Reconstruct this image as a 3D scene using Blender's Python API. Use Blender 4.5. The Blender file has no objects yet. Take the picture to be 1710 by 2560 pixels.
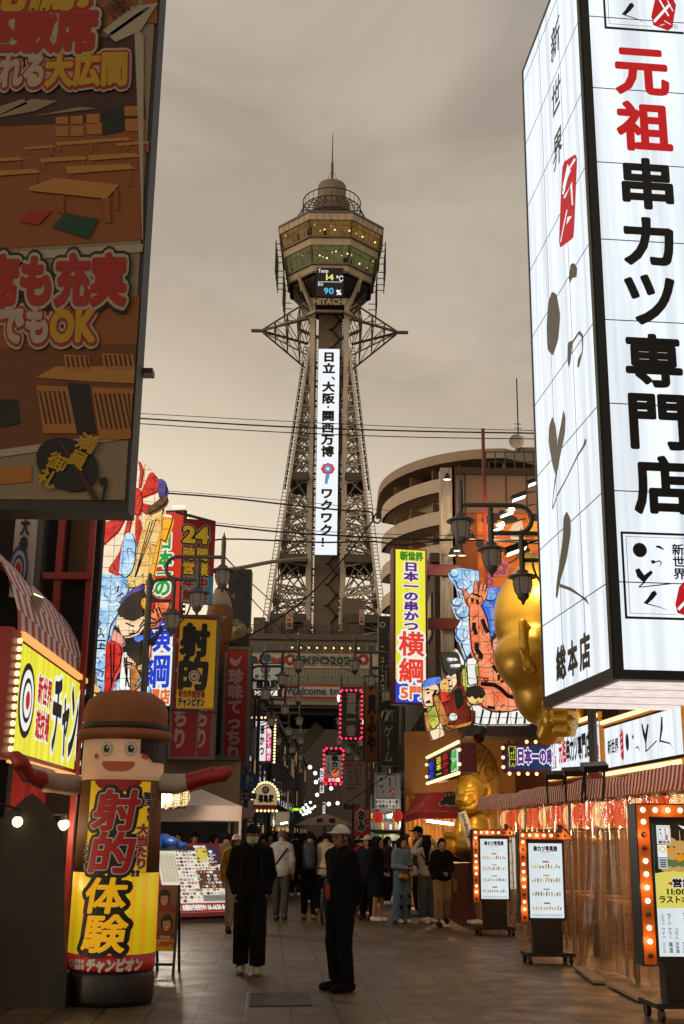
import bpy, bmesh, math, random
import numpy as np
from mathutils import Vector, Matrix
R = math.radians
random.seed(11)
S = bpy.context.scene
COL = S.collection

# ------------------------------------------------------------ camera, sky, sun, exposure
FL, TILT, ROLL = 2913.0, R(15.54), R(0.7)
EYE = Vector((0, 0, 1.63))
fw = Vector((0, math.cos(TILT), math.sin(TILT)))
r0 = Vector((1, 0, 0)); u0 = Vector((0, -math.sin(TILT), math.cos(TILT)))
rt = r0 * math.cos(ROLL) + u0 * math.sin(ROLL)
up = u0 * math.cos(ROLL) - r0 * math.sin(ROLL)
cd = bpy.data.cameras.new('camera'); cam = bpy.data.objects.new('camera', cd); COL.objects.link(cam)
cd.sensor_fit = 'VERTICAL'; cd.sensor_height = 36; cd.sensor_width = 24
cd.lens = 36 * FL / 2560
cd.clip_start = 0.1; cd.clip_end = 3000
cam.matrix_world = Matrix(((rt.x, up.x, -fw.x, EYE.x), (rt.y, up.y, -fw.y, EYE.y), (rt.z, up.z, -fw.z, EYE.z), (0, 0, 0, 1)))
S.camera = cam
S.view_settings.view_transform = 'Standard'; S.view_settings.look = 'None'
S.view_settings.exposure = 0.0; S.view_settings.gamma = 1
S.render.engine = 'CYCLES'
S.cycles.use_denoising = True
S.cycles.max_bounces = 6; S.cycles.diffuse_bounces = 3; S.cycles.glossy_bounces = 3; S.cycles.transparent_max_bounces = 10
S.cycles.sample_clamp_indirect = 4.0
S.cycles.caustics_reflective = False; S.cycles.caustics_refractive = False

def C(h, a=1.0):
    h = h.lstrip('#'); o = []
    for i in (0, 2, 4):
        c = int(h[i:i+2], 16) / 255
        o.append(c / 12.92 if c <= .04045 else ((c + .055) / 1.055) ** 2.4)
    return (o[0], o[1], o[2], a)

SUN_EL, SUN_AZ = R(7), R(-62)        # low dusk sun behind thin cloud, front-left of the tower
w = bpy.data.worlds.new('World'); S.world = w; w.use_nodes = True
nt = w.node_tree; N = nt.nodes; L = nt.links
bg = N['Background']
tc = N.new('ShaderNodeTexCoord'); sp = N.new('ShaderNodeSeparateXYZ'); L.new(tc.outputs['Generated'], sp.inputs[0])
rp = N.new('ShaderNodeValToRGB'); e = rp.color_ramp.elements
e[0].position = 0.0; e[0].color = C('#fff0ca'); e[1].position = 1.0; e[1].color = C('#9a938b')
for p, c in ((.10, '#fbe3bb'), (.22, '#dfcfb6'), (.36, '#bbab96'), (.55, '#a99c8c')):
    x = e.new(p); x.color = C(c)
mp = N.new('ShaderNodeMapping'); mp.inputs['Scale'].default_value = (2.2, 2.2, 5.2); L.new(tc.outputs['Generated'], mp.inputs[0])
nz = N.new('ShaderNodeTexNoise'); nz.inputs['Scale'].default_value = 1.7; nz.inputs['Detail'].default_value = 5; nz.inputs['Roughness'].default_value = .52
nz.inputs['Distortion'].default_value = .5
L.new(mp.outputs[0], nz.inputs['Vector'])
ad = N.new('ShaderNodeMath'); ad.operation = 'MULTIPLY_ADD'; ad.inputs[1].default_value = .34; L.new(nz.outputs[0], ad.inputs[0])
sb = N.new('ShaderNodeMath'); sb.operation = 'ADD'; sb.inputs[1].default_value = -.17
gx = N.new('ShaderNodeMath'); gx.operation = 'MULTIPLY_ADD'; gx.inputs[1].default_value = .32; L.new(sp.outputs['X'], gx.inputs[0]); L.new(sp.outputs['Z'], gx.inputs[2]); L.new(gx.outputs[0], sb.inputs[0]); L.new(sb.outputs[0], ad.inputs[2]); L.new(ad.outputs[0], rp.inputs[0])
cr = N.new('ShaderNodeMapRange'); cr.inputs['From Min'].default_value = .38; cr.inputs['From Max'].default_value = .62
cr.inputs['To Min'].default_value = .8; cr.inputs['To Max'].default_value = 1.14
L.new(nz.outputs[0], cr.inputs[0])
mx = N.new('ShaderNodeMix'); mx.data_type = 'RGBA'; mx.blend_type = 'MULTIPLY'; mx.inputs[0].default_value = 1
L.new(rp.outputs[0], mx.inputs[6]); L.new(cr.outputs[0], mx.inputs[7])
sk = N.new('ShaderNodeTexSky'); sk.sky_type = 'NISHITA'; sk.sun_disc = False; sk.sun_elevation = SUN_EL; sk.sun_rotation = SUN_AZ
sc_ = N.new('ShaderNodeVectorMath'); sc_.operation = 'SCALE'; sc_.inputs['Scale'].default_value = .012
L.new(sk.outputs[0], sc_.inputs[0])
adv = N.new('ShaderNodeVectorMath'); adv.operation = 'ADD'; L.new(mx.outputs[2], adv.inputs[0]); L.new(sc_.outputs[0], adv.inputs[1])
L.new(adv.outputs[0], bg.inputs[0]); bg.inputs[1].default_value = 1.12
sd = bpy.data.lights.new('sun', 'SUN'); sd.energy = 0.5; sd.angle = R(12); sd.color = (1, .66, .42)
so = bpy.data.objects.new('sun', sd); COL.objects.link(so)
sdir = Vector((math.sin(SUN_AZ) * math.cos(SUN_EL), -math.cos(SUN_AZ) * math.cos(SUN_EL), math.sin(SUN_EL)))
so.rotation_euler = sdir.to_track_quat('Z', 'Y').to_euler()

# ------------------------------------------------------------ measuring helpers: pixel of the photograph + depth -> metres
def ray(px, py):
    v = fw + rt * ((px - 855) / FL) + up * ((1280 - py) / FL)
    return v / v.y
def at(px, py, Y): return EYE + ray(px, py) * Y
def gnd(px, py, z=0.0):
    v = ray(px, py); return EYE + v * ((z - EYE.z) / v.z)
def cp(ox, oy, s, pts): return [(ox + x * s, oy + y * s) for x, y in pts]

# ------------------------------------------------------------ materials
MATS = {}
def mat(name, color='#808080', rough=.6, emit=0, metal=0, var=0, scale=6, bump=0, sample=False, alpha=1, ecol=None, spec=.5):
    if name in MATS: return MATS[name]
    m = bpy.data.materials.new(name); m.use_nodes = True; MATS[name] = m
    n = m.node_tree.nodes; l = m.node_tree.links; b = n['Principled BSDF']
    c = C(color)
    b.inputs['Base Color'].default_value = c; b.inputs['Roughness'].default_value = rough; b.inputs['Metallic'].default_value = metal
    b.inputs['Specular IOR Level'].default_value = spec
    if emit:
        b.inputs['Base Color'].default_value = (0.03, 0.03, 0.03, 1)
        b.inputs['Emission Color'].default_value = C(ecol or color); b.inputs['Emission Strength'].default_value = emit
        b.inputs['Specular IOR Level'].default_value = .1
        m.cycles.emission_sampling = 'FRONT' if sample else 'NONE'
    if alpha < 1: b.inputs['Alpha'].default_value = alpha
    if var or bump:
        t = n.new('ShaderNodeTexCoord'); z = n.new('ShaderNodeTexNoise'); z.inputs['Scale'].default_value = scale; z.inputs['Detail'].default_value = 6
        z.inputs['Roughness'].default_value = .65
        l.new(t.outputs['Object'], z.inputs[0])
        if var:
            r = n.new('ShaderNodeMapRange'); r.inputs['From Min'].default_value = .25; r.inputs['From Max'].default_value = .75
            r.inputs['To Min'].default_value = 1 - var; r.inputs['To Max'].default_value = 1 + var
            l.new(z.outputs[0], r.inputs[0])
            x = n.new('ShaderNodeMix'); x.data_type = 'RGBA'; x.blend_type = 'MULTIPLY'; x.inputs[0].default_value = 1
            x.inputs[6].default_value = C(ecol or color) if emit else c; l.new(r.outputs[0], x.inputs[7])
            l.new(x.outputs[2], b.inputs['Emission Color' if emit else 'Base Color'])
            if not emit:
                q = n.new('ShaderNodeMapRange'); q.inputs['To Min'].default_value = max(0.05, rough - .15); q.inputs['To Max'].default_value = min(1, rough + .15)
                l.new(z.outputs[0], q.inputs[0]); l.new(q.outputs[0], b.inputs['Roughness'])
        if bump:
            u = n.new('ShaderNodeBump'); u.inputs['Strength'].default_value = bump; u.inputs['Distance'].default_value = .02
            l.new(z.outputs[0], u.inputs['Height']); l.new(u.outputs[0], b.inputs['Normal'])
    return m

def glow(name, color, e, rough=.55):
    """a surface of its own colour that is also lit from inside"""
    m = mat(name, color, rough, emit=e); m.node_tree.nodes['Principled BSDF'].inputs['Base Color'].default_value = C(color); return m

def lantern(name, c1, c2=None, emit=.95, grid=.3, ink=False):
    """backlit paper: two washes of ink and the thin dark wires of its frame"""
    if name in MATS: return MATS[name]
    m = bpy.data.materials.new(name); m.use_nodes = True; MATS[name] = m
    n = m.node_tree.nodes; l = m.node_tree.links; b = n['Principled BSDF']
    b.inputs['Base Color'].default_value = (.05, .05, .05, 1); b.inputs['Roughness'].default_value = .7
    t = n.new('ShaderNodeTexCoord'); z = n.new('ShaderNodeTexNoise'); z.inputs['Scale'].default_value = 2.6; z.inputs['Detail'].default_value = 4
    z.inputs['Distortion'].default_value = .8
    l.new(t.outputs['Object'], z.inputs[0])
    r = n.new('ShaderNodeValToRGB'); r.color_ramp.elements[0].position = .38; r.color_ramp.elements[1].position = .62
    r.color_ramp.elements[0].color = C(c1); r.color_ramp.elements[1].color = C(c2 or c1); l.new(z.outputs[0], r.inputs[0])
    s = n.new('ShaderNodeSeparateXYZ'); wv = n.new('ShaderNodeVectorMath'); wv.operation = 'MULTIPLY_ADD'
    wv.inputs[1].default_value = (.1, .1, .1); l.new(z.outputs[1], wv.inputs[0]); l.new(t.outputs['Object'], wv.inputs[2]); l.new(wv.outputs[0], s.inputs[0])
    prev = None
    for ax, g in (('X', grid), ('Z', grid * .9)):
        a = n.new('ShaderNodeMath'); a.operation = 'PINGPONG'; a.inputs[1].default_value = g / 2; l.new(s.outputs[ax], a.inputs[0])
        k = n.new('ShaderNodeMath'); k.operation = 'GREATER_THAN'; k.inputs[1].default_value = .007; l.new(a.outputs[0], k.inputs[0])
        if prev:
            q = n.new('ShaderNodeMath'); q.operation = 'MULTIPLY'; l.new(prev.outputs[0], q.inputs[0]); l.new(k.outputs[0], q.inputs[1]); prev = q
        else: prev = k
    if ink:      # brushed folds and crests
        z2 = n.new('ShaderNodeTexNoise'); z2.inputs['Scale'].default_value = 1.5; z2.inputs['Detail'].default_value = 1.5; z2.inputs['Distortion'].default_value = 1.2; l.new(t.outputs['Object'], z2.inputs[0])
        a = n.new('ShaderNodeMath'); a.operation = 'PINGPONG'; a.inputs[1].default_value = .055; l.new(z2.outputs[0], a.inputs[0]); k = n.new('ShaderNodeMath'); k.operation = 'GREATER_THAN'; k.inputs[1].default_value = .006; l.new(a.outputs[0], k.inputs[0])
        q = n.new('ShaderNodeMath'); q.operation = 'MULTIPLY'; l.new(prev.outputs[0], q.inputs[0]); l.new(k.outputs[0], q.inputs[1]); prev = q
    mr = n.new('ShaderNodeMapRange'); mr.inputs['To Min'].default_value = .25; l.new(prev.outputs[0], mr.inputs[0])
    mm = n.new('ShaderNodeMath'); mm.operation = 'MULTIPLY'; mm.inputs[1].default_value = emit; l.new(mr.outputs[0], mm.inputs[0])
    l.new(r.outputs[0], b.inputs['Emission Color']); l.new(mm.outputs[0], b.inputs['Emission Strength'])
    m.cycles.emission_sampling = 'NONE'
    return m

BLACK = mat('black_paint', '#0c0b0b', .45); INK = mat('black_ink', '#080808', .6)
DARKMETAL = mat('dark_iron', '#1c1917', .5, var=.3, scale=9)
CAST = mat('grey_lamp_paint', '#4a4844', .45, var=.15)
CREAMSTEEL = mat('cream_steel', '#bfb2a3', .55, var=.22, scale=.6)
GOLD = mat('gold_paint', '#c99a2c', .36, metal=.45, var=.1, scale=2)
BULB = mat('warm_bulb', '#ffdc9c', emit=2.0)
BULBHOT = mat('bright_bulb', '#ffe6b0', emit=3.6)
WHITELIGHT = mat('white_light', '#f4fbff', emit=3)
BULBOFF = mat('dead_bulb', '#3a2414', .3)

# ------------------------------------------------------------ objects
def tag(o, label=None, cat=None, group=None, kind=None):
    if label: o['label'] = label
    if cat: o['category'] = cat
    if group: o['group'] = group
    if kind: o['kind'] = kind
    return o
def thing(name, label, cat, loc, group=None):
    o = bpy.data.objects.new(name, None); COL.objects.link(o); o.location = loc; o.empty_display_size = .2
    return tag(o, label, cat, group)
def origin_of(o):
    v = Vector((0, 0, 0))
    while o is not None: v += o.location; o = o.parent
    return v
def copy_tree(o, parent=None):
    c = o.copy(); COL.objects.link(c); c.parent = parent
    for ch in list(o.children): copy_tree(ch, c)
    return c

class MB:
    def __init__(s): s.v = []; s.f = []; s.m = []; s.mi = 0; s.sm = []; s.smooth = False
    def V(s, p): s.v.append((p[0], p[1], p[2])); return len(s.v) - 1
    def F(s, ids): s.f.append(tuple(ids)); s.m.append(s.mi); s.sm.append(s.smooth)
    def poly(s, pts): s.F([s.V(p) for p in pts])
    def add(s, vs, fs):
        b = len(s.v); s.v.extend([tuple(p) for p in vs])
        for f in fs: s.F([b + i for i in f])
    def para(s, o, a, b, c):
        o = Vector(o); a = Vector(a); b = Vector(b); c = Vector(c)
        P = [o, o + a, o + a + b, o + b, o + c, o + a + c, o + a + b + c, o + b + c]
        fs = [(0, 3, 2, 1), (4, 5, 6, 7), (0, 1, 5, 4), (1, 2, 6, 5), (2, 3, 7, 6), (3, 0, 4, 7)]
        if a.cross(b).dot(c) < 0: fs = [f[::-1] for f in fs]
        s.add(P, fs)
    def box(s, c, sz): s.para((c[0] - sz[0] / 2, c[1] - sz[1] / 2, c[2] - sz[2] / 2), (sz[0], 0, 0), (0, sz[1], 0), (0, 0, sz[2]))
    def bar(s, a, b, w, h=None, upv=(0, 0, 1)):
        a = Vector(a); b = Vector(b); d = b - a
        if d.length < 1e-6: return
        u = Vector(upv)
        if abs(d.normalized().dot(u)) > .98: u = Vector((0, 1, 0))
        x = d.cross(u).normalized(); y = x.cross(d).normalized(); h = h or w
        s.para(a - x * w / 2 - y * h / 2, x * w, y * h, d)
    def tube(s, pts, r, n=8, closed=False, cap=True):
        pts = [Vector(p) for p in pts]; k = len(pts); rs = r if isinstance(r, (list, tuple)) else [r] * k
        b = len(s.v); ref = None
        for i, p in enumerate(pts):
            if closed: d = pts[(i + 1) % k] - pts[i - 1]
            else: d = pts[min(i + 1, k - 1)] - pts[max(i - 1, 0)]
            d.normalize()
            if ref is None: ref = Vector((0, 0, 1)) if abs(d.z) < .9 else Vector((1, 0, 0))
            x = d.cross(ref).normalized(); y = x.cross(d).normalized(); ref = y
            for j in range(n):
                a = 2 * math.pi * j / n; q = p + (x * math.cos(a) + y * math.sin(a)) * rs[i]; s.v.append(tuple(q))
        for i in range(k if closed else k - 1):
            for j in range(n):
                a = b + i * n + j; c = b + i * n + (j + 1) % n; e = b + ((i + 1) % k) * n
                s.F((a, c, e + (j + 1) % n, e + j))
        if cap and not closed:
            s.F([b + j for j in range(n)][::-1]); s.F([b + (k - 1) * n + j for j in range(n)])
    def lathe(s, c, prof, n=20, cap=True):
        b = len(s.v); c = Vector(c)
        for r, z in prof:
            for j in range(n):
                a = 2 * math.pi * j / n; s.v.append((c.x + r * math.cos(a), c.y + r * math.sin(a), c.z + z))
        for i in range(len(prof) - 1):
            for j in range(n):
                s.F((b + i * n + j, b + i * n + (j + 1) % n, b + (i + 1) * n + (j + 1) % n, b + (i + 1) * n + j))
        if cap:
            s.F([b + j for j in range(n)][::-1]); s.F([b + (len(prof) - 1) * n + j for j in range(n)])
    def ball(s, c, r, n=10, k=6, sz=(1, 1, 1)):
        c = Vector(c); b = len(s.v)
        s.v.append((c.x, c.y, c.z - r * sz[2]))
        for i in range(1, k):
            t = math.pi * i / k
            for j in range(n):
                a = 2 * math.pi * j / n
                s.v.append((c.x + r * sz[0] * math.sin(t) * math.cos(a), c.y + r * sz[1] * math.sin(t) * math.sin(a), c.z - r * sz[2] * math.cos(t)))
        s.v.append((c.x, c.y, c.z + r * sz[2])); e = len(s.v) - 1
        for j in range(n):
            s.F((b, b + 1 + (j + 1) % n, b + 1 + j)); q = b + 1 + (k - 2) * n
            s.F((q + j, q + (j + 1) % n, e))
        for i in range(k - 2):
            for j in range(n):
                q = b + 1 + i * n; s.F((q + j, q + (j + 1) % n, q + n + (j + 1) % n, q + n + j))
    def prism(s, pts, d):
        """flat outline (any plane) pushed back by vector d"""
        pts = [Vector(p) for p in pts]; d = Vector(d); k = len(pts); nrm = Vector((0, 0, 0))
        for i in range(k): nrm += pts[i].cross(pts[(i + 1) % k])
        if nrm.dot(d) > 0: pts = pts[::-1]
        b = len(s.v)
        for p in pts: s.v.append(tuple(p))
        for p in pts: s.v.append(tuple(p + d))
        s.F(range(b, b + k)); s.F(range(b + 2 * k - 1, b + k - 1, -1))
        for i in range(k): s.F((b + i, b + k + i, b + k + (i + 1) % k, b + (i + 1) % k))
    def build(s, name, mats, parent=None, smooth=False, kind=None):
        me = bpy.data.meshes.new(name); o = bpy.data.objects.new(name, me); COL.objects.link(o)
        off = origin_of(parent) if parent is not None else Vector((0, 0, 0))
        V = np.array(s.v, dtype=float).reshape(-1, 3)
        if parent is None:
            off = Vector(((V[:, 0].min() + V[:, 0].max()) / 2, (V[:, 1].min() + V[:, 1].max()) / 2, V[:, 2].min())); o.location = off
        V = V - np.array(off)
        me.from_pydata([tuple(p) for p in V.tolist()], [], s.f)
        if not isinstance(mats, (list, tuple)): mats = [mats]
        for m in mats: me.materials.append(m)
        me.polygons.foreach_set('material_index', s.m)
        me.polygons.foreach_set('use_smooth', [bool(smooth or q) for q in s.sm])
        me.update()
        if parent is not None: o.parent = parent
        if kind: o['kind'] = kind
        return o

def one(name, mats, fn, parent=None, smooth=False):
    m = MB(); fn(m); return m.build(name, mats, parent, smooth)

_BALL = {}
def bulbs(parent, pts, r, m=None, off=0, name='bulb'):
    """separate bulb parts that share one mesh"""
    m = m or BULB; rnd = random.Random(len(pts)); o0 = origin_of(parent)
    for p in pts:
        mm = BULBOFF if rnd.random() < off else m
        key = (round(r, 4), mm.name)
        if key not in _BALL:
            b = MB(); b.ball((0, 0, 0), r, 8, 5); me = b.build('bulb_mesh', mm, None, True)
            _BALL[key] = me.data; me.data.transform(Matrix.Translation((0, 0, -r))); bpy.data.objects.remove(me)
        o = bpy.data.objects.new(name, _BALL[key]); COL.objects.link(o); o.parent = parent; o.location = Vector(p) - o0

# ------------------------------------------------------------ flat planes that carry writing
def soft(p, it=1):
    """rounds the corners of an outline"""
    for _ in range(it):
        q = []
        for i in range(len(p)):
            a, b = p[i], p[(i + 1) % len(p)]
            q += [(a[0] * .88 + b[0] * .12, a[1] * .88 + b[1] * .12), (a[0] * .12 + b[0] * .88, a[1] * .12 + b[1] * .88)]
        p = q
    return p
class Plane:
    def __init__(s, A, B, h, vdir=None):
        s.A = Vector(A); s.u = (Vector(B) - s.A); s.W = s.u.length; s.u.normalize(); s.v = Vector(vdir).normalized() if vdir else Vector((0, 0, 1)); s.H = h
        s.n = s.u.cross(s.v).normalized(); s.eps = max(.0012, s.A.y * .00022)
    def P(s, u, v, n=0): return s.A + s.u * u + s.v * v + s.n * n
    def hit(s, px, py):
        d = ray(px, py); t = (s.A - EYE).dot(s.n) / d.dot(s.n); q = EYE + d * t - s.A
        return q.dot(s.u), q.dot(s.v)

_GL = {}
_FC = bpy.data.curves.new('glyph', 'FONT'); _FC.fill_mode = 'FRONT'; _FC.resolution_u = 3
_FO = bpy.data.objects.new('glyph', _FC); COL.objects.link(_FO)
def glyph(ch):
    if ch in _GL: return _GL[ch]
    _FC.body = ch; dg = bpy.context.evaluated_depsgraph_get(); dg.update()
    me = bpy.data.meshes.new_from_object(_FO.evaluated_get(dg), depsgraph=dg)
    V = np.array([v.co[:2] for v in me.vertices]) if len(me.vertices) else np.zeros((0, 2))
    Fs = [tuple(p.vertices) for p in me.polygons]; cnt = {}
    for f in Fs:
        for i in range(len(f)):
            k = tuple(sorted((f[i], f[(i + 1) % len(f)]))); cnt[k] = cnt.get(k, 0) + 1
    E = [k for k, c in cnt.items() if c == 1]
    bpy.data.meshes.remove(me)
    _GL[ch] = (V, Fs, E); return _GL[ch]

def letters(mb, pl, text, box, fill=0, outl=(), bold=.012, vertical=False, lift=.006, slant=0, tight=False, rot=0):
    """writing stretched into box=(u0,v0,u1,v1) of a plane; outl=[(width in em, material index)], widest last"""
    u0_, v0_, u1_, v1_ = box; n = len(text); items = []; adv = 0
    if vertical:
        for i, ch in enumerate(text): items.append((ch, 0, n - 1 - i, 1, 1))
        tw, th = 1, n
    else:
        for ch in text:
            V = glyph(ch)[0]
            a = 1.0 if ord(ch) > 0x2000 else (float(V[:, 0].max()) + .07 if len(V) else .35)
            items.append((ch, adv, 0, a, 1)); adv += a
        tw, th = adv, 1
    sx = (u1_ - u0_) / tw; sy = (v1_ - v0_) / th
    cu, cv = (u0_ + u1_) / 2, (v0_ + v1_) / 2; cr_, sr_ = math.cos(rot), math.sin(rot)
    for ci, (ch, ox, oy, _, _) in enumerate(items):
        V, Fs, E = glyph(ch)
        if not len(V): continue
        V = V.copy()
        if getattr(pl, 'curved', False):       # finer pieces so that the writing follows the curve
            P_ = [tuple(p) for p in V]; T = [t for f in Fs for t in ([(f[0], f[i], f[i + 1]) for i in range(1, len(f) - 1)])]; Fs = []; E2 = []
            while T:
                t = T.pop(); d = [math.dist(P_[t[i]], P_[t[(i + 1) % 3]]) for i in range(3)]; k = d.index(max(d))
                if d[k] < .12 or len(P_) > 4000: Fs.append(t); continue
                a, b, c = t[k], t[(k + 1) % 3], t[(k + 2) % 3]; P_.append(((P_[a][0] + P_[b][0]) / 2, (P_[a][1] + P_[b][1]) / 2)); T += [(a, len(P_) - 1, c), (len(P_) - 1, b, c)]
            for a, b in E:
                m = max(1, int(math.dist(P_[a], P_[b]) / .1)); q = [a]
                for i in range(1, m): P_.append((P_[a][0] + (P_[b][0] - P_[a][0]) * i / m, P_[a][1] + (P_[b][1] - P_[a][1]) * i / m)); q.append(len(P_) - 1)
                q.append(b); E2 += list(zip(q[:-1], q[1:]))
            V, E = np.array(P_), E2
        if vertical and ch in 'ー〜～-': V = np.stack([.5 + (V[:, 1] - .38), .38 - (V[:, 0] - .5)], 1)
        if vertical and ch in '、。': V = V + np.array([.55, .5])
        if vertical and ord(ch) < 0x2000: V = V + np.array([.5 - (V[:, 0].min() + V[:, 0].max()) / 2, 0])
        if tight and len(V):
            lo = V.min(0); hi = V.max(0); V = (V - lo) / np.maximum(hi - lo, 1e-3) * .9 + np.array([.05, -.07])
        def tr(p, n_):
            x = p[0] + slant * p[1]; y = p[1] + .12
            u = u0_ + (ox + x) * sx; v = v0_ + (oy + y) * sy
            if rot: u, v = cu + (u - cu) * cr_ - (v - cv) * sr_, cv + (u - cu) * sr_ + (v - cv) * cr_
            return pl.P(u, v, n_)
        layers = [(r + bold, m) for r, m in outl][::-1] + [(bold, fill)]
        for li, (r, m) in enumerate(layers):
            mb.mi = m; base = lift + li * pl.eps * 2.2
            if r > 0:
                for k, (a, b) in enumerate(E):
                    pa, pb = V[a], V[b]; d = pb - pa; ln = math.hypot(*d)
                    if ln < 1e-5: continue
                    d = d / ln; nn = np.array([-d[1], d[0]]); q = base + (k + ci / n) / len(E) * pl.eps * .9
                    e_ = [(-1, 0), (-.7, -.7), (0, -1), None, (0, -1), (.7, -.7), (1, 0), (.7, .7), (0, 1), None, (0, 1), (-.7, .7)]
                    pp, c_ = [], pa
                    for t_ in e_:
                        if t_ is None: c_ = pb if c_ is pa else pa; continue
                        pp.append(tr(c_ + d * t_[0] * r + nn * t_[1] * r, q))
                    mb.poly(pp)
            vs = [tr(p, base + pl.eps) for p in V]; mb.add(vs, Fs)

def shape(mb, pl, pts, mi, lift=.006):
    """flat painted outline on a plane, points in (u, v)"""
    a = sum(pts[i][0] * pts[(i + 1) % len(pts)][1] - pts[(i + 1) % len(pts)][0] * pts[i][1] for i in range(len(pts)))
    if a < 0: pts = pts[::-1]
    mb.mi = mi; mb.poly([pl.P(u, v, lift) for u, v in pts])
def disc(mb, pl, c, r, mi, lift=.006, ry=None, n=24):
    mb.mi = mi; ry = ry or r; mb.poly([pl.P(c[0] + r * math.cos(2 * math.pi * i / n), c[1] + ry * math.sin(2 * math.pi * i / n), lift) for i in range(n)])
def rect(mb, pl, u0_, v0_, u1_, v1_, mi, lift=.006): shape(mb, pl, [(u0_, v0_), (u1_, v0_), (u1_, v1_), (u0_, v1_)], mi, lift)

def signplane(L_, R_, top, bot):
    """upright plane between two columns of the photograph: L_=(px, depth), R_=(px, depth); top/bot = pixel rows at the left column"""
    A = at(L_[0], bot, L_[1]); T = at(L_[0], top, L_[1]); B = at(R_[0], bot, R_[1]); B.z = A.z
    return Plane(A, B, T.z - A.z)

def board(name, label, cat, pl, thick, face, casing, fw_=.05, frame=None, group=None, proud=.02):
    """a sign box: casing, face sheet and frame; returns its root"""
    c = pl.P(pl.W / 2, 0, -thick / 2); t = thing(name, label, cat, c, group)
    b = MB(); b.para(pl.P(0, 0, -.004), pl.u * pl.W, pl.v * pl.H, -pl.n * thick); b.build('casing', casing, t)
    b = MB(); b.poly([pl.P(fw_, fw_), pl.P(pl.W - fw_, fw_), pl.P(pl.W - fw_, pl.H - fw_), pl.P(fw_, pl.H - fw_)]); b.build('face_panel', face, t)
    if frame:
        b = MB()
        for u, v, du, dv in ((0, 0, pl.W, fw_), (0, pl.H - fw_, pl.W, fw_), (0, fw_, fw_, pl.H - 2 * fw_), (pl.W - fw_, fw_, fw_, pl.H - 2 * fw_)):
            b.para(pl.P(u, v, -.003), pl.u * du, pl.v * dv, pl.n * proud)
        b.build('frame', frame, t)
    return t
def pxbox(pl, x0, y0, x1, y1):
    a = pl.hit(x0, (y0 + y1) / 2); b = pl.hit(x1, (y0 + y1) / 2); c = pl.hit((x0 + x1) / 2, y1); d = pl.hit((x0 + x1) / 2, y0)
    return (a[0], c[1], b[0], d[1])

# ------------------------------------------------------------ smooth bodies: distance fields turned into one continuous surface
def sn(field, lo, hi, h):
    lo = np.array(lo, float); hi = np.array(hi, float); n = np.ceil((hi - lo) / h).astype(int) + 1
    ax = [lo[i] + h * np.arange(n[i]) for i in range(3)]
    P = np.stack(np.meshgrid(*ax, indexing='ij'), -1).reshape(-1, 3)
    D = field(P).reshape(n); s = D < 0
    cs = [s[a:n[0] - 1 + a, b:n[1] - 1 + b, c:n[2] - 1 + c] for a in (0, 1) for b in (0, 1) for c in (0, 1)]
    tot = sum(x.astype(int) for x in cs); act = (tot > 0) & (tot < 8); idx = -np.ones(act.shape, int); I = np.argwhere(act)
    if not len(I): return np.zeros((0, 3)), []
    idx[act] = np.arange(len(I)); acc = np.zeros((len(I), 3)); cnt = np.zeros(len(I))
    cor = [(a, b, c) for a in (0, 1) for b in (0, 1) for c in (0, 1)]
    for a in cor:
        for b in cor:
            if sum(abs(x - y) for x, y in zip(a, b)) == 1 and a < b:
                da = D[I[:, 0] + a[0], I[:, 1] + a[1], I[:, 2] + a[2]]; db = D[I[:, 0] + b[0], I[:, 1] + b[1], I[:, 2] + b[2]]
                m = (da < 0) != (db < 0); t = np.where(m, da / np.where(m, da - db, 1), 0)
                p = np.array(a) + t[:, None] * (np.array(b) - np.array(a)); acc[m] += p[m]; cnt[m] += 1
    V = lo + h * (I + acc / cnt[:, None]); Q = []
    for d in range(3):
        e1, e2 = [(1, 2), (2, 0), (0, 1)][d]
        sl0 = [slice(None)] * 3; sl1 = [slice(None)] * 3; sl0[d] = slice(0, -1); sl1[d] = slice(1, None)
        ch = s[tuple(sl0)] != s[tuple(sl1)]
        for p in np.argwhere(ch):
            if p[e1] == 0 or p[e2] == 0 or p[e1] >= n[e1] - 1 or p[e2] >= n[e2] - 1: continue
            q = []
            for o1, o2 in ((1, 1), (0, 1), (0, 0), (1, 0)):
                k = p.copy(); k[e1] -= o1; k[e2] -= o2; q.append(idx[tuple(k)])
            Q.append(tuple(q) if s[tuple(p)] else tuple(q[::-1]))
    return V, Q
def smin(a, b, k):
    if k <= 0: return np.minimum(a, b)
    h = np.clip(.5 + .5 * (b - a) / k, 0, 1); return b + (a - b) * h - k * h * (1 - h)
def cone_(a, b, ra, rb):
    a = np.array(a, float); b = np.array(b, float); ab = b - a; L2 = max(ab @ ab, 1e-9)
    def f(P):
        t = np.clip((P - a) @ ab / L2, 0, 1); return np.linalg.norm(P - a - t[:, None] * ab, axis=1) - (ra + (rb - ra) * t)
    return f
def ell(c, r, M=None):
    c = np.array(c, float); r = np.array(r, float)
    def f(P):
        q = P - c
        if M is not None: q = q @ M
        k = np.linalg.norm(q / r, axis=1); return (k - 1) * r.min() * np.where(k < 1, 1, .9)
    return f
def union(fs, k):
    def f(P):
        d = fs[0](P)
        for g in fs[1:]: d = smin(d, g(P), k)
        return d
    return f
def sub(f, g, k=0): return lambda P: -smin(-f(P), g(P), k)
def inter(f, *gs):
    def q(P):
        d = f(P)
        for g in gs: d = np.maximum(d, g(P))
        return d
    return q
def half(p, n):
    p = np.array(p, float); n = np.array(n, float); n = n / np.linalg.norm(n); return lambda P: (P - p) @ n
def infl(f, r): return lambda P: f(P) - r
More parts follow.
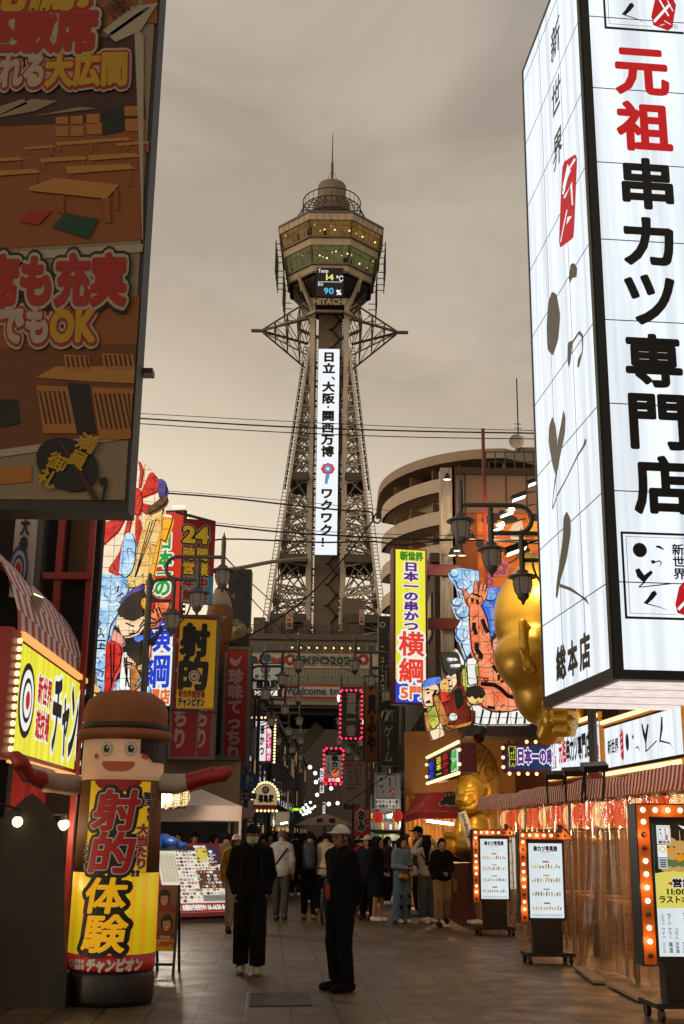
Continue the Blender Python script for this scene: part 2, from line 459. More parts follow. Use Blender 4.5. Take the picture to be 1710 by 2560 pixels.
def blob(name, mats, field, lo, hi, h, parent=None, M=None):
    V, Q = sn(field, lo, hi, h); b = MB()
    if M is not None: V = [M @ Vector(p) for p in V]
    b.add(V, Q); return b.build(name, mats, parent, True)
# ------------------------------------------------------------ ground
def ground_material():
    m = bpy.data.materials.new('street_slabs'); m.use_nodes = True; n = m.node_tree.nodes; l = m.node_tree.links; b = n['Principled BSDF']
    t = n.new('ShaderNodeTexCoord'); mp = n.new('ShaderNodeMapping'); mp.inputs['Rotation'].default_value = (0, 0, R(90) - R(3.4)); l.new(t.outputs['Object'], mp.inputs[0])
    mp.inputs['Location'].default_value = (0, .13, 0)
    br = n.new('ShaderNodeTexBrick'); br.offset = .5; br.inputs['Scale'].default_value = 1; br.inputs['Mortar Size'].default_value = .012
    br.inputs['Brick Width'].default_value = .62; br.inputs['Row Height'].default_value = .445; br.inputs['Mortar Smooth'].default_value = .3
    br.inputs['Color1'].default_value = C('#44341f'); br.inputs['Color2'].default_value = C('#66523a'); br.inputs['Mortar'].default_value = C('#15110e')
    l.new(mp.outputs[0], br.inputs[0])
    # some slabs are a cooler grey than the others
    w2 = n.new('ShaderNodeTexBrick'); w2.offset = .5; w2.inputs['Scale'].default_value = 1; w2.inputs['Mortar Size'].default_value = 0
    w2.inputs['Brick Width'].default_value = .62 * 3; w2.inputs['Row Height'].default_value = .89
    w2.inputs['Color1'].default_value = (0, 0, 0, 1); w2.inputs['Color2'].default_value = (1, 1, 1, 1); l.new(mp.outputs[0], w2.inputs[0])
    z = n.new('ShaderNodeTexNoise'); z.inputs['Scale'].default_value = .9; z.inputs['Detail'].default_value = 8; z.inputs['Roughness'].default_value = .7; l.new(t.outputs['Object'], z.inputs[0])
    g = n.new('ShaderNodeMix'); g.data_type = 'RGBA'; g.inputs[7].default_value = C('#41382d'); l.new(br.outputs[0], g.inputs[6])
    q = n.new('ShaderNodeMath'); q.operation = 'MULTIPLY'; q.inputs[1].default_value = .55; l.new(w2.outputs[0], q.inputs[0]); l.new(q.outputs[0], g.inputs[0])
    x = n.new('ShaderNodeMix'); x.data_type = 'RGBA'; x.blend_type = 'MULTIPLY'; x.inputs[0].default_value = 1; l.new(g.outputs[2], x.inputs[6])
    r = n.new('ShaderNodeMapRange'); r.inputs['From Min'].default_value = .3; r.inputs['From Max'].default_value = .7; r.inputs['To Min'].default_value = .55; r.inputs['To Max'].default_value = 1.2
    l.new(z.outputs[0], r.inputs[0]); l.new(r.outputs[0], x.inputs[7])
    mo = n.new('ShaderNodeMix'); mo.data_type = 'RGBA'; mo.inputs[7].default_value = C('#15110e'); l.new(br.outputs['Fac'], mo.inputs[0]); l.new(x.outputs[2], mo.inputs[6])
    l.new(mo.outputs[2], b.inputs['Base Color'])
    ro = n.new('ShaderNodeMapRange'); ro.inputs['From Min'].default_value = .3; ro.inputs['From Max'].default_value = .7; ro.inputs['To Min'].default_value = .34; ro.inputs['To Max'].default_value = .62
    z2 = n.new('ShaderNodeTexNoise'); z2.inputs['Scale'].default_value = 2.3; z2.inputs['Detail'].default_value = 6; l.new(t.outputs['Object'], z2.inputs[0])
    l.new(z2.outputs[0], ro.inputs[0]); l.new(ro.outputs[0], b.inputs['Roughness'])
    z3 = n.new('ShaderNodeTexNoise'); z3.inputs['Scale'].default_value = 60; z3.inputs['Detail'].default_value = 4; l.new(t.outputs['Object'], z3.inputs[0])
    hh = n.new('ShaderNodeMath'); hh.operation = 'MULTIPLY_ADD'; hh.inputs[1].default_value = -1.2; l.new(br.outputs['Fac'], hh.inputs[0]); l.new(z3.outputs[0], hh.inputs[2])
    u = n.new('ShaderNodeBump'); u.inputs['Strength'].default_value = .35; u.inputs['Distance'].default_value = .006; l.new(hh.outputs[0], u.inputs['Height']); l.new(u.outputs[0], b.inputs['Normal'])
    return m
b = MB(); b.poly([(-1500, -200, 0), (1500, -200, 0), (1500, 2600, 0), (-1500, 2600, 0)])
g_ = b.build('street', ground_material()); tag(g_, kind='structure')

# drain cover let into the slabs
p = [gnd(628, 2484, .004), gnd(775, 2482, .004), gnd(783, 2514, .004), gnd(622, 2517, .004)]
dc = thing('drain_cover', 'dark cast iron grate let into the paving slabs', 'drain cover', (p[0] + p[2]) / 2)
b = MB(); b.prism(p, (0, 0, .006)); b.build('base', mat('drain_iron', '#201e1c', .4, var=.3, scale=20), dc)
b = MB(); ru = p[1] - p[0]; rv = p[3] - p[0]; o = p[0] + Vector((0, 0, .0062))
for i in range(24):
    for j in range(6):
        if True:
            a = o + ru * ((i + .15 + .3 * (j % 2)) / 24.5) + rv * ((j + .2) / 6)
            b.para(a, ru * .45 / 24, rv * .5 / 6, (0, 0, .008))
b.build('grating', mat('drain_bars', '#4a4743', .35, metal=.5), dc)

# ------------------------------------------------------------ dark street fronts on both sides (walls behind the signs)
def fmat(name, c): return mat(name, c, .8, var=.25, scale=1.2)
def house(name, label, x0, x1, y0, y1, h, col, win, side, storeys=3, lit=0.15, seed=1):
    """a street building with window openings towards the street (side=+1: street lies at x0, -1: at x1)"""
    rnd = random.Random(seed); t = thing(name, label, 'building', ((x0 + x1) / 2, (y0 + y1) / 2, 0))
    b = MB(); b.para((x0, y0, 0), (x1 - x0, 0, 0), (0, y1 - y0, 0), (0, 0, h)); b.build('wall', fmat('facade_' + col[1:], col), t)
    b = MB(); b.para((x0 - .15, y0 - .15, h), (x1 - x0 + .3, 0, 0), (0, y1 - y0 + .3, 0), (0, 0, .3)); b.build('parapet', fmat('parapet', '#5a5048'), t)
    xs = x0 if side > 0 else x1; d = -1 if side > 0 else 1
    nb = max(1, int((y1 - y0) / 3)); sh = h / storeys
    k = 0
    for s_ in range(storeys):
        for j in range(nb):
            yc = y0 + (j + .5) * (y1 - y0) / nb; zc = s_ * sh + sh * .55
            k += 1
            if k > 40: continue
            fr = MB(); fr.para((xs, yc - .8, zc - .7), (d * .06, 0, 0), (0, 1.6, 0), (0, 0, 1.4)); f_ = fr.build('window', mat('window_frame_dark', '#2a2622', .5), t)
            pn = MB(); pn.para((xs + d * .06, yc - .7, zc - .6), (d * .012, 0, 0), (0, 1.4, 0), (0, 0, 1.2))
            pn.build('pane', mat('lit_pane', '#e0b070', emit=.35) if rnd.random() < lit else mat('dark_pane', '#14161a', .1), f_)
    # the end that faces the camera
    for s_ in range(1, storeys):
        for j in range(2):
            xc = x0 + (j + .5) * (x1 - x0) / 2; zc = s_ * sh + sh * .55
            fr = MB(); fr.para((xc - .7, y0 - .06, zc - .7), (1.4, 0, 0), (0, .06, 0), (0, 0, 1.4)); f_ = fr.build('window', mat('window_frame_dark', '#2a2622', .5), t)
            pn = MB(); pn.para((xc - .6, y0 - .072, zc - .6), (1.2, 0, 0), (0, .012, 0), (0, 0, 1.2)); pn.build('pane', mat('dark_pane', '#14161a', .1), f_)
    return t
house('shop_building', 'dark brown shop building behind the big wave lantern', -14, -6.3, 13.5, 25, 6.2, '#2b211b', 1, -1, 2, 0, 3)
house('shop_building', 'low dark house behind the red pufferfish signs', -14, -4.7, 30, 36, 6.6, '#2e2620', 1, -1, 2, 0.1, 4)
house('shop_building', 'dark house on the left side beyond the white tent', -16, -3.7, 37, 60, 8.0, '#2f2924', 1, -1, 3, 0.2, 5)
house('shop_building', 'dark house before the tower on the side of the round bulb sign', -18, -3.5, 62, 92, 7.6, '#332c26', 1, -1, 3, 0.2, 6)
house('shop_building', 'narrow dark house nearest the tower on the tent side', -20, -3.6, 94, 132, 9.0, '#352e28', 1, -1, 3, 0.2, 7)
house('shop_building', 'ochre shop house behind the black neon signs', 2.95, 14, 36, 58, 10, '#4a3a2a', 1, 1, 3, 0.2, 8)
house('shop_building', 'dark house beyond the red bulb skewer sign', 2.7, 16, 60, 92, 8.5, '#352d26', 1, 1, 3, 0.25, 9)
house('shop_building', 'far dark house nearest the tower on the skewer sign side', 2.7, 18, 94, 130, 9.0, '#38312b', 1, 1, 3, 0.2, 10)
# the end of the street beyond the tower
house('apartment_block', 'grey block closing the street beyond the tower', -34, 24, 205, 225, 34, '#4e463e', 1, 1, 5, 0.15, 12)

# ------------------------------------------------------------ curved apartment building
def apartments():
    Y = 100; label = 'tall beige apartment building with curved balconies'
    xl = at(965, 1400, Y).x; xr = at(1420, 1400, Y).x; ztop = at(1150, 1131, Y).z
    t = thing('apartment_building', label, 'building', ((xl + xr) / 2, Y + 6, 0))
    # plan outline: rounded left corner sweeping to the right
    def plan(off):
        pts = []
        rx = 10.5; cx = xl + rx; cy = Y + 12
        for i in range(13):
            a = R(180 + 90 * i / 12)
            pts.append((cx + (rx + off) * math.cos(a), cy + (13 + off) * math.sin(a)))
        pts.append((xr, cy - 13 - off + 3.5)); pts.append((xr, cy + 8)); pts.append((xl - off, cy + 8))
        return pts
    wallm = mat('apartment_wall', '#ab9683', .8, var=.12, scale=.4); band = mat('balcony_band', '#bfae9d', .75, var=.16, scale=.35)
    dark = mat('balcony_shade', '#5b4a3e', .8)
    P = plan(-2.2); b = MB(); b.prism([(x, y, ztop - 1.2) for x, y in P], (0, 0, -(ztop - 1.2))); b.build('wall', wallm, t)
    b = MB(); b.prism([(x, y, ztop) for x, y in plan(.3)], (0, 0, -.9)); b.build('roof', mat('apartment_roof', '#a08d7c', .8, var=.1, scale=.5), t)
    fh = 3.05; k = 0; z = ztop - 2.2
    while z > 3:
        lo = plan(0)
        b = MB(); n = len(lo)
        # parapet as a curved wall with thickness, and the balcony slab under it
        ins = plan(-.25)
        for i in range(14):
            a0, a1 = lo[i], lo[i + 1] if i + 1 < len(lo) else lo[0]; c0, c1 = ins[i], ins[i + 1]
            b.add([(a0[0], a0[1], z - 1.25), (a1[0], a1[1], z - 1.25), (a1[0], a1[1], z), (a0[0], a0[1], z), (c0[0], c0[1], z - 1.25), (c1[0], c1[1], z - 1.25), (c1[0], c1[1], z), (c0[0], c0[1], z)],
                  [(0, 1, 2, 3), (5, 4, 7, 6), (3, 2, 6, 7), (1, 0, 4, 5)])
        b.prism([(x, y, z - 1.05) for x, y in plan(-.05)[:15] + [(xr, Y + 14), (xl + 3, Y + 14)]], (0, 0, -.2))
        bal = b
        # lit/dark doors and dividing screens
        P2 = plan(-2.17); scr = bal; scr.mi = 1; win = MB()
        for i in range(3, 13, 2):
            a0, a1 = Vector((*P2[i], 0)), Vector((*P2[i + 1], 0)); d = (a1 - a0) * .8; o = a0 + d * .1
            nrm = Vector((d.y, -d.x, 0)).normalized(); win.para(o + nrm * .02 + Vector((0, 0, z - 1.0)), d, nrm * .05, (0, 0, 1.55))
            q0, q1 = P2[i], plan(-.3)[i]; scr.bar((q0[0], q0[1], z + .1), (q1[0], q1[1], z + .1), .08, 1.9)
        for j in range(5):
            f = j / 5; a0 = Vector((*P2[12], 0)); a1 = Vector((*P2[13], 0)); d = (a1 - a0) / 5 * .6; o = a0 + (a1 - a0) * (f + .05)
            nrm = Vector((d.y, -d.x, 0)).normalized(); win.para(o + nrm * .02 + Vector((0, 0, z - 1.0)), d, nrm * .05, (0, 0, 1.55))
            q = a0 + (a1 - a0) * f; scr.bar((q.x, q.y, z + .1), (q.x, q.y - 1.9, z + .1), .08, 1.9)
        win.build('balcony_doors', mat('apartment_glass', '#3a302a', .25), t); scr.build('balcony', [band, mat('screen_panel', '#8c6f5c', .8)], t)
        z -= fh; k += 1
    # penthouse box and dish
    xa = at(1290, 1150, Y + 10).x; xb = at(1430, 1150, Y + 10).x; zz = at(1300, 1118, Y + 10).z
    b = MB(); b.para((xa, Y + 10, ztop - 1), (xb - xa, 0, 0), (0, 7, 0), (0, 0, zz - ztop + 1)); b.build('penthouse', fmat('penthouse', '#7d6d5e'), t)
    d = at(1290, 1106, Y + 10); b = MB(); b.tube([(d.x, d.y, d.z - 1.4), d], .06, 6); b.lathe((0, 0, 0), [(.05, 0), (.5, .12), (.75, .3)], 14, False)
    for i in range(len(b.v) - 42, len(b.v)):
        x, y, zq = b.v[i]; b.v[i] = (d.x + x, d.y - zq, d.z + y)
    b.build('satellite_dish', mat('dish_white', '#b8ab9a', .5), t)
    # antenna mast on the roof
    a = at(1297, 1130, Y + 10); z1 = at(1293, 946, Y + 10).z
    m = thing('roof_antenna', 'thin antenna mast on the apartment roof', 'antenna', a)
    b = MB(); b.tube([a, (a.x, a.y, z1)], .07, 6); b.build('mast', DARKMETAL, m)
    b = MB()
    for k in range(4): b.bar((a.x - .5 + k * .05, a.y, a.z + 1.6 + k * .45), (a.x + .5 - k * .05, a.y, a.z + 1.6 + k * .45), .06)
    b.build('crossbar', DARKMETAL, m)
apartments()
# ------------------------------------------------------------ the observation tower at the end of the street
def tower():
    Y = 161.0; X0 = at(820, 1100, Y).x
    T = thing('observation_tower', 'tall steel lattice observation tower with two lit glass decks', 'tower', (X0, Y, 0))
    z_ = lambda py, y=Y: at(820, py, y).z
    hw = lambda px, py, y=Y: at(820 + px, py, y).x - at(820, py, y).x
    steel = CREAMSTEEL; dk = mat('tower_dark_steel', '#4d4238', .6, var=.25, scale=.5); deckm = mat('deck_panel', '#b5a189', .6, var=.14, scale=.7)
    zb = z_(1608, 154)
    # shaft pillars (front pair, rear pair) and lift core
    zt = z_(795, 158)
    for sx in (-1, 1):
        for sy in (-1, 1):
            b = MB(); wtop, wbot = hw(42, 800), hw(42, 1500)
            b.bar((X0 + sx * wbot, Y + sy * 2.6, zb - 6), (X0 + sx * wtop, Y + sy * 2.6, z_(745, 158)), .75, .75, (0, 1, 0)); b.build('pillar', steel, T)
            q = MB(); n = 150
            for i in range(n):                       # perforated flange along each pillar
                z0 = zb + (zt - zb) * i / n
                q.box((X0 + sx * (wbot + (wtop - wbot) * i / n - .42), Y + sy * 2.6, z0), (.35, .12, (zt - zb) / n * .5))
            q.build('flange', dk, T)
    b = MB(); b.box((X0 + .1, Y + 1.6, (zb - 8 + z_(745)) / 2), (hw(31, 1200) * 2, 2.4, z_(745) - zb + 8)); b.build('lift_core', mat('core_sheet', '#857464', .7, var=.2, scale=.5), T)
    # open stair seen inside
    b = MB(); zs = zb - 4; k = 0
    while zs < z_(760):
        s_ = 1 if k % 2 else -1
        b.bar((X0 + .9 - s_ * .6, Y + .2, zs), (X0 + .9 + s_ * .6, Y + .2, zs + 1.5), .5, .12); b.box((X0 + .9 + s_ * .8, Y + .2, zs + 1.5), (.5, .7, .12)); zs += 1.5; k += 1
    b.build('stair', mat('stair_dark', '#2e2822', .7), T)
    # outer legs and lattice
    za, zl = z_(888), z_(1600); aT, aB = hw(50, 888), hw(138, 1600); dT, dB = 2.8, 7.2
    A = lambda z: aT + (aB - aT) * ((za - z) / (za - zl)) ** 1.06 if z < za else aT
    Dp = lambda z: dT + (dB - dT) * ((za - z) / (za - zl)) if z < za else dT
    zc = [za - (za - zl) * (i / 40) for i in range(41)]
    for sx in (-1, 1):
        for sy in (-1, 1):
            b = MB()
            pts = [Vector((X0 + sx * A(z), Y + sy * Dp(z), z)) for z in zc]
            for i in range(40): b.bar(pts[i], pts[i + 1], .36, .36, (0, 1, 0))
            b.bar(pts[-1], pts[-1] + (pts[-1] - pts[-2]) * 9, .6, .6, (0, 1, 0))
            b.build('leg', steel, T)
        # ladder outside each side
        b = MB(); zi = zc
        for i in range(40):
            p, q = Vector((X0 + sx * (A(zi[i]) + .75), Y - Dp(zi[i]), zi[i])), Vector((X0 + sx * (A(zi[i + 1]) + .75), Y - Dp(zi[i + 1]), zi[i + 1]))
            b.bar(p, q, .09)
            for t_ in (0, .5):
                r_ = p.lerp(q, t_); b.bar(r_, r_ - Vector((sx * .7, 0, 0)), .08)
        b.build('ladder', dk, T)
        # neon panels hanging on the edge of the upper legs
        b = MB()
        for i in range(2, 21):
            p = Vector((X0 + sx * (A(zi[i]) + .55), Y - Dp(zi[i]) + .5, zi[i])); q = Vector((X0 + sx * (A(zi[i + 1]) + .55), Y - Dp(zi[i + 1]) + .5, zi[i + 1]))
            b.bar(p, p.lerp(q, .85), .24, .12, (0, 1, 0))
        b.build('neon_panel', mat('neon_back', '#241f1b', .6), T)
    lev = [888, 935, 985, 1035, 1068, 1100, 1135, 1170, 1208, 1262, 1292, 1335, 1360, 1412, 1484, 1502, 1560, 1600]
    lat = MB(); bd = MB()
    pw = lambda z: hw(42, 1200)
    for i, py in enumerate(lev):
        z = z_(py); a, d = A(z), Dp(z)
        cs = [(-a, -d), (a, -d), (a, d), (-a, d)]
        pairs = [((sx * a, sy * d), (sx * 2.6, sy * 2.9)) for sx in (-1, 1) for sy in (-1, 1)] + [((-a, -d), (-a, d)), ((a, -d), (a, d)), ((-2.6, 2.9), (2.6, 2.9))]
        for p, q in pairs:
            bd.bar((X0 + p[0], Y + p[1], z), (X0 + q[0], Y + q[1], z), .19); bd.bar((X0 + p[0], Y + p[1], z - .9), (X0 + q[0], Y + q[1], z - .9), .18)
            nn = 6
            for k in range(nn):
                f0, f1 = k / nn, (k + 1) / nn
                P0 = Vector((X0 + p[0] + (q[0] - p[0]) * f0, Y + p[1] + (q[1] - p[1]) * f0, z - (.9 if k % 2 else 0)))
                P1 = Vector((X0 + p[0] + (q[0] - p[0]) * f1, Y + p[1] + (q[1] - p[1]) * f1, z - (0 if k % 2 else .9))); lat.bar(P0, P1, .1)
        if py in (1208, 1412, 1560):
            for sx in (-1, 1):
                plat = MB(); plat.para((X0 + sx * 2.6, Y - d, z - .1), (sx * (a - 2.6), 0, 0), (0, 2 * d, 0), (0, 0, .25)); plat.bar((X0 + sx * 2.6, Y - d, z - .5), (X0 + sx * a, Y - d, z - .5), .12, 1.0)
                for k in range(12): plat.bar((X0 + sx * (2.6 + (a - 2.6) * k / 12), Y - d + .1, z - .2), (X0 + sx * (2.6 + (a - 2.6) * k / 12), Y + d, z - .2), .18, .5)
                plat.build('platform', dk, T)
        if i + 1 < len(lev):
            z2 = z_(lev[i + 1]); a2, d2 = A(z2), Dp(z2)
            for sx in (-1, 1):
                for sy in (-1, 1):      # front and rear: zigzag between pillar and leg
                    y1, y2 = Y + sy * d, Y + sy * d2
                    lat.bar((X0 + sx * a, y1, z), (X0 + sx * 2.7, Y + sy * 2.7, z2), .16); lat.bar((X0 + sx * 2.7, Y + sy * 2.7, z), (X0 + sx * a2, y2, z2), .16)
                    if i > 8: lat.bar((X0 + sx * (a + 2.7) / 2, (y1 + Y + sy * 2.7) / 2, z), (X0 + sx * a2, y2, z2), .13); lat.bar((X0 + sx * (a + 2.7) / 2, (y1 + Y + sy * 2.7) / 2, z), (X0 + sx * 2.7, Y + sy * 2.7, z2), .13)
                lat.bar((X0 + sx * a, Y - d, z), (X0 + sx * a2, Y + d2, z2), .18); lat.bar((X0 + sx * a, Y + d, z), (X0 + sx * a2, Y - d2, z2), .18)
    lat.build('lattice', mat('lattice_steel', '#776d62', .6, var=.2, scale=.4), T); bd.build('horizontal_girder', mat('girder_steel', '#a5937e', .6, var=.2, scale=.4), T)
    # star shaped neon frame half way up
    for sx in (-1, 1):
        b = MB(); zt_ = z_(829); tip = Vector((X0 + sx * hw(172, 829), Y, zt_)); base = []
        b.bar(tip, (X0 + sx * hw(196, 829), Y, zt_), .4)
        for z, d in ((z_(775), 3.2), (z_(829), 4.6), (z_(910), 3.0)):
            for sy in (-1, 1):
                e_ = Vector((X0 + sx * (hw(56, 800) if z == z_(829) else hw(50, 800)), Y + sy * d, z)); b.bar(tip, e_, .3 if z == z_(829) else .2); base.append(e_)
        for f in (.3, .55, .8):
            ring = [tip.lerp(e_, f) for e_ in (base[0], base[1], base[3], base[5], base[4], base[2])]
            for k in range(6): b.bar(ring[k], ring[(k + 1) % 6], .13)
            b.bar(ring[0], ring[4], .11); b.bar(ring[1], ring[3], .11); b.bar(ring[2], ring[5], .11)
        for k, (f0, f1) in enumerate(((.3, .55), (.55, .8), (.8, 1))):
            for e0, e1 in ((0, 2), (2, 4), (1, 3), (3, 5)): b.bar(tip.lerp(base[e0], f0), tip.lerp(base[e1], f1), .1)
        b.build('star_frame', mat('star_steel', '#57493c', .6), T)
    b = MB()
    ring = [Vector((X0 + 5.0 * math.cos(R(22.5 + 45 * k)), Y + 5.0 * math.sin(R(22.5 + 45 * k)), z_(812))) for k in range(8)]
    for k in range(8): b.bar(ring[k], ring[(k + 1) % 8], .5, .35)
    b.build('ring_walk', mat('girder_steel', '#a5937e'), T)
    # ---------------- observation decks
    Ra = 7.7; zf = lambda py: at(820, py, Y - Ra).z
    z1, z2, z3, z4, z5, z6 = (zf(p) for p in (531, 549, 588, 606, 649, 668))
    def octa(r): return [Vector((X0 + r / math.cos(R(22.5)) * math.cos(R(22.5 + 45 * k)), Y + r / math.cos(R(22.5)) * math.sin(R(22.5 + 45 * k)), 0)) for k in range(8)]
    def ring_band(b, ra, za_, rb, zb_):
        p, q = octa(ra), octa(rb)
        for k in range(8):
            b.poly([q[k] + Vector((0, 0, zb_)), q[(k + 1) % 8] + Vector((0, 0, zb_)), p[(k + 1) % 8] + Vector((0, 0, za_)), p[k] + Vector((0, 0, za_))])
    b = MB(); ring_band(b, 7.8, z1, 7.75, z2); ring_band(b, 7.15, z3, 7.0, z4); ring_band(b, 6.3, z5, 6.05, z6)
    ring_band(b, 7.0, z4, 6.85, z4 - .01); ring_band(b, 7.75, z2, 7.5, z2 - .02)
    p = octa(7.8); b.poly([v + Vector((0, 0, z1)) for v in p]); b.build('deck_band', deckm, T)
    # glazing
    up_g = mat('deck_glass_amber', '#7a5a24', .2, emit=.5, var=.75, scale=1.1, ecol='#8a6424'); lo_g = mat('deck_glass_green', '#5d5f38', .2, emit=.5, var=.7, scale=1.2, ecol='#6a6a3a')
    b = MB(); ring_band(b, 7.5, z2 - .02, 7.1, z3); b.build('upper_window', up_g, T)
    b = MB(); ring_band(b, 6.8, z4, 6.25, z5); b.build('lower_window', lo_g, T)
    mu = MB()
    for (ra, za_, rb, zb_) in ((7.53, z2, 7.13, z3), (6.83, z4, 6.28, z5)):
        p, q = octa(ra), octa(rb)
        for k in range(8):
            for i in range(6):
                f = i / 5; t_ = p[k].lerp(p[(k + 1) % 8], f) + Vector((0, 0, za_)); u_ = q[k].lerp(q[(k + 1) % 8], f) + Vector((0, 0, zb_)); mu.bar(t_, u_, .28 if i in (0, 5) else .1)
            m_ = .28; mu.bar(p[k].lerp(q[k], m_) + Vector((0, 0, za_ + (zb_ - za_) * m_)), p[(k + 1) % 8].lerp(q[(k + 1) % 8], m_) + Vector((0, 0, za_ + (zb_ - za_) * m_)), .08)
    for z, r_ in ((z3, 7.35), (z5, 6.5), (z1, 7.85), (z6, 6.1)):
        p = octa(r_)
        for k in range(8): mu.bar(p[k] + Vector((0, 0, z)), p[(k + 1) % 8] + Vector((0, 0, z)), .18, .3)
    for k in range(8):
        p, q = octa(7.8), octa(7.75)
        for i in range(1, 6): mu.bar(octa(7.82)[k].lerp(octa(7.82)[(k + 1) % 8], i / 6) + Vector((0, 0, z1)), octa(7.77)[k].lerp(octa(7.77)[(k + 1) % 8], i / 6) + Vector((0, 0, z2)), .05)
    mu.build('mullion', mat('mullion_steel', '#6b5b4b', .5), T)
    # lamps glowing just inside the glass
    pts = []; rnd = random.Random(5)
    for (r_, zz, n_) in ((7.28, z3 + 1.6, 7), (6.55, z5 + 1.6, 8)):
        for k in (4, 5, 6):
            p = octa(r_ + .05)
            for i in range(n_ if k == 5 else 4):
                f = (i + .5 + rnd.uniform(-.3, .3)) / (n_ if k == 5 else 4)
                pts.append(p[k].lerp(p[(k + 1) % 8], f) + Vector((0, 0, zz + rnd.uniform(-.9, .9))))
    bulbs(T, pts[::2], .13, BULB, name='deck_lamp'); bulbs(T, pts[1::2], .07, BULB, name='deck_lamp')
    # visitors inside as dark shapes behind the glass
    b = MB()
    for k in range(9):
        f = rnd.random(); kk = rnd.choice((4, 5, 6)); up_ = rnd.random() < .5; p = octa(7.22 if up_ else 6.35)
        q = p[kk].lerp(p[(kk + 1) % 8], f); zz = (z3 if up_ else z5) + .1; b.box((q.x, q.y, zz + .6), (.35, .2, 1.2)); b.ball((q.x, q.y, zz + 1.3), .17)
    b.build('visitors', mat('visitor_dark', '#15110d', .8), T)
    # dark hull under the decks, braces, side neon frames
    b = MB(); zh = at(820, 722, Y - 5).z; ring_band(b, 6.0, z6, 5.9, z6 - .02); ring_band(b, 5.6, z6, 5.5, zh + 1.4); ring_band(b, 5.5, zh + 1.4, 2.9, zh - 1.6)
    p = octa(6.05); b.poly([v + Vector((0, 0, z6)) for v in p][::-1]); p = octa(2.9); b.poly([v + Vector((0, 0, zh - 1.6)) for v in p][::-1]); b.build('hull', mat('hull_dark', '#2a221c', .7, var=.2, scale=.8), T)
    for sx in (-1, 1):
        b = MB()
        for sy in (-1, 1):
            b.bar((X0 + sx * 4.6, Y + sy * 4.4, z6), (X0 + sx * 2.6, Y + sy * 2.8, z_(795)), .42); b.bar((X0 + sx * 4.6, Y + sy * 5.8, z6), (X0 + sx * 4.2, Y + sy * 4.2, zh), .25)
        for i in range(5):
            f = i / 5; zq = zh - 1.6 - f * 4.5; xx = 4.0 - 1.3 * f; b.bar((X0 + sx * xx, Y - 3.4 + .5 * f, zq), (X0 + sx * 2.6, Y - 2.6, zq - .8), .12); b.bar((X0 + sx * 2.6, Y - 2.6, zq), (X0 + sx * xx, Y + 3.4, zq - .6), .12)
        b.build('brace', steel, T)
    for sx in (-1, 1):
        b = MB()
        for (ra, za_, zb_) in ((8.15, z2 - 1.2, z4 - 2.6), (6.9, z5 + .5, z6 - 3.8)):
            for sy in (-1, -.35, .35, 1):
                y_ = Y + sy * 3; b.para((X0 + sx * ra, y_ - .6, zb_), (sx * .12, 0, 0), (0, 1.2, 0), (0, 0, (za_ - zb_)))
                b.bar((X0 + sx * ra, y_, zb_ + .3), (X0 + sx * (ra - 1.2), y_, zb_ + .3), .1); b.bar((X0 + sx * ra, y_, za_ - .3), (X0 + sx * (ra - 1.2), y_, za_ - .3), .1)
        b.build('side_panel', mat('neon_back2', '#2c2621', .6), T)
    # roof works: ring railing, block, drum, mast
    zr = z_(531)
    zq = lambda p, r=4.4: at(820, p, Y - r).z
    b = MB(); b.lathe((X0, Y, 0), [(5.2, z1), (4.5, z1 + 1.2), (4.3, zq(513)), (2.7, zq(511))], 24); b.build('roof_cone', mat('roof_dark', '#2f2822', .7), T)
    b = MB(); b.lathe((X0, Y, 0), [(2.8, z1), (2.8, zq(486, 2.8)), (2.2, zq(485, 2.8)), (2.2, zq(449, 2.2)), (2.05, zq(446, 2.1)), (.3, zq(445, 2.1))], 28); b.build('drum', mat('drum_panel', '#7c6957', .6, var=.18, scale=2), T)
    b = MB()
    for zz in (zq(469), zq(489)):
        b.tube([(X0 + 4.45 * math.cos(2 * math.pi * k / 28), Y + 4.45 * math.sin(2 * math.pi * k / 28), zz) for k in range(28)], .09, 5, True)
    for k in range(28):
        a = 2 * math.pi * k / 28; b.bar((X0 + 4.45 * math.cos(a), Y + 4.45 * math.sin(a), z1 + .8), (X0 + 4.45 * math.cos(a), Y + 4.45 * math.sin(a), zq(469)), .07)
        b.bar((X0 + 4.45 * math.cos(a), Y + 4.45 * math.sin(a), zq(489)), (X0 + 2.6 * math.cos(a), Y + 2.6 * math.sin(a), zq(487)), .1)
        if k % 2 == 0:
            c0 = Vector((X0 + 5.7 * math.cos(a), Y + 5.7 * math.sin(a), z1)); b.bar(c0, c0 + Vector((0, 0, 2.2)), .08); b.bar(c0 + Vector((0, 0, 2.2)), (X0 + 4.45 * math.cos(a), Y + 4.45 * math.sin(a), zq(489)), .12)
            b.bar(c0 + Vector((0, 0, 1.1)), (X0 + 4.45 * math.cos(a), Y + 4.45 * math.sin(a), z1 + 1.4), .16, .05)
    b.build('railing', mat('rail_dark', '#3a3129', .6), T)
    za_ = zq(446, 2.1); zt2 = z_(333)
    b = MB(); b.tube([(X0, Y, za_ - .3), (X0, Y, za_ + 4), (X0, Y, za_ + 4.05), (X0, Y, zt2)], [.2, .2, .11, .05], 8)
    for k in range(3): a = 2 * math.pi * k / 3 + .5; b.bar((X0, Y, za_ + 2.9), (X0 + 1.6 * math.cos(a), Y + 1.6 * math.sin(a), za_), .05)
    b.build('mast', mat('mast_steel', '#57493c', .5), T)
    # ---------------- screens
    Ys = Y - 3.4
    pl = signplane((794, Ys), (849, Ys), 872, 1387); pl.A = Vector((X0 - pl.W / 2, Ys, pl.A.z))
    b = MB(); b.para(pl.P(0, 0, -.05), pl.u * pl.W, pl.v * pl.H, -pl.n * .5); s_ = b.build('screen_case', BLACK, T)
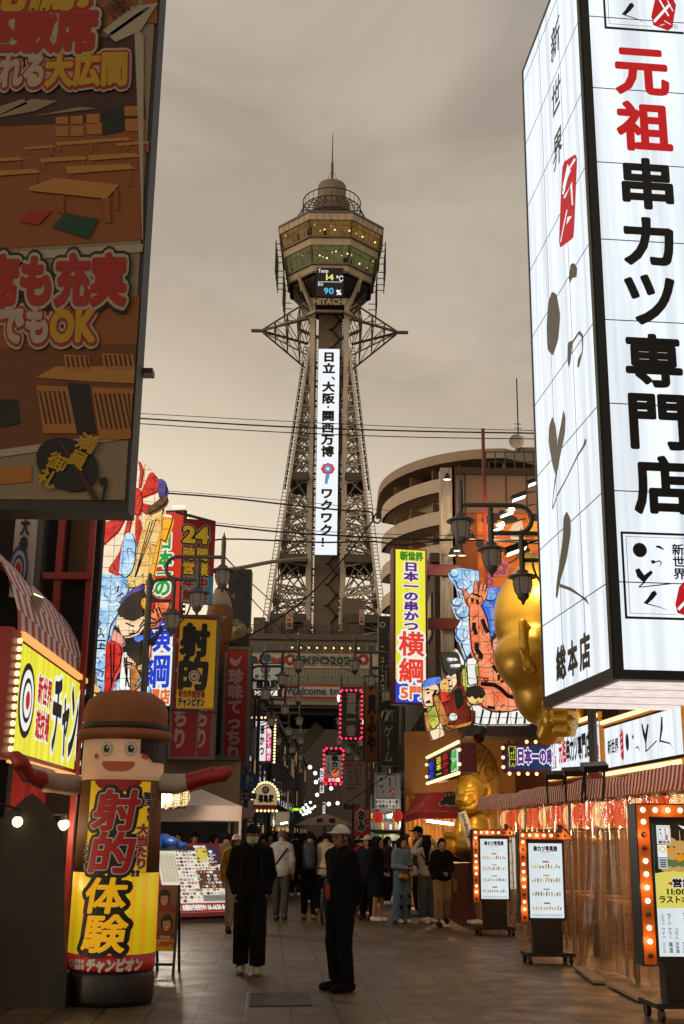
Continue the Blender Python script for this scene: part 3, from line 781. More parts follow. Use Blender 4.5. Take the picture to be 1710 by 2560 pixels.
    scr = mat('screen_white', '#f3f7fb', emit=1.0, sample=True)
    b = MB(); b.poly([pl.P(0, 0), pl.P(pl.W, 0), pl.P(pl.W, pl.H), pl.P(0, pl.H)]); b.build('screen', scr, T)
    b = MB(); W_, H_ = pl.W, pl.H
    rows = '日立、大阪・関西万博'; y0_ = .985; hh = .0535; y = y0_
    for ch in rows:
        h_ = {'、': .030, '・': .024}.get(ch, hh)
        if ch == '・': disc(b, pl, (W_ * .5, H_ * (y - h_ / 2)), W_ * .055, 0, .08)
        elif ch == '、': letters(b, pl, ch, (W_ * .62, H_ * (y - .03), W_ * .62 + H_ * .05, H_ * (y + .025)), 0, bold=.03, lift=.08)
        else: letters(b, pl, ch, (W_ * .2, H_ * (y - hh), W_ * .8, H_ * y), 0, bold=.05, lift=.08)
        y -= h_ + .0045
    y = .315
    for ch in 'ワクワク': letters(b, pl, ch, (W_ * .2, H_ * (y - hh), W_ * .8, H_ * y), 0, bold=.05, lift=.08); y -= hh + .004
    letters(b, pl, '！', (W_ * .2, H_ * (y - hh), W_ * .8, H_ * y), 0, bold=.03, lift=.08)
    b.build('lettering', INK, T)
    # a plain red and blue flower where the advert shows a mascot
    b = MB(); cu, cv = W_ * .53, H_ * .405
    for k in range(8): disc(b, pl, (cu + W_ * .2 * math.cos(k * .785), cv + W_ * .17 * math.sin(k * .785)), W_ * .12, 0, .08)
    disc(b, pl, (cu, cv), W_ * .17, 1, .12); disc(b, pl, (cu, cv), W_ * .07, 2, .16)
    shape(b, pl, [(cu - W_ * .1, cv - W_ * .28), (cu + W_ * .1, cv - W_ * .28), (cu - W_ * .02, cv - W_ * .75), (cu - W_ * .14, cv - W_ * .72)], 1, .08)
    b.build('flower_picture', [mat('led_red', '#d8433c', emit=.9), mat('led_blue', '#4f9fe0', emit=.9), scr], T)
    Yd = Y - 6.7
    pl = signplane((792, Yd), (860, Yd), 669, 741); pl.A = Vector((X0 - pl.W / 2, Yd, pl.A.z))
    b = MB(); b.para(pl.P(0, 0, -.01), pl.u * pl.W, pl.v * pl.H, -pl.n * .5); b.build('display', mat('display_black', '#050607', .35), T)
    b = MB(); W_, H_ = pl.W, pl.H
    letters(b, pl, 'Temp', (W_ * .06, H_ * .80, W_ * .44, H_ * .98), 0, bold=.012, lift=.05); letters(b, pl, '14', (W_ * .28, H_ * .53, W_ * .66, H_ * .82), 1, bold=.02, lift=.05)
    letters(b, pl, '℃', (W_ * .72, H_ * .50, W_ * .96, H_ * .76), 0, bold=.012, lift=.05); rect(b, pl, W_ * .06, H_ * .495, W_ * .94, H_ * .51, 0, .05)
    letters(b, pl, 'RH', (W_ * .06, H_ * .34, W_ * .25, H_ * .50), 0, bold=.012, lift=.05); letters(b, pl, '90', (W_ * .28, H_ * .05, W_ * .66, H_ * .35), 2, bold=.02, lift=.05)
    letters(b, pl, '%', (W_ * .74, H_ * .03, W_ * .94, H_ * .27), 0, bold=.04, lift=.05)
    b.build('lettering', [mat('led_white', '#f4f6f8', emit=1), mat('led_yellow', '#f1e67a', emit=1), mat('led_skyblue', '#5cbcf0', emit=1)], T)
    pl2 = signplane((784, Y - 6.6), (868, Y - 6.6), 744, 762); pl2.A.x = X0 - pl2.W / 2
    b = MB(); b.para(pl2.P(0, 0, -.02), pl2.u * pl2.W, pl2.v * pl2.H, -pl2.n * .15); b.build('name_backing', dk, T)
    b = MB(); letters(b, pl2, 'HITACHI', (pl2.W * .01, -pl2.H * .08, pl2.W * .99, pl2.H * 1.05), 0, bold=.05, lift=.05); b.build('name_letters', mat('name_steel', '#b09a84', .5), T)
    # the arched building under the tower
    Yb = 148
    B = thing('tower_base_building', 'cream building under the tower spanning the street with a banner of large letters', 'building', (X0, Yb, 0))
    xl, xr = at(612, 1700, Yb).x, at(946, 1700, Yb).x; zt = at(780, 1601, Yb).z; zlo = at(780, 1762, Yb).z
    tile = mat('base_tile', '#8d8474', .6, var=.1, scale=.8)
    b = MB(); b.para((xl, Yb, zlo), (xr - xl, 0, 0), (0, 26, 0), (0, 0, zt - zlo)); b.build('wall', tile, B)
    for k in range(2):
        b = MB(); x_ = (xl - 1, xr - 2.2)[k]; b.para((x_, Yb + .3, 0), (3.2, 0, 0), (0, 25, 0), (0, 0, zlo)); b.build('side_pier', mat('pier_dark', '#3a332c', .7, var=.2), B)
    b = MB(); b.para((xl - .5, Yb - .6, zt), (xr - xl + 1, 0, 0), (0, 27, 0), (0, 0, .7))
    for i in range(70): b.box((xl + (xr - xl) * i / 70, Yb - .65, zt + .35), (.1, .08, .7))
    b.build('roof', mat('base_roof', '#6e6253', .6), B)
    za, zc2 = at(780, 1629, Yb).z, at(780, 1613, Yb).z
    n_ = 15
    for i in range(n_):
        x_ = xl + .3 + (xr - xl - .6) * i / n_; wd = (xr - xl - .6) / n_
        f = MB(); f.para((x_, Yb - .05, za), (wd - .25, 0, 0), (0, .05, 0), (0, 0, zc2 - za)); f.build('window', mat('base_window', '#4a3f28', .2, emit=.25, var=.6, scale=1, ecol='#6b5226') if 4 < i < 13 else mat('base_glass', '#3b3a33', .15), B)
    bulbs(B, [(xl + (xr - xl) * (.35 + .5 * i / 8), Yb - .1, zc2 - .35) for i in range(9)], .12, BULB, name='lamp')
    za, zc2 = at(780, 1709, Yb).z, at(780, 1691, Yb).z
    for i in range(12):
        x_ = xl + 4 + (xr - xl - 4.6) * i / 12; f = MB(); f.para((x_, Yb - .05, za), ((xr - xl - 4.6) / 12 - .2, 0, 0), (0, .05, 0), (0, 0, zc2 - za)); f.build('window', mat('base_glass2', '#55604f', .15), B)
    bann = mat('base_banner', '#b4ab98', .7, var=.06)
    for (y0_, y1_, tx, x0_, x1_, lines) in ((1633, 1668, 'EXPO2025', 738, 892, 0), (1709, 1744, 'Welcome to OSAKA', 715, 940, 1)):
        pl = signplane((612, Yb - .12), (944, Yb - .12), y0_, y1_); pl.A.x = xl; pl.W = xr - xl
        b = MB(); b.para(pl.P(0, 0, -.01), pl.u * pl.W, pl.v * pl.H, -pl.n * .08); b.build('banner', bann, B)
        bx = pxbox(pl, x0_, y0_ + 4, x1_, y1_ - 4); b = MB()
        if not lines: letters(b, pl, tx, bx, 0, [(.05, 2), (.10, 1)], bold=.05, lift=.04)
        else: letters(b, pl, tx, bx, 3, [(.06, 2)], bold=.04, lift=.04)
        if not lines:
            cs = [1, 0, 1, 3, 1]
            for k in range(7): c = pl.hit(616 + k * 17, 1650 + (k % 3 - 1) * 5); disc(b, pl, c, .55 if k % 2 else .35, cs[k % 5], .03)
            for q in (726, 908):
                c = pl.hit(q, 1649)
                for k in range(7): disc(b, pl, (c[0] + .5 * math.cos(k * .9), c[1] + .5 * math.sin(k * .9)), .28, 1, .04)
                disc(b, pl, c, .3, 2, .06)
        else: rect(b, pl, 0, 0, pl.W, .25, 1, .02); rect(b, pl, 0, pl.H - .25, pl.W, pl.H, 1, .02)
        b.build('lettering', [mat('ban_green', '#1d4a44', .7), mat('ban_red', '#a8322a', .7), mat('ban_white', '#c9c1b0', .7), mat('ban_blue', '#2a5566', .7)], B)
    grid = MB()
    for i in range(40): grid.box((xl + (xr - xl) * i / 40, Yb - .02, (zt + zlo) / 2), (.05, .03, zt - zlo - .1))
    for i in range(8): grid.box(((xl + xr) / 2, Yb - .025, zlo + (zt - zlo) * (i + .5) / 8), (xr - xl, .02, .05))
    grid.build('tile_joint', mat('joint_dark', '#5a5347', .8), B)
    # sloping soffit and braces seen under the arch
    b = MB()
    p0, p1 = at(800, 1815, Yb + 6), at(676, 1960, Yb + 6); b.bar(p0, p1, 1.5, 1.2, (0, 1, 0)); b.build('arch_rib', mat('arch_rib', '#544b40', .7, var=.15), B); b = MB(); p0, p1 = at(838, 1800, Yb + 10), at(970, 1960, Yb + 10); b.bar(p0, p1, 1.3, 1.2, (0, 1, 0))
    b.build('arch_rib', mat('arch_rib', '#544b40', .7, var=.15), B)
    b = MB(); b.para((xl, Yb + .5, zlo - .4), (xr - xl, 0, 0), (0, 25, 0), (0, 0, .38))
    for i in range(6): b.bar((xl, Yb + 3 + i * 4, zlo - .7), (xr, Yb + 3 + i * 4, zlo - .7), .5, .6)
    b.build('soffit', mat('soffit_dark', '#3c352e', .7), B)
    # plant and boards on its roof
    b = MB(); rnd = random.Random(9)
    for i in range(16):
        x_ = rnd.uniform(xl + .5, xr - 2); b.para((x_, Yb + rnd.uniform(1, 5), zt + .7), (rnd.uniform(.8, 2.2), 0, 0), (0, 1.5, 0), (0, 0, rnd.uniform(.8, 2.6)))
    b.build('roof_unit', mat('roof_unit', '#5f5347', .6, var=.2, scale=1), B)
    b = MB(); b.para((at(856, 1500, Yb + 8).x, Yb + 8, zt + .7), (at(912, 1500, Yb + 8).x - at(856, 1500, Yb + 8).x, 0, 0), (0, 5, 0), (0, 0, at(880, 1508, Yb + 8).z - zt)); b.build('lift_house', mat('lift_house', '#6b5b4c', .7, var=.1), B)
    for (x0_, x1_, y0_, y1_, c) in ((714, 732, 1521, 1572, '#b2937c'), (898, 911, 1523, 1562, '#a8978a')):
        pl = signplane((x0_, Yb + .5), (x1_, Yb + .5), y0_, y1_); bb = MB(); bb.para(pl.P(0, 0), pl.u * pl.W, pl.v * pl.H, -pl.n * .2); q = bb.build('notice_board', mat('notice' + c[1:], c, .7), B)
        bb = MB(); rect(bb, pl, pl.W * .2, pl.H * .1, pl.W * .8, pl.H * .3, 0, .03); rect(bb, pl, pl.W * .2, pl.H * .4, pl.W * .7, pl.H * .48, 0, .03); bb.build('marking', mat('notice_red', '#7a3026', .7), q)
        bb = MB(); bb.bar(pl.P(pl.W / 2, 0), pl.P(pl.W / 2, -2.5), .15); bb.build('post', dk, q)
    b = MB()
    for i in range(45):
        x_ = xl + (xr - xl) * i / 44; b.bar((x_, Yb - .3, zt + .7), (x_, Yb - .3, zt + 1.9), .05)
    for k in (1.1, 1.9): b.bar((xl, Yb - .3, zt + k), (xr, Yb - .3, zt + k), .06)
    b.build('roof_railing', mat('rail_dark', '#3a3129'), B)
tower()
# ------------------------------------------------------------ right side: the curtained skewer restaurant and its signs
CA = gnd(1620, 2500); CB = gnd(1450, 2430)
ED = (CB - CA).normalized()                      # along the street, away from the camera
ER = Vector((ED.y, -ED.x, 0)).normalized()       # to the right of the street
def lightbox(name, col, emit, lo=.76):
    if name in MATS: return MATS[name]
    m = mat(name, col, emit=emit, sample=True); n = m.node_tree.nodes; l = m.node_tree.links; b = n['Principled BSDF']
    t = n.new('ShaderNodeTexCoord'); mp = n.new('ShaderNodeMapping'); mp.inputs['Scale'].default_value = (3.2, 3.2, .12); l.new(t.outputs['Object'], mp.inputs[0])
    z = n.new('ShaderNodeTexNoise'); z.inputs['Scale'].default_value = 1.6; z.inputs['Detail'].default_value = 2; l.new(mp.outputs[0], z.inputs[0])
    r = n.new('ShaderNodeMapRange'); r.inputs['From Min'].default_value = .35; r.inputs['From Max'].default_value = .6; r.inputs['To Min'].default_value = lo * emit; r.inputs['To Max'].default_value = emit
    l.new(z.outputs[0], r.inputs[0]); l.new(r.outputs[0], b.inputs['Emission Strength']); return m
WHITEBOX = lightbox('white_lightbox', '#eef6fd', 1.1)
RED_E = mat('sign_red', '#c8161c', emit=.85); SEAL = mat('seal_red', '#d2202a', emit=.75)

def logo(b, pl, box, ink=0, red=1, white=2, lift=.006, tx='新世界'):
    """brush-written shop emblem in a ragged frame with a red seal"""
    u0_, v0_, u1_, v1_ = box; W_, H_ = u1_ - u0_, v1_ - v0_
    q = lambda x, y: (u0_ + x * W_, v1_ - y * H_)
    e1 = .028
    for x0, y0, x1, y1 in ((0, 0, 1, e1), (0, 1 - e1, 1, 1), (0, e1, e1, 1 - e1), (1 - e1, e1, 1, .55)): shape(b, pl, [q(x0, y0), q(x1, y0), q(x1, y1), q(x0, y1)], ink, lift)
    for x0, y0, x1, y1 in ((.06, .055, .94, .06), (.06, .055, .066, .94), (.06, .935, .6, .94)): shape(b, pl, [q(x0, y0), q(x1, y0), q(x1, y1), q(x0, y1)], ink, lift)
    c = q(.22, .21); disc(b, pl, c, .085 * W_, ink, lift, .085 * H_, 16)
    shape(b, pl, [q(.41, .155), q(.46, .15), q(.51, .19), q(.5, .2), q(.45, .18), q(.42, .175)], ink, lift)
    shape(b, pl, [q(.34, .33), q(.37, .32), q(.40, .335), q(.45, .32), q(.475, .345), q(.46, .38), q(.43, .39), q(.455, .37), q(.46, .345), q(.44, .335), q(.40, .35), q(.36, .37)], ink, lift)
    shape(b, pl, [q(.15, .44), q(.20, .42), q(.255, .5), q(.28, .48), q(.34, .44), q(.36, .47), q(.3, .53), q(.25, .59), q(.17, .52)], ink, lift)
    shape(b, pl, [q(.24, .58), q(.18, .63), q(.185, .645), q(.56, .595), q(.57, .58), q(.2, .632), q(.26, .585)], ink, lift)
    shape(b, pl, [q(.33, .69), q(.37, .67), q(.395, .71), q(.34, .77), q(.27, .83), q(.225, .82), q(.28, .76)], ink, lift)
    shape(b, pl, [q(.27, .82), q(.4, .85), q(.55, .905), q(.4, .86), q(.26, .83)], ink, lift)
    letters(b, pl, tx, (u0_ + .60 * W_, v1_ - .54 * H_, u0_ + .75 * W_, v1_ - .12 * H_), ink, vertical=True, bold=.025, lift=lift)
    shape(b, pl, [q(.62, .92), q(.6, .82), q(.66, .62), q(.72, .56), q(.9, .6), q(.93, .66), q(.86, .93), q(.8, .97)], red, lift)
    for s0, s1 in (((.63, .88), (.85, .66)), ((.72, .62), (.82, .8)), ((.76, .86), (.84, .9)), ((.7, .92), (.76, .9)), ((.82, .62), (.88, .74))):
        d = (-(s1[1] - s0[1]) * .05, (s1[0] - s0[0]) * .05)
        shape(b, pl, [q(s0[0] - d[0], s0[1] - d[1]), q(s1[0] - d[0], s1[1] - d[1]), q(s1[0] + d[0], s1[1] + d[1]), q(s0[0] + d[0], s0[1] + d[1])], white, lift + pl.eps * 2)

def big_sign():
    A = at(1537, 1697, 13.0); zb = A.z
    B = gnd(1362, 1768, zb); zt = at(1323, 180, B.y).z; H = zt - zb
    u = (A - B); wl = u.length; rr = Vector((u.y, -u.x, 0)).normalized(); rr = rr if rr.x > 0 else -rr
    Wf = 3.0
    t = thing('lightbox_sign', 'tall white lit box sign with red and black characters above the curtained restaurant', 'sign', (A + B) / 2 + rr * Wf / 2)
    left = Plane(B, A, H); front = Plane(A, A + rr * Wf, H)
    fr = .13
    b = MB(); nin = .03
    b.para(left.P(0, 0, -.02) , left.u * (wl - .02), (0, 0, H), rr * (Wf)); b.build('casing', BLACK, t)
    for nm, pl in (('left_face', left), ('front_face', front)):
        b = MB(); seam = MB(); fb = MB()
        e = fr if pl is left else fr * .8
        b.poly([pl.P(.05 if pl is left else e, e, .004), pl.P(pl.W - (.1 if pl is left else e), e, .004), pl.P(pl.W - (.1 if pl is left else e), H - .04, .004), pl.P(.05 if pl is left else e, H - .04, .004)]); f = b.build(nm, WHITEBOX, t)
        z = .12 + .98
        while z < H:
            seam.para(pl.P(.05, z, .005), pl.u * (pl.W - .1), (0, 0, .012), pl.n * .003); z += 1.085
        if pl is left:
            for k in (1, 2): seam.para(pl.P(pl.W * k / 3, .1, .0055), pl.u * .008, (0, 0, H - .14), pl.n * .003)
        seam.build('seam', mat('panel_seam', '#3d444d', .6), f)
        for uu, vv, du, dv in ((0, 0, pl.W, e), (0, H - .04, pl.W, .04), (0, e, .05 if pl is left else e, H - e - .04), (pl.W - (.1 if pl is left else e), e, .1 if pl is left else e, H - e - .04)):
            fb.para(pl.P(uu, vv, -.01), pl.u * du, pl.v * dv, pl.n * .03)
        fb.build('frame', BLACK, t)
    b = MB(); q = lambda uu, vv: left.P(uu, -.015) + rr * vv
    b.poly([q(.08, .08), q(.08, Wf - .08), q(wl - .08, Wf - .08), q(wl - .08, .08)][::-1]); f = b.build('underside', lightbox('underside_light', '#ffeee6', .95, .8), t)
    b = MB()
    for k in (1, 2, 3): b.para(q(wl * k / 4, .08) - Vector((0, 0, .006)), left.u * .012, rr * (Wf - .16), (0, 0, .004))
    b.build('seam', mat('panel_seam', '#3d444d'), f)
    # writing on the front
    b = MB()
    for ch, x0, y0, x1, y1, m in (('元', 1534, 122, 1672, 242, 1), ('祖', 1538, 254, 1680, 382, 1), ('串', 1551, 395, 1683, 527, 0), ('カ', 1555, 543, 1686, 668, 0), ('ツ', 1560, 686, 1690, 816, 0), ('専', 1560, 834, 1706, 972, 0), ('門', 1570, 984, 1718, 1128, 0), ('店', 1580, 1138, 1728, 1290, 0)):
        letters(b, front, ch, pxbox(front, x0, y0, x1, y1), m, bold=.038, lift=.014, tight=True)
    logo(b, front, pxbox(front, 1556, 1333, 1766, 1550), 0, 1, 2, .014); logo(b, front, pxbox(front, 1505, -130, 1700, 80), 0, 1, 2, .014)
    c = front.hit(1687, 68); b.mi = 0
    for k in range(20): a0, a1 = k * math.pi / 10, (k + 1) * math.pi / 10; b.poly([front.P(c[0] + r_ * math.cos(a), c[1] + r_ * math.sin(a), .014) for r_, a in ((.036, a0), (.036, a1), (.031, a1), (.031, a0))][::-1])
    letters(b, front, 'R', (c[0] - .017, c[1] - .024, c[0] + .02, c[1] + .022), 0, bold=.01, lift=.014)
    b.build('front_lettering', [INK, RED_E, WHITEBOX], t)
    # brush writing on the left face
    b = MB(); P_ = lambda ox, oy, pts: [left.hit(*p) for p in cp(ox, oy, .2768, pts)]
    for ch, x0, y0, x1, y1 in (('新', 1368, 30, 1410, 175), ('世', 1370, 190, 1412, 300), ('界', 1376, 300, 1414, 446)):
        c = left.hit((x0 + x1) / 2, (y0 + y1) / 2); h_ = .28; w_ = .24
        letters(b, left, ch, (c[0] - w_, c[1] - h_, c[0] + w_, c[1] + h_), 0, bold=.02, lift=.012, slant=.15)
    shape(b, left, soft(P_(1300, 0, [(392, 1470), (510, 1390), (525, 1440), (498, 2060), (490, 2150), (370, 2240), (360, 2180), (375, 1800)])), 1, .012)
    for seg in (((440, 1480), (470, 1540), (400, 1700), (395, 1690)), ((500, 1430), (515, 1440), (440, 1560), (435, 1545)), ((430, 1560), (450, 1560), (405, 1760), (390, 1750)), ((400, 1790), (420, 1785), (480, 1640), (490, 1850), (478, 1855), (465, 1680)), ((430, 1900), (440, 1890), (380, 2190), (372, 2180)), ((440, 1960), (480, 1950), (430, 2030))):
        shape(b, left, P_(1300, 0, seg), 2, .016)
    for pts in ([(465, 215), (500, 210), (525, 250), (520, 335), (480, 345), (458, 395), (447, 340)], [(295, 465), (340, 490), (372, 680), (355, 900), (305, 1050), (255, 990), (247, 780), (262, 560)],
                [(440, 925), (485, 905), (495, 915), (480, 960), (465, 1100), (447, 1160), (435, 1080)], [(485, 905), (545, 815), (580, 860), (578, 1000), (540, 1155), (525, 1150), (530, 1080), (570, 1000), (565, 880), (540, 850), (495, 920)],
                [(300, 1590), (330, 1680), (345, 1820), (345, 2110), (330, 2130), (300, 2030), (265, 1830), (270, 1680)], [(345, 1820), (370, 1700), (400, 1530), (420, 1600), (415, 1750), (370, 1960), (345, 2110)],
                [(595, 1785), (612, 1815), (600, 1855), (530, 1960), (420, 2180), (345, 2320), (348, 2285), (430, 2140), (520, 1950), (580, 1850)], [(330, 2110), (345, 2110), (318, 2250), (300, 2430), (296, 2420), (312, 2230)],
                [(348, 2285), (345, 2320), (306, 2432), (297, 2430)]):
        shape(b, left, soft(P_(1300, 600, pts), 2), 0, .012)
    for pts in ([(430, 280), (465, 350), (468, 480), (430, 720), (370, 920), (345, 1070), (330, 1060), (335, 950), (370, 700), (395, 520), (400, 340)], [(365, 935), (470, 972), (560, 1040), (610, 1070), (637, 1138), (600, 1095), (545, 1048), (450, 995), (365, 968)]):
        shape(b, left, soft(P_(1300, 1200, pts), 2), 0, .012)
    for ch, x0, y0, x1, y1 in (('総', 1392, 1600, 1418, 1712), ('本', 1421, 1588, 1447, 1702), ('店', 1450, 1566, 1479, 1690)):
        c = left.hit((x0 + x1) / 2, (y0 + y1) / 2); l_ = left.hit(x0, (y0 + y1) / 2)[0]; r_ = left.hit(x1, (y0 + y1) / 2)[0]
        letters(b, left, ch, (l_, c[1] - .23, r_, c[1] + .23), 0, bold=.045, lift=.012, tight=True)
    b.build('side_lettering', [mat('side_ink', '#2d2924', .35), SEAL, WHITEBOX], t)
big_sign()

# ------------------------------------------------------------ striped awning, plastic curtain and what glows behind it
NEAR, FAR = 7.5, 13.5                      # along the curtain from CA: towards / away from the camera
PC = Plane(CA + ED * (FAR - .9) + ER * .42, CA - ED * NEAR + ER * .42, 2.1); PC.eps = .003
def u_at(px, py): return PC.hit(px, py)[0]
UFAR = u_at(1222, 2100)
zval0, zval1, zval2 = (PC.hit(1700, y)[1] for y in (1976, 1950, 1921))
def awning():
    t = thing('striped_awning', 'red and white striped fabric awning over the plastic curtain', 'awning', PC.P(PC.W / 2, zval1))
    w_ = .062; n_ = int((PC.W - UFAR) / w_); b = MB(); rnd = random.Random(3)
    sag = lambda u: .035 * math.sin(u * 2.1) + .02 * math.sin(u * 5.3 + 1)
    b.v = []
    for i in range(n_):
        u0_, u1_ = UFAR + i * w_, UFAR + (i + 1) * w_; b.mi = i % 2
        for uu in (0,):
            s0, s1 = sag(u0_) * .5, sag(u1_) * .5
            # valance with scalloped hem
            for k in range(3):
                f0, f1 = k / 3, (k + 1) / 3; a0, a1 = u0_ + (u1_ - u0_) * f0, u0_ + (u1_ - u0_) * f1
                sc = lambda a: -.018 * abs(math.sin((a - UFAR) / (w_ * 2) * math.pi))
                q0, q1 = sag(a0) * .4, sag(a1) * .4
                b.poly([PC.P(a0, zval0 + sc(a0), .22 + q0), PC.P(a1, zval0 + sc(a1), .22 + q1), PC.P(a1, zval1 + .01 * math.sin(a1 * 3), .2), PC.P(a0, zval1 + .01 * math.sin(a0 * 3), .2)])
            b.poly([PC.P(u0_, zval1 + .01 * math.sin(u0_ * 3), .203), PC.P(u1_, zval1 + .01 * math.sin(u1_ * 3), .203), PC.P(u1_, zval2 + s1, .18), PC.P(u0_, zval2 + s0, .18)])
            b.poly([PC.P(u0_, zval2 + s0, .18), PC.P(u1_, zval2 + s1, .18), PC.P(u1_, zval2 + .04, -.95), PC.P(u0_, zval2 + .04, -.95)])
    b.build('fabric', [mat('awning_red', '#a3261f', .8, var=.2, scale=3), mat('awning_white', '#dcc6b8', .8, var=.2, scale=3)], t)
    b = MB(); b.tube([PC.P(UFAR, zval1, .17), PC.P(PC.W, zval1, .17)], .02, 6); b.build('front_bar', DARKMETAL, t)
    for u in [UFAR + .1 + k * 2.4 for k in range(8)]:
        if u < PC.W: q = MB(); q.bar(PC.P(u, zval1, .17), PC.P(u, zval2, -.9), .03); q.build('arm', DARKMETAL, t)
awning()
def plastic():
    m = bpy.data.materials.new('plastic_sheet'); m.use_nodes = True; n = m.node_tree.nodes; l = m.node_tree.links; n.remove(n['Principled BSDF'])
    o = n['Material Output']; tr = n.new('ShaderNodeBsdfTransparent'); tr.inputs[0].default_value = (.92, .80, .66, 1)
    gl = n.new('ShaderNodeBsdfGlossy'); gl.inputs['Roughness'].default_value = .14; gl.inputs[0].default_value = (.9, .88, .84, 1)
    tl = n.new('ShaderNodeBsdfTranslucent'); tl.inputs[0].default_value = (.62, .46, .32, 1); df = n.new('ShaderNodeBsdfDiffuse'); df.inputs[0].default_value = (.42, .36, .30, 1)
    a1 = n.new('ShaderNodeMixShader'); a2 = n.new('ShaderNodeMixShader'); a3 = n.new('ShaderNodeMixShader')
    a1.inputs[0].default_value = .3; l.new(tl.outputs[0], a1.inputs[1]); l.new(df.outputs[0], a1.inputs[2])
    t = n.new('ShaderNodeTexCoord'); mp = n.new('ShaderNodeMapping'); mp.inputs['Scale'].default_value = (5, 5, .35); l.new(t.outputs['Object'], mp.inputs[0])
    z = n.new('ShaderNodeTexNoise'); z.inputs['Scale'].default_value = 1.8; z.inputs['Detail'].default_value = 5; l.new(mp.outputs[0], z.inputs[0])
    r = n.new('ShaderNodeMapRange'); r.inputs['From Min'].default_value = .35; r.inputs['From Max'].default_value = .65; r.inputs['To Min'].default_value = .14; r.inputs['To Max'].default_value = .42; l.new(z.outputs[0], r.inputs[0])
    l.new(r.outputs[0], a2.inputs[0]); l.new(tr.outputs[0], a2.inputs[1]); l.new(a1.outputs[0], a2.inputs[2])
    fr = n.new('ShaderNodeFresnel'); fr.inputs[0].default_value = 1.35; l.new(fr.outputs[0], a3.inputs[0]); l.new(a2.outputs[0], a3.inputs[1]); l.new(gl.outputs[0], a3.inputs[2]); l.new(a3.outputs[0], o.inputs[0])
    bp = n.new('ShaderNodeBump'); bp.inputs['Strength'].default_value = .5; bp.inputs['Distance'].default_value = .03; l.new(z.outputs[0], bp.inputs['Height']); l.new(bp.outputs[0], gl.inputs['Normal'])
    return m
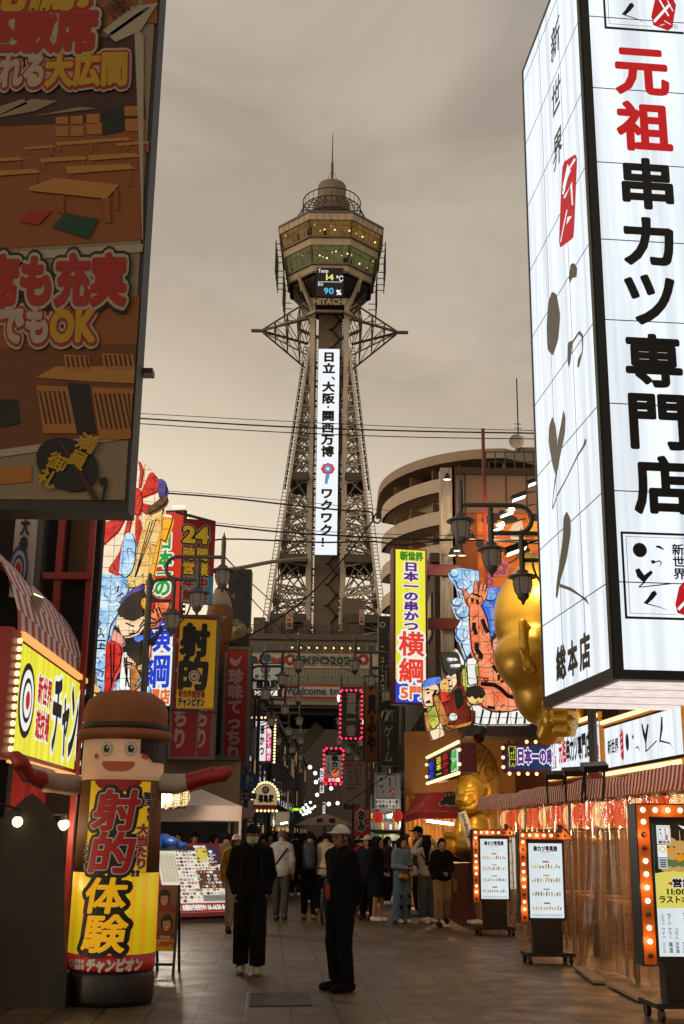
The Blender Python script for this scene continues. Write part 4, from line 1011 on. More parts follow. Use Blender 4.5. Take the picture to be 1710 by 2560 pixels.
def curtain():
    cuts = [UFAR + .05, u_at(1317, 2150), u_at(1428, 2150), u_at(1580, 2150), u_at(1800, 2150), PC.W]
    PL = plastic(); rnd = random.Random(2)
    group = 'plastic curtains of the restaurant'
    labels = ['clear plastic curtain beside the golden statue', 'clear plastic curtain panel behind the two small menu boards', 'crumpled plastic curtain panel between the menu boards with a pushed out foot', 'plastic curtain panel behind the large menu board', 'plastic curtain panel nearest the camera']
    for k in range(5):
        u0_, u1_ = cuts[k] + .03, cuts[k + 1] - .03; nu = int((u1_ - u0_) / .022) + 2; nv = 16
        b = MB(); ph = [rnd.uniform(0, 6) for _ in range(5)]
        for i in range(nu):
            for j in range(nv + 1):
                f = j / nv; u = u0_ + (u1_ - u0_) * i / (nu - 1); z = .02 + (zval0 - .01) * f
                g = (1 - f)
                w_ = (.009 * math.sin(u * 42 + ph[0] + .8 * math.sin(u * 7)) + .02 * math.sin(u * 17 + ph[1] + f)) * (.6 + .8 * g) + .03 * g * math.sin(u * 5 + ph[2]) + .006 * math.sin(u * 61 + 4 * f + ph[3]) * g
                if k == 2: w_ += .22 * g * g * math.exp(-((u - (u0_ + (u1_ - u0_) * .42)) / .5) ** 2)
                b.V(PC.P(u, z, w_ + .03))
        for i in range(nu - 1):
            for j in range(nv): a = i * (nv + 1) + j; b.F((a, a + nv + 1, a + nv + 2, a + 1))
        o = b.build('plastic_curtain', PL, None, True); tag(o, labels[k], 'curtain', group)
    for k in (1, 2, 3, 4):
        p = MB(); p.tube([PC.P(cuts[k], 0, .0), PC.P(cuts[k], zval1, .0)], .025, 8); o = p.build('curtain_post', mat('post_grey', '#6b645c', .4, metal=.3)); tag(o, ['', 'thin grey post between the statue end curtain and the next', 'thin grey post behind the second menu board', 'grey post with a clip beside the large menu board', 'grey post at the nearest end of the curtain'][k], 'post', 'posts of the curtain wall')
    # planks holding the hem down
    for k, (a, c) in enumerate((((1450, 2425), (1500, 2462)), ((1535, 2468), (1615, 2508)))):
        p = gnd(*a); q = gnd(*c); b = MB(); b.bar(p + Vector((0, 0, .035)), q + Vector((0, 0, .03)), .16, .03); o = b.build('hem_plank', mat('plank_pale', '#8a7560', .7, var=.2, scale=8)); tag(o, ('short pale plank on the hem of the crumpled curtain', 'long pale plank on the curtain hem by the large menu board')[k], 'plank', 'planks on the curtain hem')
    # inside: back wall, ceiling, counter, tables, red lanterns, tube lights
    t = thing('restaurant_building', 'skewer restaurant building behind the plastic curtain with glowing wooden dining room', 'building', PC.P(PC.W / 2, 0, -3))
    PB = lambda u, v, n_: PC.P(u, v, n_)
    wood = mat('room_wood', '#94663f', .6, var=.3, scale=2); b = MB(); b.para(PB(UFAR, 0, -2.6), PC.u * (PC.W - UFAR), (0, 0, 2.5), PC.n * -.2); b.build('back_wall', wood, t)
    b = MB(); b.para(PB(UFAR - .2, 2.42, -2.6), PC.u * (PC.W - UFAR + .2), (0, 0, .1), PC.n * 1.6); b.build('ceiling', mat('room_ceiling', '#7a5a3e', .8), t)
    b = MB(); b.para(PB(UFAR - .3, 0, -2.8), PC.u * (PC.W - UFAR + .3), (0, 0, 9.5), -PC.n * 6); b.build('upper_wall', mat('rest_wall', '#4a3324', .8, var=.2, scale=.8), t)
    b = MB()
    for k in range(9):
        u = UFAR + .8 + k * 1.7
        if u > PC.W: break
        b = MB(); b.para(PB(u, .66, -1.7), PC.u * .9, (0, 0, .05), PC.n * .7); b.para(PB(u + .4, 0, -1.4), PC.u * .08, (0, 0, .66), PC.n * .08); b.build('table', mat('table_wood', '#8a5a30', .5), t)
        for s_ in (-.45, 1.05): q = MB(); q.lathe(PB(u + s_, 0, -1.4), [(.15, 0), (.05, .03), (.04, .42), (.17, .44), (.17, .5)], 10); q.build('stool', mat('stool_brown', '#4a2e1c', .6), t)
        q = MB(); q.para(PB(u, 1.2, -2.58), PC.u * .5, (0, 0, .65), PC.n * .03); q.build('wall_poster', mat('poster_%d' % (k % 3), ('#c9a070', '#a84a28', '#d8c090')[k % 3], .7), t)
    k = 0; u = UFAR + .35
    while u < PC.W:
        q = MB(); q.ball(PB(u, zval0 - .19, -.3), .15, 14, 8, (1, 1, 1.25)); q.mi = 1; q.lathe(PB(u, zval0 - .40, -.3), [(.07, 0), (.07, .03)], 10); q.lathe(PB(u, zval0 - .01, -.3), [(.07, 0), (.07, .03)], 10); q.mi = 0
        o = q.build('paper_lantern', [lantern('lantern_red', '#e8451c', '#ff6a30', 1.15, .5) if k % 3 else lantern('lantern_cream', '#ffc98a', '#ffdca8', 1.3, .5), BLACK], None, True)
        cl = 'red' if k % 3 else 'cream'; tag(o, cl + ' paper lantern glowing inside the plastic curtain', 'paper lantern', cl + ' paper lanterns behind the curtain'); u += .52; k += 1
    for k in range(7):
        u = UFAR + 1 + k * 2.3
        if u > PC.W: break
        q = MB(); q.bar(PB(u, zval0 - .32, -1.6), PB(u + .5, zval0 - .32, -1.6), .06); q.build('tube_light', mat('tube_warm', '#fff3d8', emit=9), t)
        ld = bpy.data.lights.new('room_light', 'POINT'); ld.energy = 42; ld.color = (1, .58, .25); ld.shadow_soft_size = .15; lo = bpy.data.objects.new('room_light', ld); COL.objects.link(lo); lo.location = PB(u + .2, 1.78, -1.2)
    return t
REST = curtain()

# ------------------------------------------------------------ lit fascia signs over the awning
PF = Plane(PC.P(0, 0, -1.0), PC.P(PC.W, 0, -1.0), 4); PF.eps = .003
ORANGE = mat('bulb_strip', '#c97a1e', emit=.75, var=.25, scale=5); AMBER = mat('amber_strip', '#8a4a12', .4)
def fascia(name, label, x0, x1, yt, yb, fn):
    u0_, v0_ = PF.hit(x0, yb); u1_ = PF.hit(x1, 1850)[0]; v1_ = PF.hit(x0, yt)[1]
    pl = Plane(PF.P(u0_, v0_), PF.P(u1_, v0_), v1_ - v0_); pl.eps = .003
    t = board(name, label, 'sign', pl, .25, WHITEBOX, BLACK, .02, group='lit fascia signs over the awning'); fn(pl, t)
    for k, vv in enumerate((-.13, pl.H + .02)):
        b = MB(); b.para(pl.P(-.04, vv, -.02), pl.u * (pl.W + .08), pl.v * .1, pl.n * .05); b.build('bulb_strip', ORANGE, t)
        bulbs(t, [pl.P(.06 + i * .1, vv + .05, .045) for i in range(min(48, int(pl.W / .1)))], .034, BULB)
    for uu in (-.045, pl.W + .003): b = MB(); b.para(pl.P(uu, 0, -.02), pl.u * .042, pl.v * pl.H, pl.n * .05); b.build('side_strip', ORANGE, t)
    return pl
def f1(pl, t):
    b = MB(); bx = pxbox(pl, 1393, 1868, 1483, 1918); v0_, v1_ = pl.H * .22, pl.H * .80; us = pl.W * .2; ue = pl.W * .82
    n_ = 8
    for i, ch in enumerate('元祖串カツ専門店'): letters(b, pl, ch, (us + (ue - us) * i / n_, v0_, us + (ue - us) * (i + 1) / n_, v1_), 1 if i < 2 else 0, bold=.045, lift=.008, tight=True)
    logo(b, pl, (pl.W * .04, pl.H * .15, pl.W * .15, pl.H * .88), 0, 1, 2, .008); logo(b, pl, (pl.W * .86, pl.H * .15, pl.W * .97, pl.H * .88), 0, 1, 2, .008)
    b.build('lettering', [INK, RED_E, WHITEBOX], t)
fascia('fascia_sign', 'lit white fascia sign partly behind the grey pole with two red characters', 1377, 1503, 1838, 1938, f1)
def f2(pl, t):
    b = MB(); W_, H_ = pl.W, pl.H
    letters(b, pl, '新世界', (W_ * .05, H_ * .33, W_ * .21, H_ * .68), 0, bold=.03, lift=.008, slant=.15)
    q = lambda x, y: (W_ * x, H_ * y)
    shape(b, pl, [q(.24, .22), q(.235, .75), q(.26, .86), q(.285, .78), q(.28, .2), q(.265, .12)], 1, .008)
    for y0 in (.3, .45, .6, .72): shape(b, pl, [q(.245, y0), q(.272, y0 + .07), q(.272, y0 + .1), q(.245, y0 + .03)], 2, .012)
    disc(b, pl, q(.335, .52), W_ * .022, 0, .008, H_ * .2); shape(b, pl, [q(.40, .62), q(.418, .66), q(.425, .58), q(.41, .55)], 0, .008)
    shape(b, pl, [q(.44, .36), q(.475, .38), q(.49, .30), q(.475, .22), q(.482, .3), q(.47, .35), q(.45, .33)], 0, .008)
    shape(b, pl, [q(.53, .85), q(.545, .83), q(.57, .6), q(.60, .8), q(.62, .78), q(.58, .42), q(.565, .4), q(.54, .6)], 0, .008); shape(b, pl, [q(.565, .4), q(.56, .2), q(.7, .38), q(.705, .42), q(.575, .25), q(.58, .42)], 0, .008)
    shape(b, pl, [q(.77, .88), q(.785, .85), q(.78, .62), q(.74, .34), q(.73, .36), q(.755, .65)], 0, .008); shape(b, pl, [q(.745, .4), q(.85, .3), q(.89, .14), q(.85, .27), q(.745, .36)], 0, .008)
    b.build('lettering', [INK, RED_E, WHITEBOX], t)
fascia('fascia_sign', 'larger lit white fascia sign with brush writing and a red seal', 1514, 1712, 1818, 1924, f2)

# floodlights standing on the awning
for k, (px, py, Y, lab) in enumerate(((1388, 1952, 17.2, 'black floodlight on the awning near the blue bulb sign'), (1436, 1944, 15.8, 'black floodlight just on the statue side of the grey pole'), (1486, 1934, 14.4, 'black floodlight beside the grey pole on the side of the brush sign'))):
    c = at(px, py, Y); t = thing('floodlight', lab, 'floodlight', c - Vector((0, 0, .25)), 'black floodlights on the awning')
    b = MB(); b.para(c + Vector((-.15, -.1, .0)), (.3, 0, .02), (0, .2, .06), (0, -.02, .075)); b.build('housing', BLACK, t)
    b = MB(); b.bar(c + Vector((-.12, 0, .02)), c + Vector((-.1, .1, -.32)), .025); b.build('bracket', BLACK, t)
    b = MB(); b.bar(c + Vector((.12, 0, .02)), c + Vector((.1, .1, -.32)), .025); b.build('bracket', BLACK, t)

# ------------------------------------------------------------ menu boards on wheels, framed by bulb-lit arrows
MENUF = mat('marquee_orange', '#c8641a', .35, emit=0, var=.12, scale=6); SCREEN = lightbox('menu_screen', '#e6f1f5', .9, .93)
def kiosk(label, p, s, big=False, seed=0):
    t = thing('menu_board', label, 'menu board', p, 'wheeled menu boards with bulb arrows')
    u = ER.copy(); pl0 = Plane(p, p + u, 1); W_ = .52 * s; zb = (.42 if big else .55) * s; H_ = 1.16 * s; d = .16 * s
    P_ = lambda a, z, n_=0: pl0.P(a, z, n_)
    b = MB(); b.para(P_(-.33 * s, .10 * s, .2 * s), u * .66 * s, (0, 0, .045), -pl0.n * .42 * s); b.build('base_plate', BLACK, t)
    for sx in (-.28, .28):
        for sy in (.15, -.17): c = MB(); q = P_(sx * s, .05 * s, sy * s); c.tube([q - u * .02, q + u * .02], .05 * s, 10); c.bar(q, q + Vector((0, 0, .06 * s)), .02); c.build('caster', mat('caster_black', '#151312', .35), t)
    b = MB(); b.para(P_(-.2 * s, .14 * s, .06 * s), u * .4 * s, (0, 0, zb - .14 * s + .02), -pl0.n * .14 * s); b.build('stand', mat('stand_black', '#100d0c', .4), t)
    b = MB(); b.para(P_(-.27 * s, zb, .05 * s), u * .54 * s, (0, 0, H_ - .1 * s), -pl0.n * d); b.build('screen_case', BLACK, t)
    z0, z1 = zb + .035 * s, zb + H_ - .145 * s; x0, x1 = -.235 * s, .235 * s
    pl = Plane(P_(x0, z0, .05 * s), P_(x1, z0, .05 * s), z1 - z0); pl.eps = .0012
    b = MB(); b.poly([pl.P(0, 0, .004), pl.P(pl.W, 0, .004), pl.P(pl.W, pl.H, .004), pl.P(0, pl.H, .004)]); b.build('screen', SCREEN, t)
    # arrow shaped box: orange L with black edge
    ow = .115 * s; xl = -.27 * s - ow; zt = zb + H_ + .01 * s; a_in = -.27 * s; top_in = zb + H_ - .1 * s
    pts = [(xl, zb - .03 * s), (a_in, zb - .03 * s), (a_in, top_in), (.42 * s, top_in), (.22 * s, zt + .10 * s), (.22 * s, zt), (xl, zt)]
    b = MB(); b.prism([P_(a, z, .11 * s) for a, z in pts[:6] + pts[6:]], -pl0.n * .2 * s); b.build('arrow_box', BLACK, t)
    ins = [(xl + .012, zb - .018 * s), (a_in - .012, zb - .018 * s), (a_in - .012, top_in + .012), (.385 * s, top_in + .012), (.235 * s, zt + .055 * s), (.235 * s, zt - .012), (xl + .012, zt - .012)]
    b = MB(); b.poly([P_(a, z, .112 * s) for a, z in ins]); b.build('arrow_face', MENUF, t)
    bp = []; z = zb + .05 * s
    while z < zt - .12 * s: bp.append(P_(xl + ow / 2, z, .125 * s)); z += .098 * s
    a = xl + ow / 2
    while a < .36 * s: bp.append(P_(a, zt - .05 * s, .125 * s)); a += .1 * s
    bulbs(t, bp, .02 * s, BULBHOT, .28)
    for q in bp[1::4]:
        ld = bpy.data.lights.new('arrow_bulb', 'POINT'); ld.energy = .55 * s; ld.color = (1, .55, .2); ld.shadow_soft_size = .03; lo = bpy.data.objects.new('arrow_bulb', ld); COL.objects.link(lo); lo.location = q + pl0.n * .06
    rnd = random.Random(seed); m = MB(); W_, H2 = pl.W, pl.H
    mats = [mat('menu_ink', '#14181c', .6), mat('menu_tan', '#d8a860', emit=.75), mat('menu_red', '#c03038', emit=.7), mat('menu_green', '#5f8a4a', emit=.6), mat('menu_blue', '#8fa4d0', emit=.7), mat('menu_pale', '#c9d4da', emit=.7), mat('menu_yellow', '#ece06a', emit=.8), mat('menu_night', '#11130f', .5), mat('menu_white', '#f2f6f4', emit=.9), mat('beer_amber', '#e8940f', emit=.85)]
    if not big:
        letters(m, pl, '串カツ早見表', (W_ * .14, H2 * .89, W_ * .86, H2 * .965), 0, bold=.06, lift=.008)
        rect(m, pl, W_ * .34, H2 * .877, W_ * .64, H2 * .884, 2, .008)
        for k in range(4): rect(m, pl, W_ * (.2 + .05 * k), H2 * (.85 - .022 * k), W_ * (.75 + .05 * k), H2 * (.853 - .022 * k), 5, .008)
        for r_ in range(4):
            v = H2 * (.665 - .185 * r_); rect(m, pl, W_ * .41, v + H2 * .075, W_ * .59, v + H2 * .095, (2, 1, 4, 3)[r_], .008)
            for i in range(11):
                a = W_ * (.07 + .08 * i); c = rnd.choice((1, 1, 1, 1, 3, 2, 6)) if r_ != 2 else rnd.choice((1, 2, 3, 1)); h_ = H2 * rnd.uniform(.025, .055)
                sl = rnd.uniform(-.01, .02) * W_; shape(m, pl, [(a, v), (a + W_ * .045, v), (a + W_ * .05 + sl, v + h_), (a + W_ * .012 + sl, v + h_ * 1.1)], c, .008)
                rect(m, pl, a, v - H2 * .012, a + W_ * .05, v - H2 * .008, 5, .008)
        for i in range(14): rect(m, pl, W_ * (.05 + i * .065), H2 * .02, W_ * (.05 + i * .065 + .04), H2 * .05, 5, .008)
    else:
        rect(m, pl, 0, H2 * .60, W_, H2, 7, .006)
        shape(m, pl, [(0, H2 * .36), (W_, H2 * .36), (W_, H2 * .64), (W_ * .5, H2 * .665), (0, H2 * .62)], 6, .008)
        # skewers: rounded crumbed shapes with sticks
        for i in range(16):
            c = (W_ * (.3 + .7 * (i % 5) / 4.5), H2 * (.86 - .052 * (i // 5) - .02 * (i % 2))); col = (1, 1, 9)[i % 3]; disc(m, pl, c, W_ * .10, col, .0095 + i * .0012, H2 * .035)
            rect(m, pl, c[0] - .003 * s, c[1] + H2 * .03, c[0] + .003 * s, c[1] + H2 * .11, 1, .0096 + i * .0012)
        for i in range(6): disc(m, pl, (W_ * (.22 + .16 * i), H2 * (.70 - .015 * (i % 2))), W_ * .12, 3, .03 + i * .001, H2 * .03)
        for i in range(5): disc(m, pl, (W_ * (.2 + .2 * i), H2 * .655), W_ * .11, 1, .036 + i * .001, H2 * .022)
        shape(m, pl, [(W_ * .44, H2 * .995), (W_, H2 * .93), (W_, H2 * .905), (W_ * .7, H2 * .93), (W_ * .5, H2 * .97)], 8, .012)
        rect(m, pl, W_ * .04, H2 * .845, W_ * .27, H2 * .99, 8, .05); logo(m, pl, (W_ * .06, H2 * .875, W_ * .25, H2 * .98), 0, 2, 8, .053); letters(m, pl, '総本店', (W_ * .06, H2 * .848, W_ * .26, H2 * .872), 0, bold=.04, lift=.053)
        rect(m, pl, W_ * .04, H2 * .745, W_ * .20, H2 * .84, 8, .05); disc(m, pl, (W_ * .12, H2 * .805), W_ * .06, 6, .053, H2 * .024); disc(m, pl, (W_ * .12, H2 * .805), W_ * .035, 8, .055, H2 * .014); rect(m, pl, W_ * .04, H2 * .655, W_ * .20, H2 * .742, 5, .05)
        for k in range(4): rect(m, pl, W_ * .07, H2 * (.67 + .016 * k), W_ * .17, H2 * (.678 + .016 * k), 0, .053)
        shape(m, pl, [(W_ * .2, H2 * .545), (W_ * .3, H2 * .57), (W_ * .95, H2 * .575), (W_ * .95, H2 * .525), (W_ * .3, H2 * .525)], 2, .011)
        letters(m, pl, '営業時間', (W_ * .27, H2 * .515, W_ * .98, H2 * .585), 0, [(.07, 8)], bold=.05, lift=.014); letters(m, pl, '11:00～2', (W_ * .15, H2 * .455, W_ * .80, H2 * .515), 0, bold=.03, lift=.014); letters(m, pl, 'ラストオーダー', (W_ * .03, H2 * .395, W_ * .92, H2 * .455), 0, bold=.04, lift=.014)
        letters(m, pl, 'Asahi', (W_ * .45, H2 * .335, W_ * .78, H2 * .37), 0, bold=.05, lift=.014, slant=.2)
        shape(m, pl, [(W_ * .42, H2 * .34), (W_ * .95, H2 * .33), (W_ * .9, H2 * .02), (W_ * .5, H2 * .02)], 9, .009); shape(m, pl, [(W_ * .43, H2 * .345), (W_ * .95, H2 * .34), (W_ * .95, H2 * .31), (W_ * .6, H2 * .32), (W_ * .43, H2 * .315)], 8, .0105)
        letters(m, pl, 'ドリンクが充実', (W_ * .43, H2 * .07, W_ * .56, H2 * .33), 0, [(.08, 8)], vertical=True, bold=.05, lift=.014, rot=.12)
        disc(m, pl, (W_ * .62, H2 * .05), W_ * .07, 2, .014, H2 * .022); disc(m, pl, (W_ * .62, H2 * .05), W_ * .05, 8, .016, H2 * .016)
        for r_, col in enumerate((('ノンアルコール', '生ビール'), ('ワイン', 'サワー', 'ハイボール'), ('ソフトドリンク', '梅酒', '日本酒', 'カクテル'))):
            for i, tx in enumerate(col): letters(m, pl, tx, (W_ * (.05 + .11 * i), H2 * (.235 - .105 * r_), W_ * (.115 + .11 * i), H2 * (.32 - .105 * r_)), 0, vertical=True, bold=.02, lift=.0115)
    m.build('menu_picture', mats, t)
    return t
def kp(px, py, s): return gnd(px, py)
kiosk('small menu board with a bulb arrow standing next to the bare legged man', gnd(1238, 2338), 1.03, seed=1)
kiosk('second menu board with a bulb arrow in front of the crumpled plastic curtain', gnd(1370, 2408), 1.0, seed=2)
kiosk('large menu board with beer and skewer pictures cut off by the frame', gnd(1728, 2549), 1.24, True, seed=3)
kiosk('menu board half hidden behind the next one at the golden statue', gnd(1262, 2300), 1.05, seed=4)
# ------------------------------------------------------------ backlit paper figures (floats) over the shops
def relief(mb, pxpts, Y, thick, ink=None, ink_r=.016):
    """one puffed paper shape: outline at depth Y, rounded towards the viewer, closed at the back"""
    pts = [at(x, y, Y) for x, y in (soft(pxpts, 2) if len(pxpts) < 17 else pxpts)]
    a = sum(pts[i].x * pts[(i + 1) % len(pts)].z - pts[(i + 1) % len(pts)].x * pts[i].z for i in range(len(pts)))
    if a < 0: pts = pts[::-1]
    bm = bmesh.new(); vs = [bm.verts.new(p) for p in pts]; f = bm.faces.new(vs); f.normal_update()
    if f.normal.y > 0: f.normal_flip()
    size = min(max(p.x for p in pts) - min(p.x for p in pts), max(p.z for p in pts) - min(p.z for p in pts))
    for tk, dp in ((.10, .38), (.12, .14), (.14, .05)):
        bmesh.ops.inset_region(bm, faces=[f], thickness=size * tk * .55, depth=thick * dp, use_even_offset=False)
    bm.verts.index_update(); b0 = len(mb.v)
    for v in bm.verts: mb.v.append(tuple(v.co))
    for fc in bm.faces: mb.F([b0 + v.index for v in fc.verts])
    bm.free()
    n = len(pts); b0 = len(mb.v)
    for p in pts: mb.v.append(tuple(p))
    for p in pts: mb.v.append((p.x, p.y + thick * .6, p.z))
    for i in range(n): mb.F((b0 + i, b0 + n + i, b0 + n + (i + 1) % n, b0 + (i + 1) % n)[::-1])
    mb.F([b0 + n + i for i in range(n)][::-1])
    if ink is not None:
        k = mb.mi; mb.mi = ink; mb.tube([p + Vector((0, -.01, 0)) for p in pts], ink_r, 5, True); mb.mi = k
def stroke(mb, pxpts, Y, r):
    mb.tube([at(x, y, Y) for x, y in pxpts], r, 5)
def ellpts(cx, cy, rx, ry, n=18): return [(cx + rx * math.cos(2 * math.pi * i / n), cy + ry * math.sin(2 * math.pi * i / n)) for i in range(n)]

def figure_float(t, parts, ox, oy, s, Y):
    for nm, mt, dy, th, pts in parts:
        b = MB(); relief(b, cp(ox, oy, s, pts), Y + dy, th, 1); b.build(nm, [mt, INK], t)

CREAM_L = lantern('paper_cream', '#f6d9ae', '#fbe9cf', 1.0); RED_L = lantern('paper_red', '#d8201a', '#ee3c28', .95, .3, True); YEL_L = lantern('paper_yellow', '#f0b050', '#fbd890', 1.0, .3, True)
ORA_L = lantern('paper_orange', '#f5a312', '#ffb830', 1.0); BLU_L = lantern('paper_blue', '#6fb4ee', '#d8f0fc', 1.0, .3, True); DBLU_L = lantern('paper_deep_blue', '#2f6fe0', '#86b8f6', 1.0, .3, True)
PUR_L = lantern('paper_purple', '#3f2f86', '#7a66b8', .7, .3, True); SKIN_L = lantern('paper_skin', '#f7c795', '#ffe3bf', 1.0); PINK_L = lantern('paper_pink', '#f0937c', '#f8b8a8', 1.0)
FIRE_L = lantern('paper_fire', '#ee6a3c', '#fb9a6c', 1.0, .3, True); BRN_L = lantern('paper_brown', '#4a2c16', '#7a5028', .8, .3, True); HAIR_L = lantern('paper_hair', '#1c1612', '#40341f', .55, .3, True)
WHI_L = lantern('paper_white', '#e8ece4', '#fdfaf2', 1.0); GRN_L = lantern('paper_green', '#7f9a2a', '#d8d860', .9, .3, True); WOOD_L = lantern('paper_wood', '#b8641c', '#e09a48', .85, .3, True); WINE_L = lantern('paper_wine', '#5c120e', '#a0201a', .8, .3, True)

def left_float():
    Y = 27.0; ox, oy, s = 200, 1150, .17857
    p0 = at(300, 1760, Y); t = thing('lantern_float', 'glowing paper float of red sun rays, sea waves and warriors on the shop front', 'lantern float', (p0.x, Y, p0.z))
    c2 = lambda pts: [(x, y + 1680) for x, y in pts]
    P = [('sun_rays', CREAM_L, 0, .5, [(215, 800), (560, 300), (790, 10), (860, 20), (1000, 160), (1110, 290), (1130, 530), (1180, 620), (1170, 780), (780, 1260), (700, 1640), (220, 1620)]),
         ('red_ray', RED_L, -.22, .22, [(820, 15), (860, 60), (890, 150), (850, 390), (825, 380), (850, 150)]), ('red_ray', RED_L, -.26, .2, [(990, 160), (1110, 290), (1090, 440), (870, 530), (860, 460)]),
         ('red_ray', RED_L, -.26, .2, [(870, 610), (1000, 640), (950, 780), (850, 690)]), ('red_sun', RED_L, -.3, .3, ellpts(800, 585, 72, 190)),
         ('red_ray', RED_L, -.26, .2, [(220, 930), (560, 810), (640, 800), (540, 1000), (230, 1270)]), ('red_ray', RED_L, -.26, .2, [(735, 790), (690, 1010), (610, 1090), (680, 810)]), ('red_ray', RED_L, -.26, .2, [(790, 780), (840, 850), (870, 960), (790, 1240), (780, 1000)]),
         ('red_ray', RED_L, -.26, .2, [(390, 1550), (560, 1300), (610, 1120), (640, 1240), (570, 1560), (530, 1620)]),
         ('golden_robe', YEL_L, -.3, .5, [(940, 780), (1060, 740), (1170, 690), (1150, 780), (1140, 1100), (1040, 1530), (930, 1740), (880, 1760), (700, 1800), (660, 1640), (770, 1400), (850, 1080)]),
         ('orange_sash', ORA_L, -.5, .25, [(1140, 960), (1130, 1130), (1070, 1450), (1000, 1770), (930, 1740), (1000, 1500)]), ('beer_mug', ORA_L, -.55, .4, [(1150, 790), (1300, 800), (1280, 900), (1200, 1140), (1130, 1110), (1155, 920)]), ('foam', WHI_L, -.6, .3, [(1150, 790), (1170, 765), (1280, 780), (1300, 810), (1210, 800)]),
         ('purple_ball', PUR_L, -.3, .5, [(1110, 280), (1160, 280), (1200, 320), (1220, 400), (1190, 500), (1120, 540), (1095, 420)]), ('skewer', BRN_L, -.6, .35, [(950, 660), (1040, 620), (1110, 560), (1200, 490), (1230, 540), (1200, 610), (1100, 690), (950, 760)]),
         ('spray', BLU_L, -.45, .45, [(620, 1080), (680, 1020), (750, 1070), (785, 1200), (770, 1440), (720, 1590), (640, 1650), (550, 1600), (580, 1330)]),
         ('wave', BLU_L, -.1, .5, c2([(185, -80), (400, -70), (620, -40), (700, 80), (640, 300), (540, 470), (430, 640), (390, 850), (370, 900), (345, 1650), (230, 1690), (100, 1600), (112, 1200), (150, 500)])),
         ('wave', BLU_L, -.35, .35, c2([(490, 20), (600, 30), (690, 100), (650, 240), (560, 330), (500, 250)])),
         ('wave', BLU_L, -.3, .4, c2([(380, 1560), (560, 1380), (800, 1480), (990, 1500), (1000, 1700), (330, 1720)])),
         ('headscarf', PUR_L, -.6, .25, c2([(600, 250), (760, 120), (890, 50), (905, 135), (760, 230), (640, 320), (560, 390)])), ('raised_hand', SKIN_L, -.55, .25, c2([(910, 110), (1000, 130), (1045, 150), (990, 220), (920, 240)])),
         ('warrior_hair', HAIR_L, -.65, .5, c2([(670, 250), (780, 180), (890, 150), (930, 240), (890, 350), (900, 500), (760, 590), (640, 560), (540, 480), (530, 420), (600, 340)])),
         ('warrior_face', SKIN_L, -.7, .4, c2([(590, 520), (640, 560), (760, 590), (900, 510), (940, 580), (850, 670), (800, 740), (690, 780), (600, 790), (560, 700), (555, 600)])), ('ear', SKIN_L, -.75, .2, c2([(510, 560), (545, 520), (585, 530), (570, 620), (500, 660)])),
         ('old_man_face', FIRE_L, -.55, .5, c2([(910, 240), (1000, 232), (1100, 235), (1250, 290), (1255, 370), (1180, 500), (1090, 570), (1060, 640), (960, 650), (920, 560), (900, 450), (860, 360)])), ('flower', RED_L, -.85, .25, c2(ellpts(975, 350, 70, 80))), ('flower', ORA_L, -.9, .2, c2(ellpts(905, 330, 45, 75))),
         ('collar', PINK_L, -.6, .25, c2([(480, 690), (600, 790), (620, 900), (560, 930), (440, 850)])), ('armoured_sleeve', RED_L, -.75, .5, c2([(370, 900), (460, 850), (560, 920), (590, 1030), (560, 1200), (480, 1330), (410, 1600), (320, 1670), (370, 1400)])),
         ('white_robe', WHI_L, -.7, .3, c2([(600, 1040), (650, 1010), (690, 1060), (700, 1300), (705, 1540), (650, 1610), (600, 1610), (555, 1480), (580, 1250)])), ('fist', SKIN_L, -.95, .25, c2([(600, 1120), (700, 1090), (770, 1150), (740, 1210), (640, 1240)])),
         ('monk_hair', HAIR_L, -.7, .45, c2([(660, 870), (800, 890), (950, 810), (1000, 860), (920, 1030), (970, 1130), (800, 1230), (740, 1140), (660, 1050)])), ('monk_face', PINK_L, -.65, .35, c2([(920, 1060), (960, 860), (1000, 900), (990, 1060), (960, 1120)])), ('beard', YEL_L, -.68, .3, c2([(800, 1200), (900, 1160), (950, 1190), (880, 1260), (820, 1260)])),
         ('sword', mat('sword_steel', '#2c3a50', .3, metal=.6), -1.0, .12, c2([(1140, 640), (1152, 700), (1040, 870), (1000, 830), (1080, 760)])), ('sword_guard', BLACK, -1.05, .1, c2([(990, 820), (1060, 890), (1010, 930), (960, 860)])),
         ('sash_blue', DBLU_L, -.5, .25, c2([(760, 800), (890, 770), (890, 850), (840, 890), (770, 850)])), ('boat', WOOD_L, -.6, .35, c2([(690, 1230), (770, 1190), (820, 1300), (900, 1430), (760, 1560), (690, 1620), (720, 1400)])), ('oar', BLU_L, -.75, .12, c2([(760, 1500), (920, 1260), (940, 1300), (830, 1450)]))]
    figure_float(t, P, ox, oy, s, Y)
    b = MB()       # ink drawing: brows, eyes, mouths, folds and curling crests
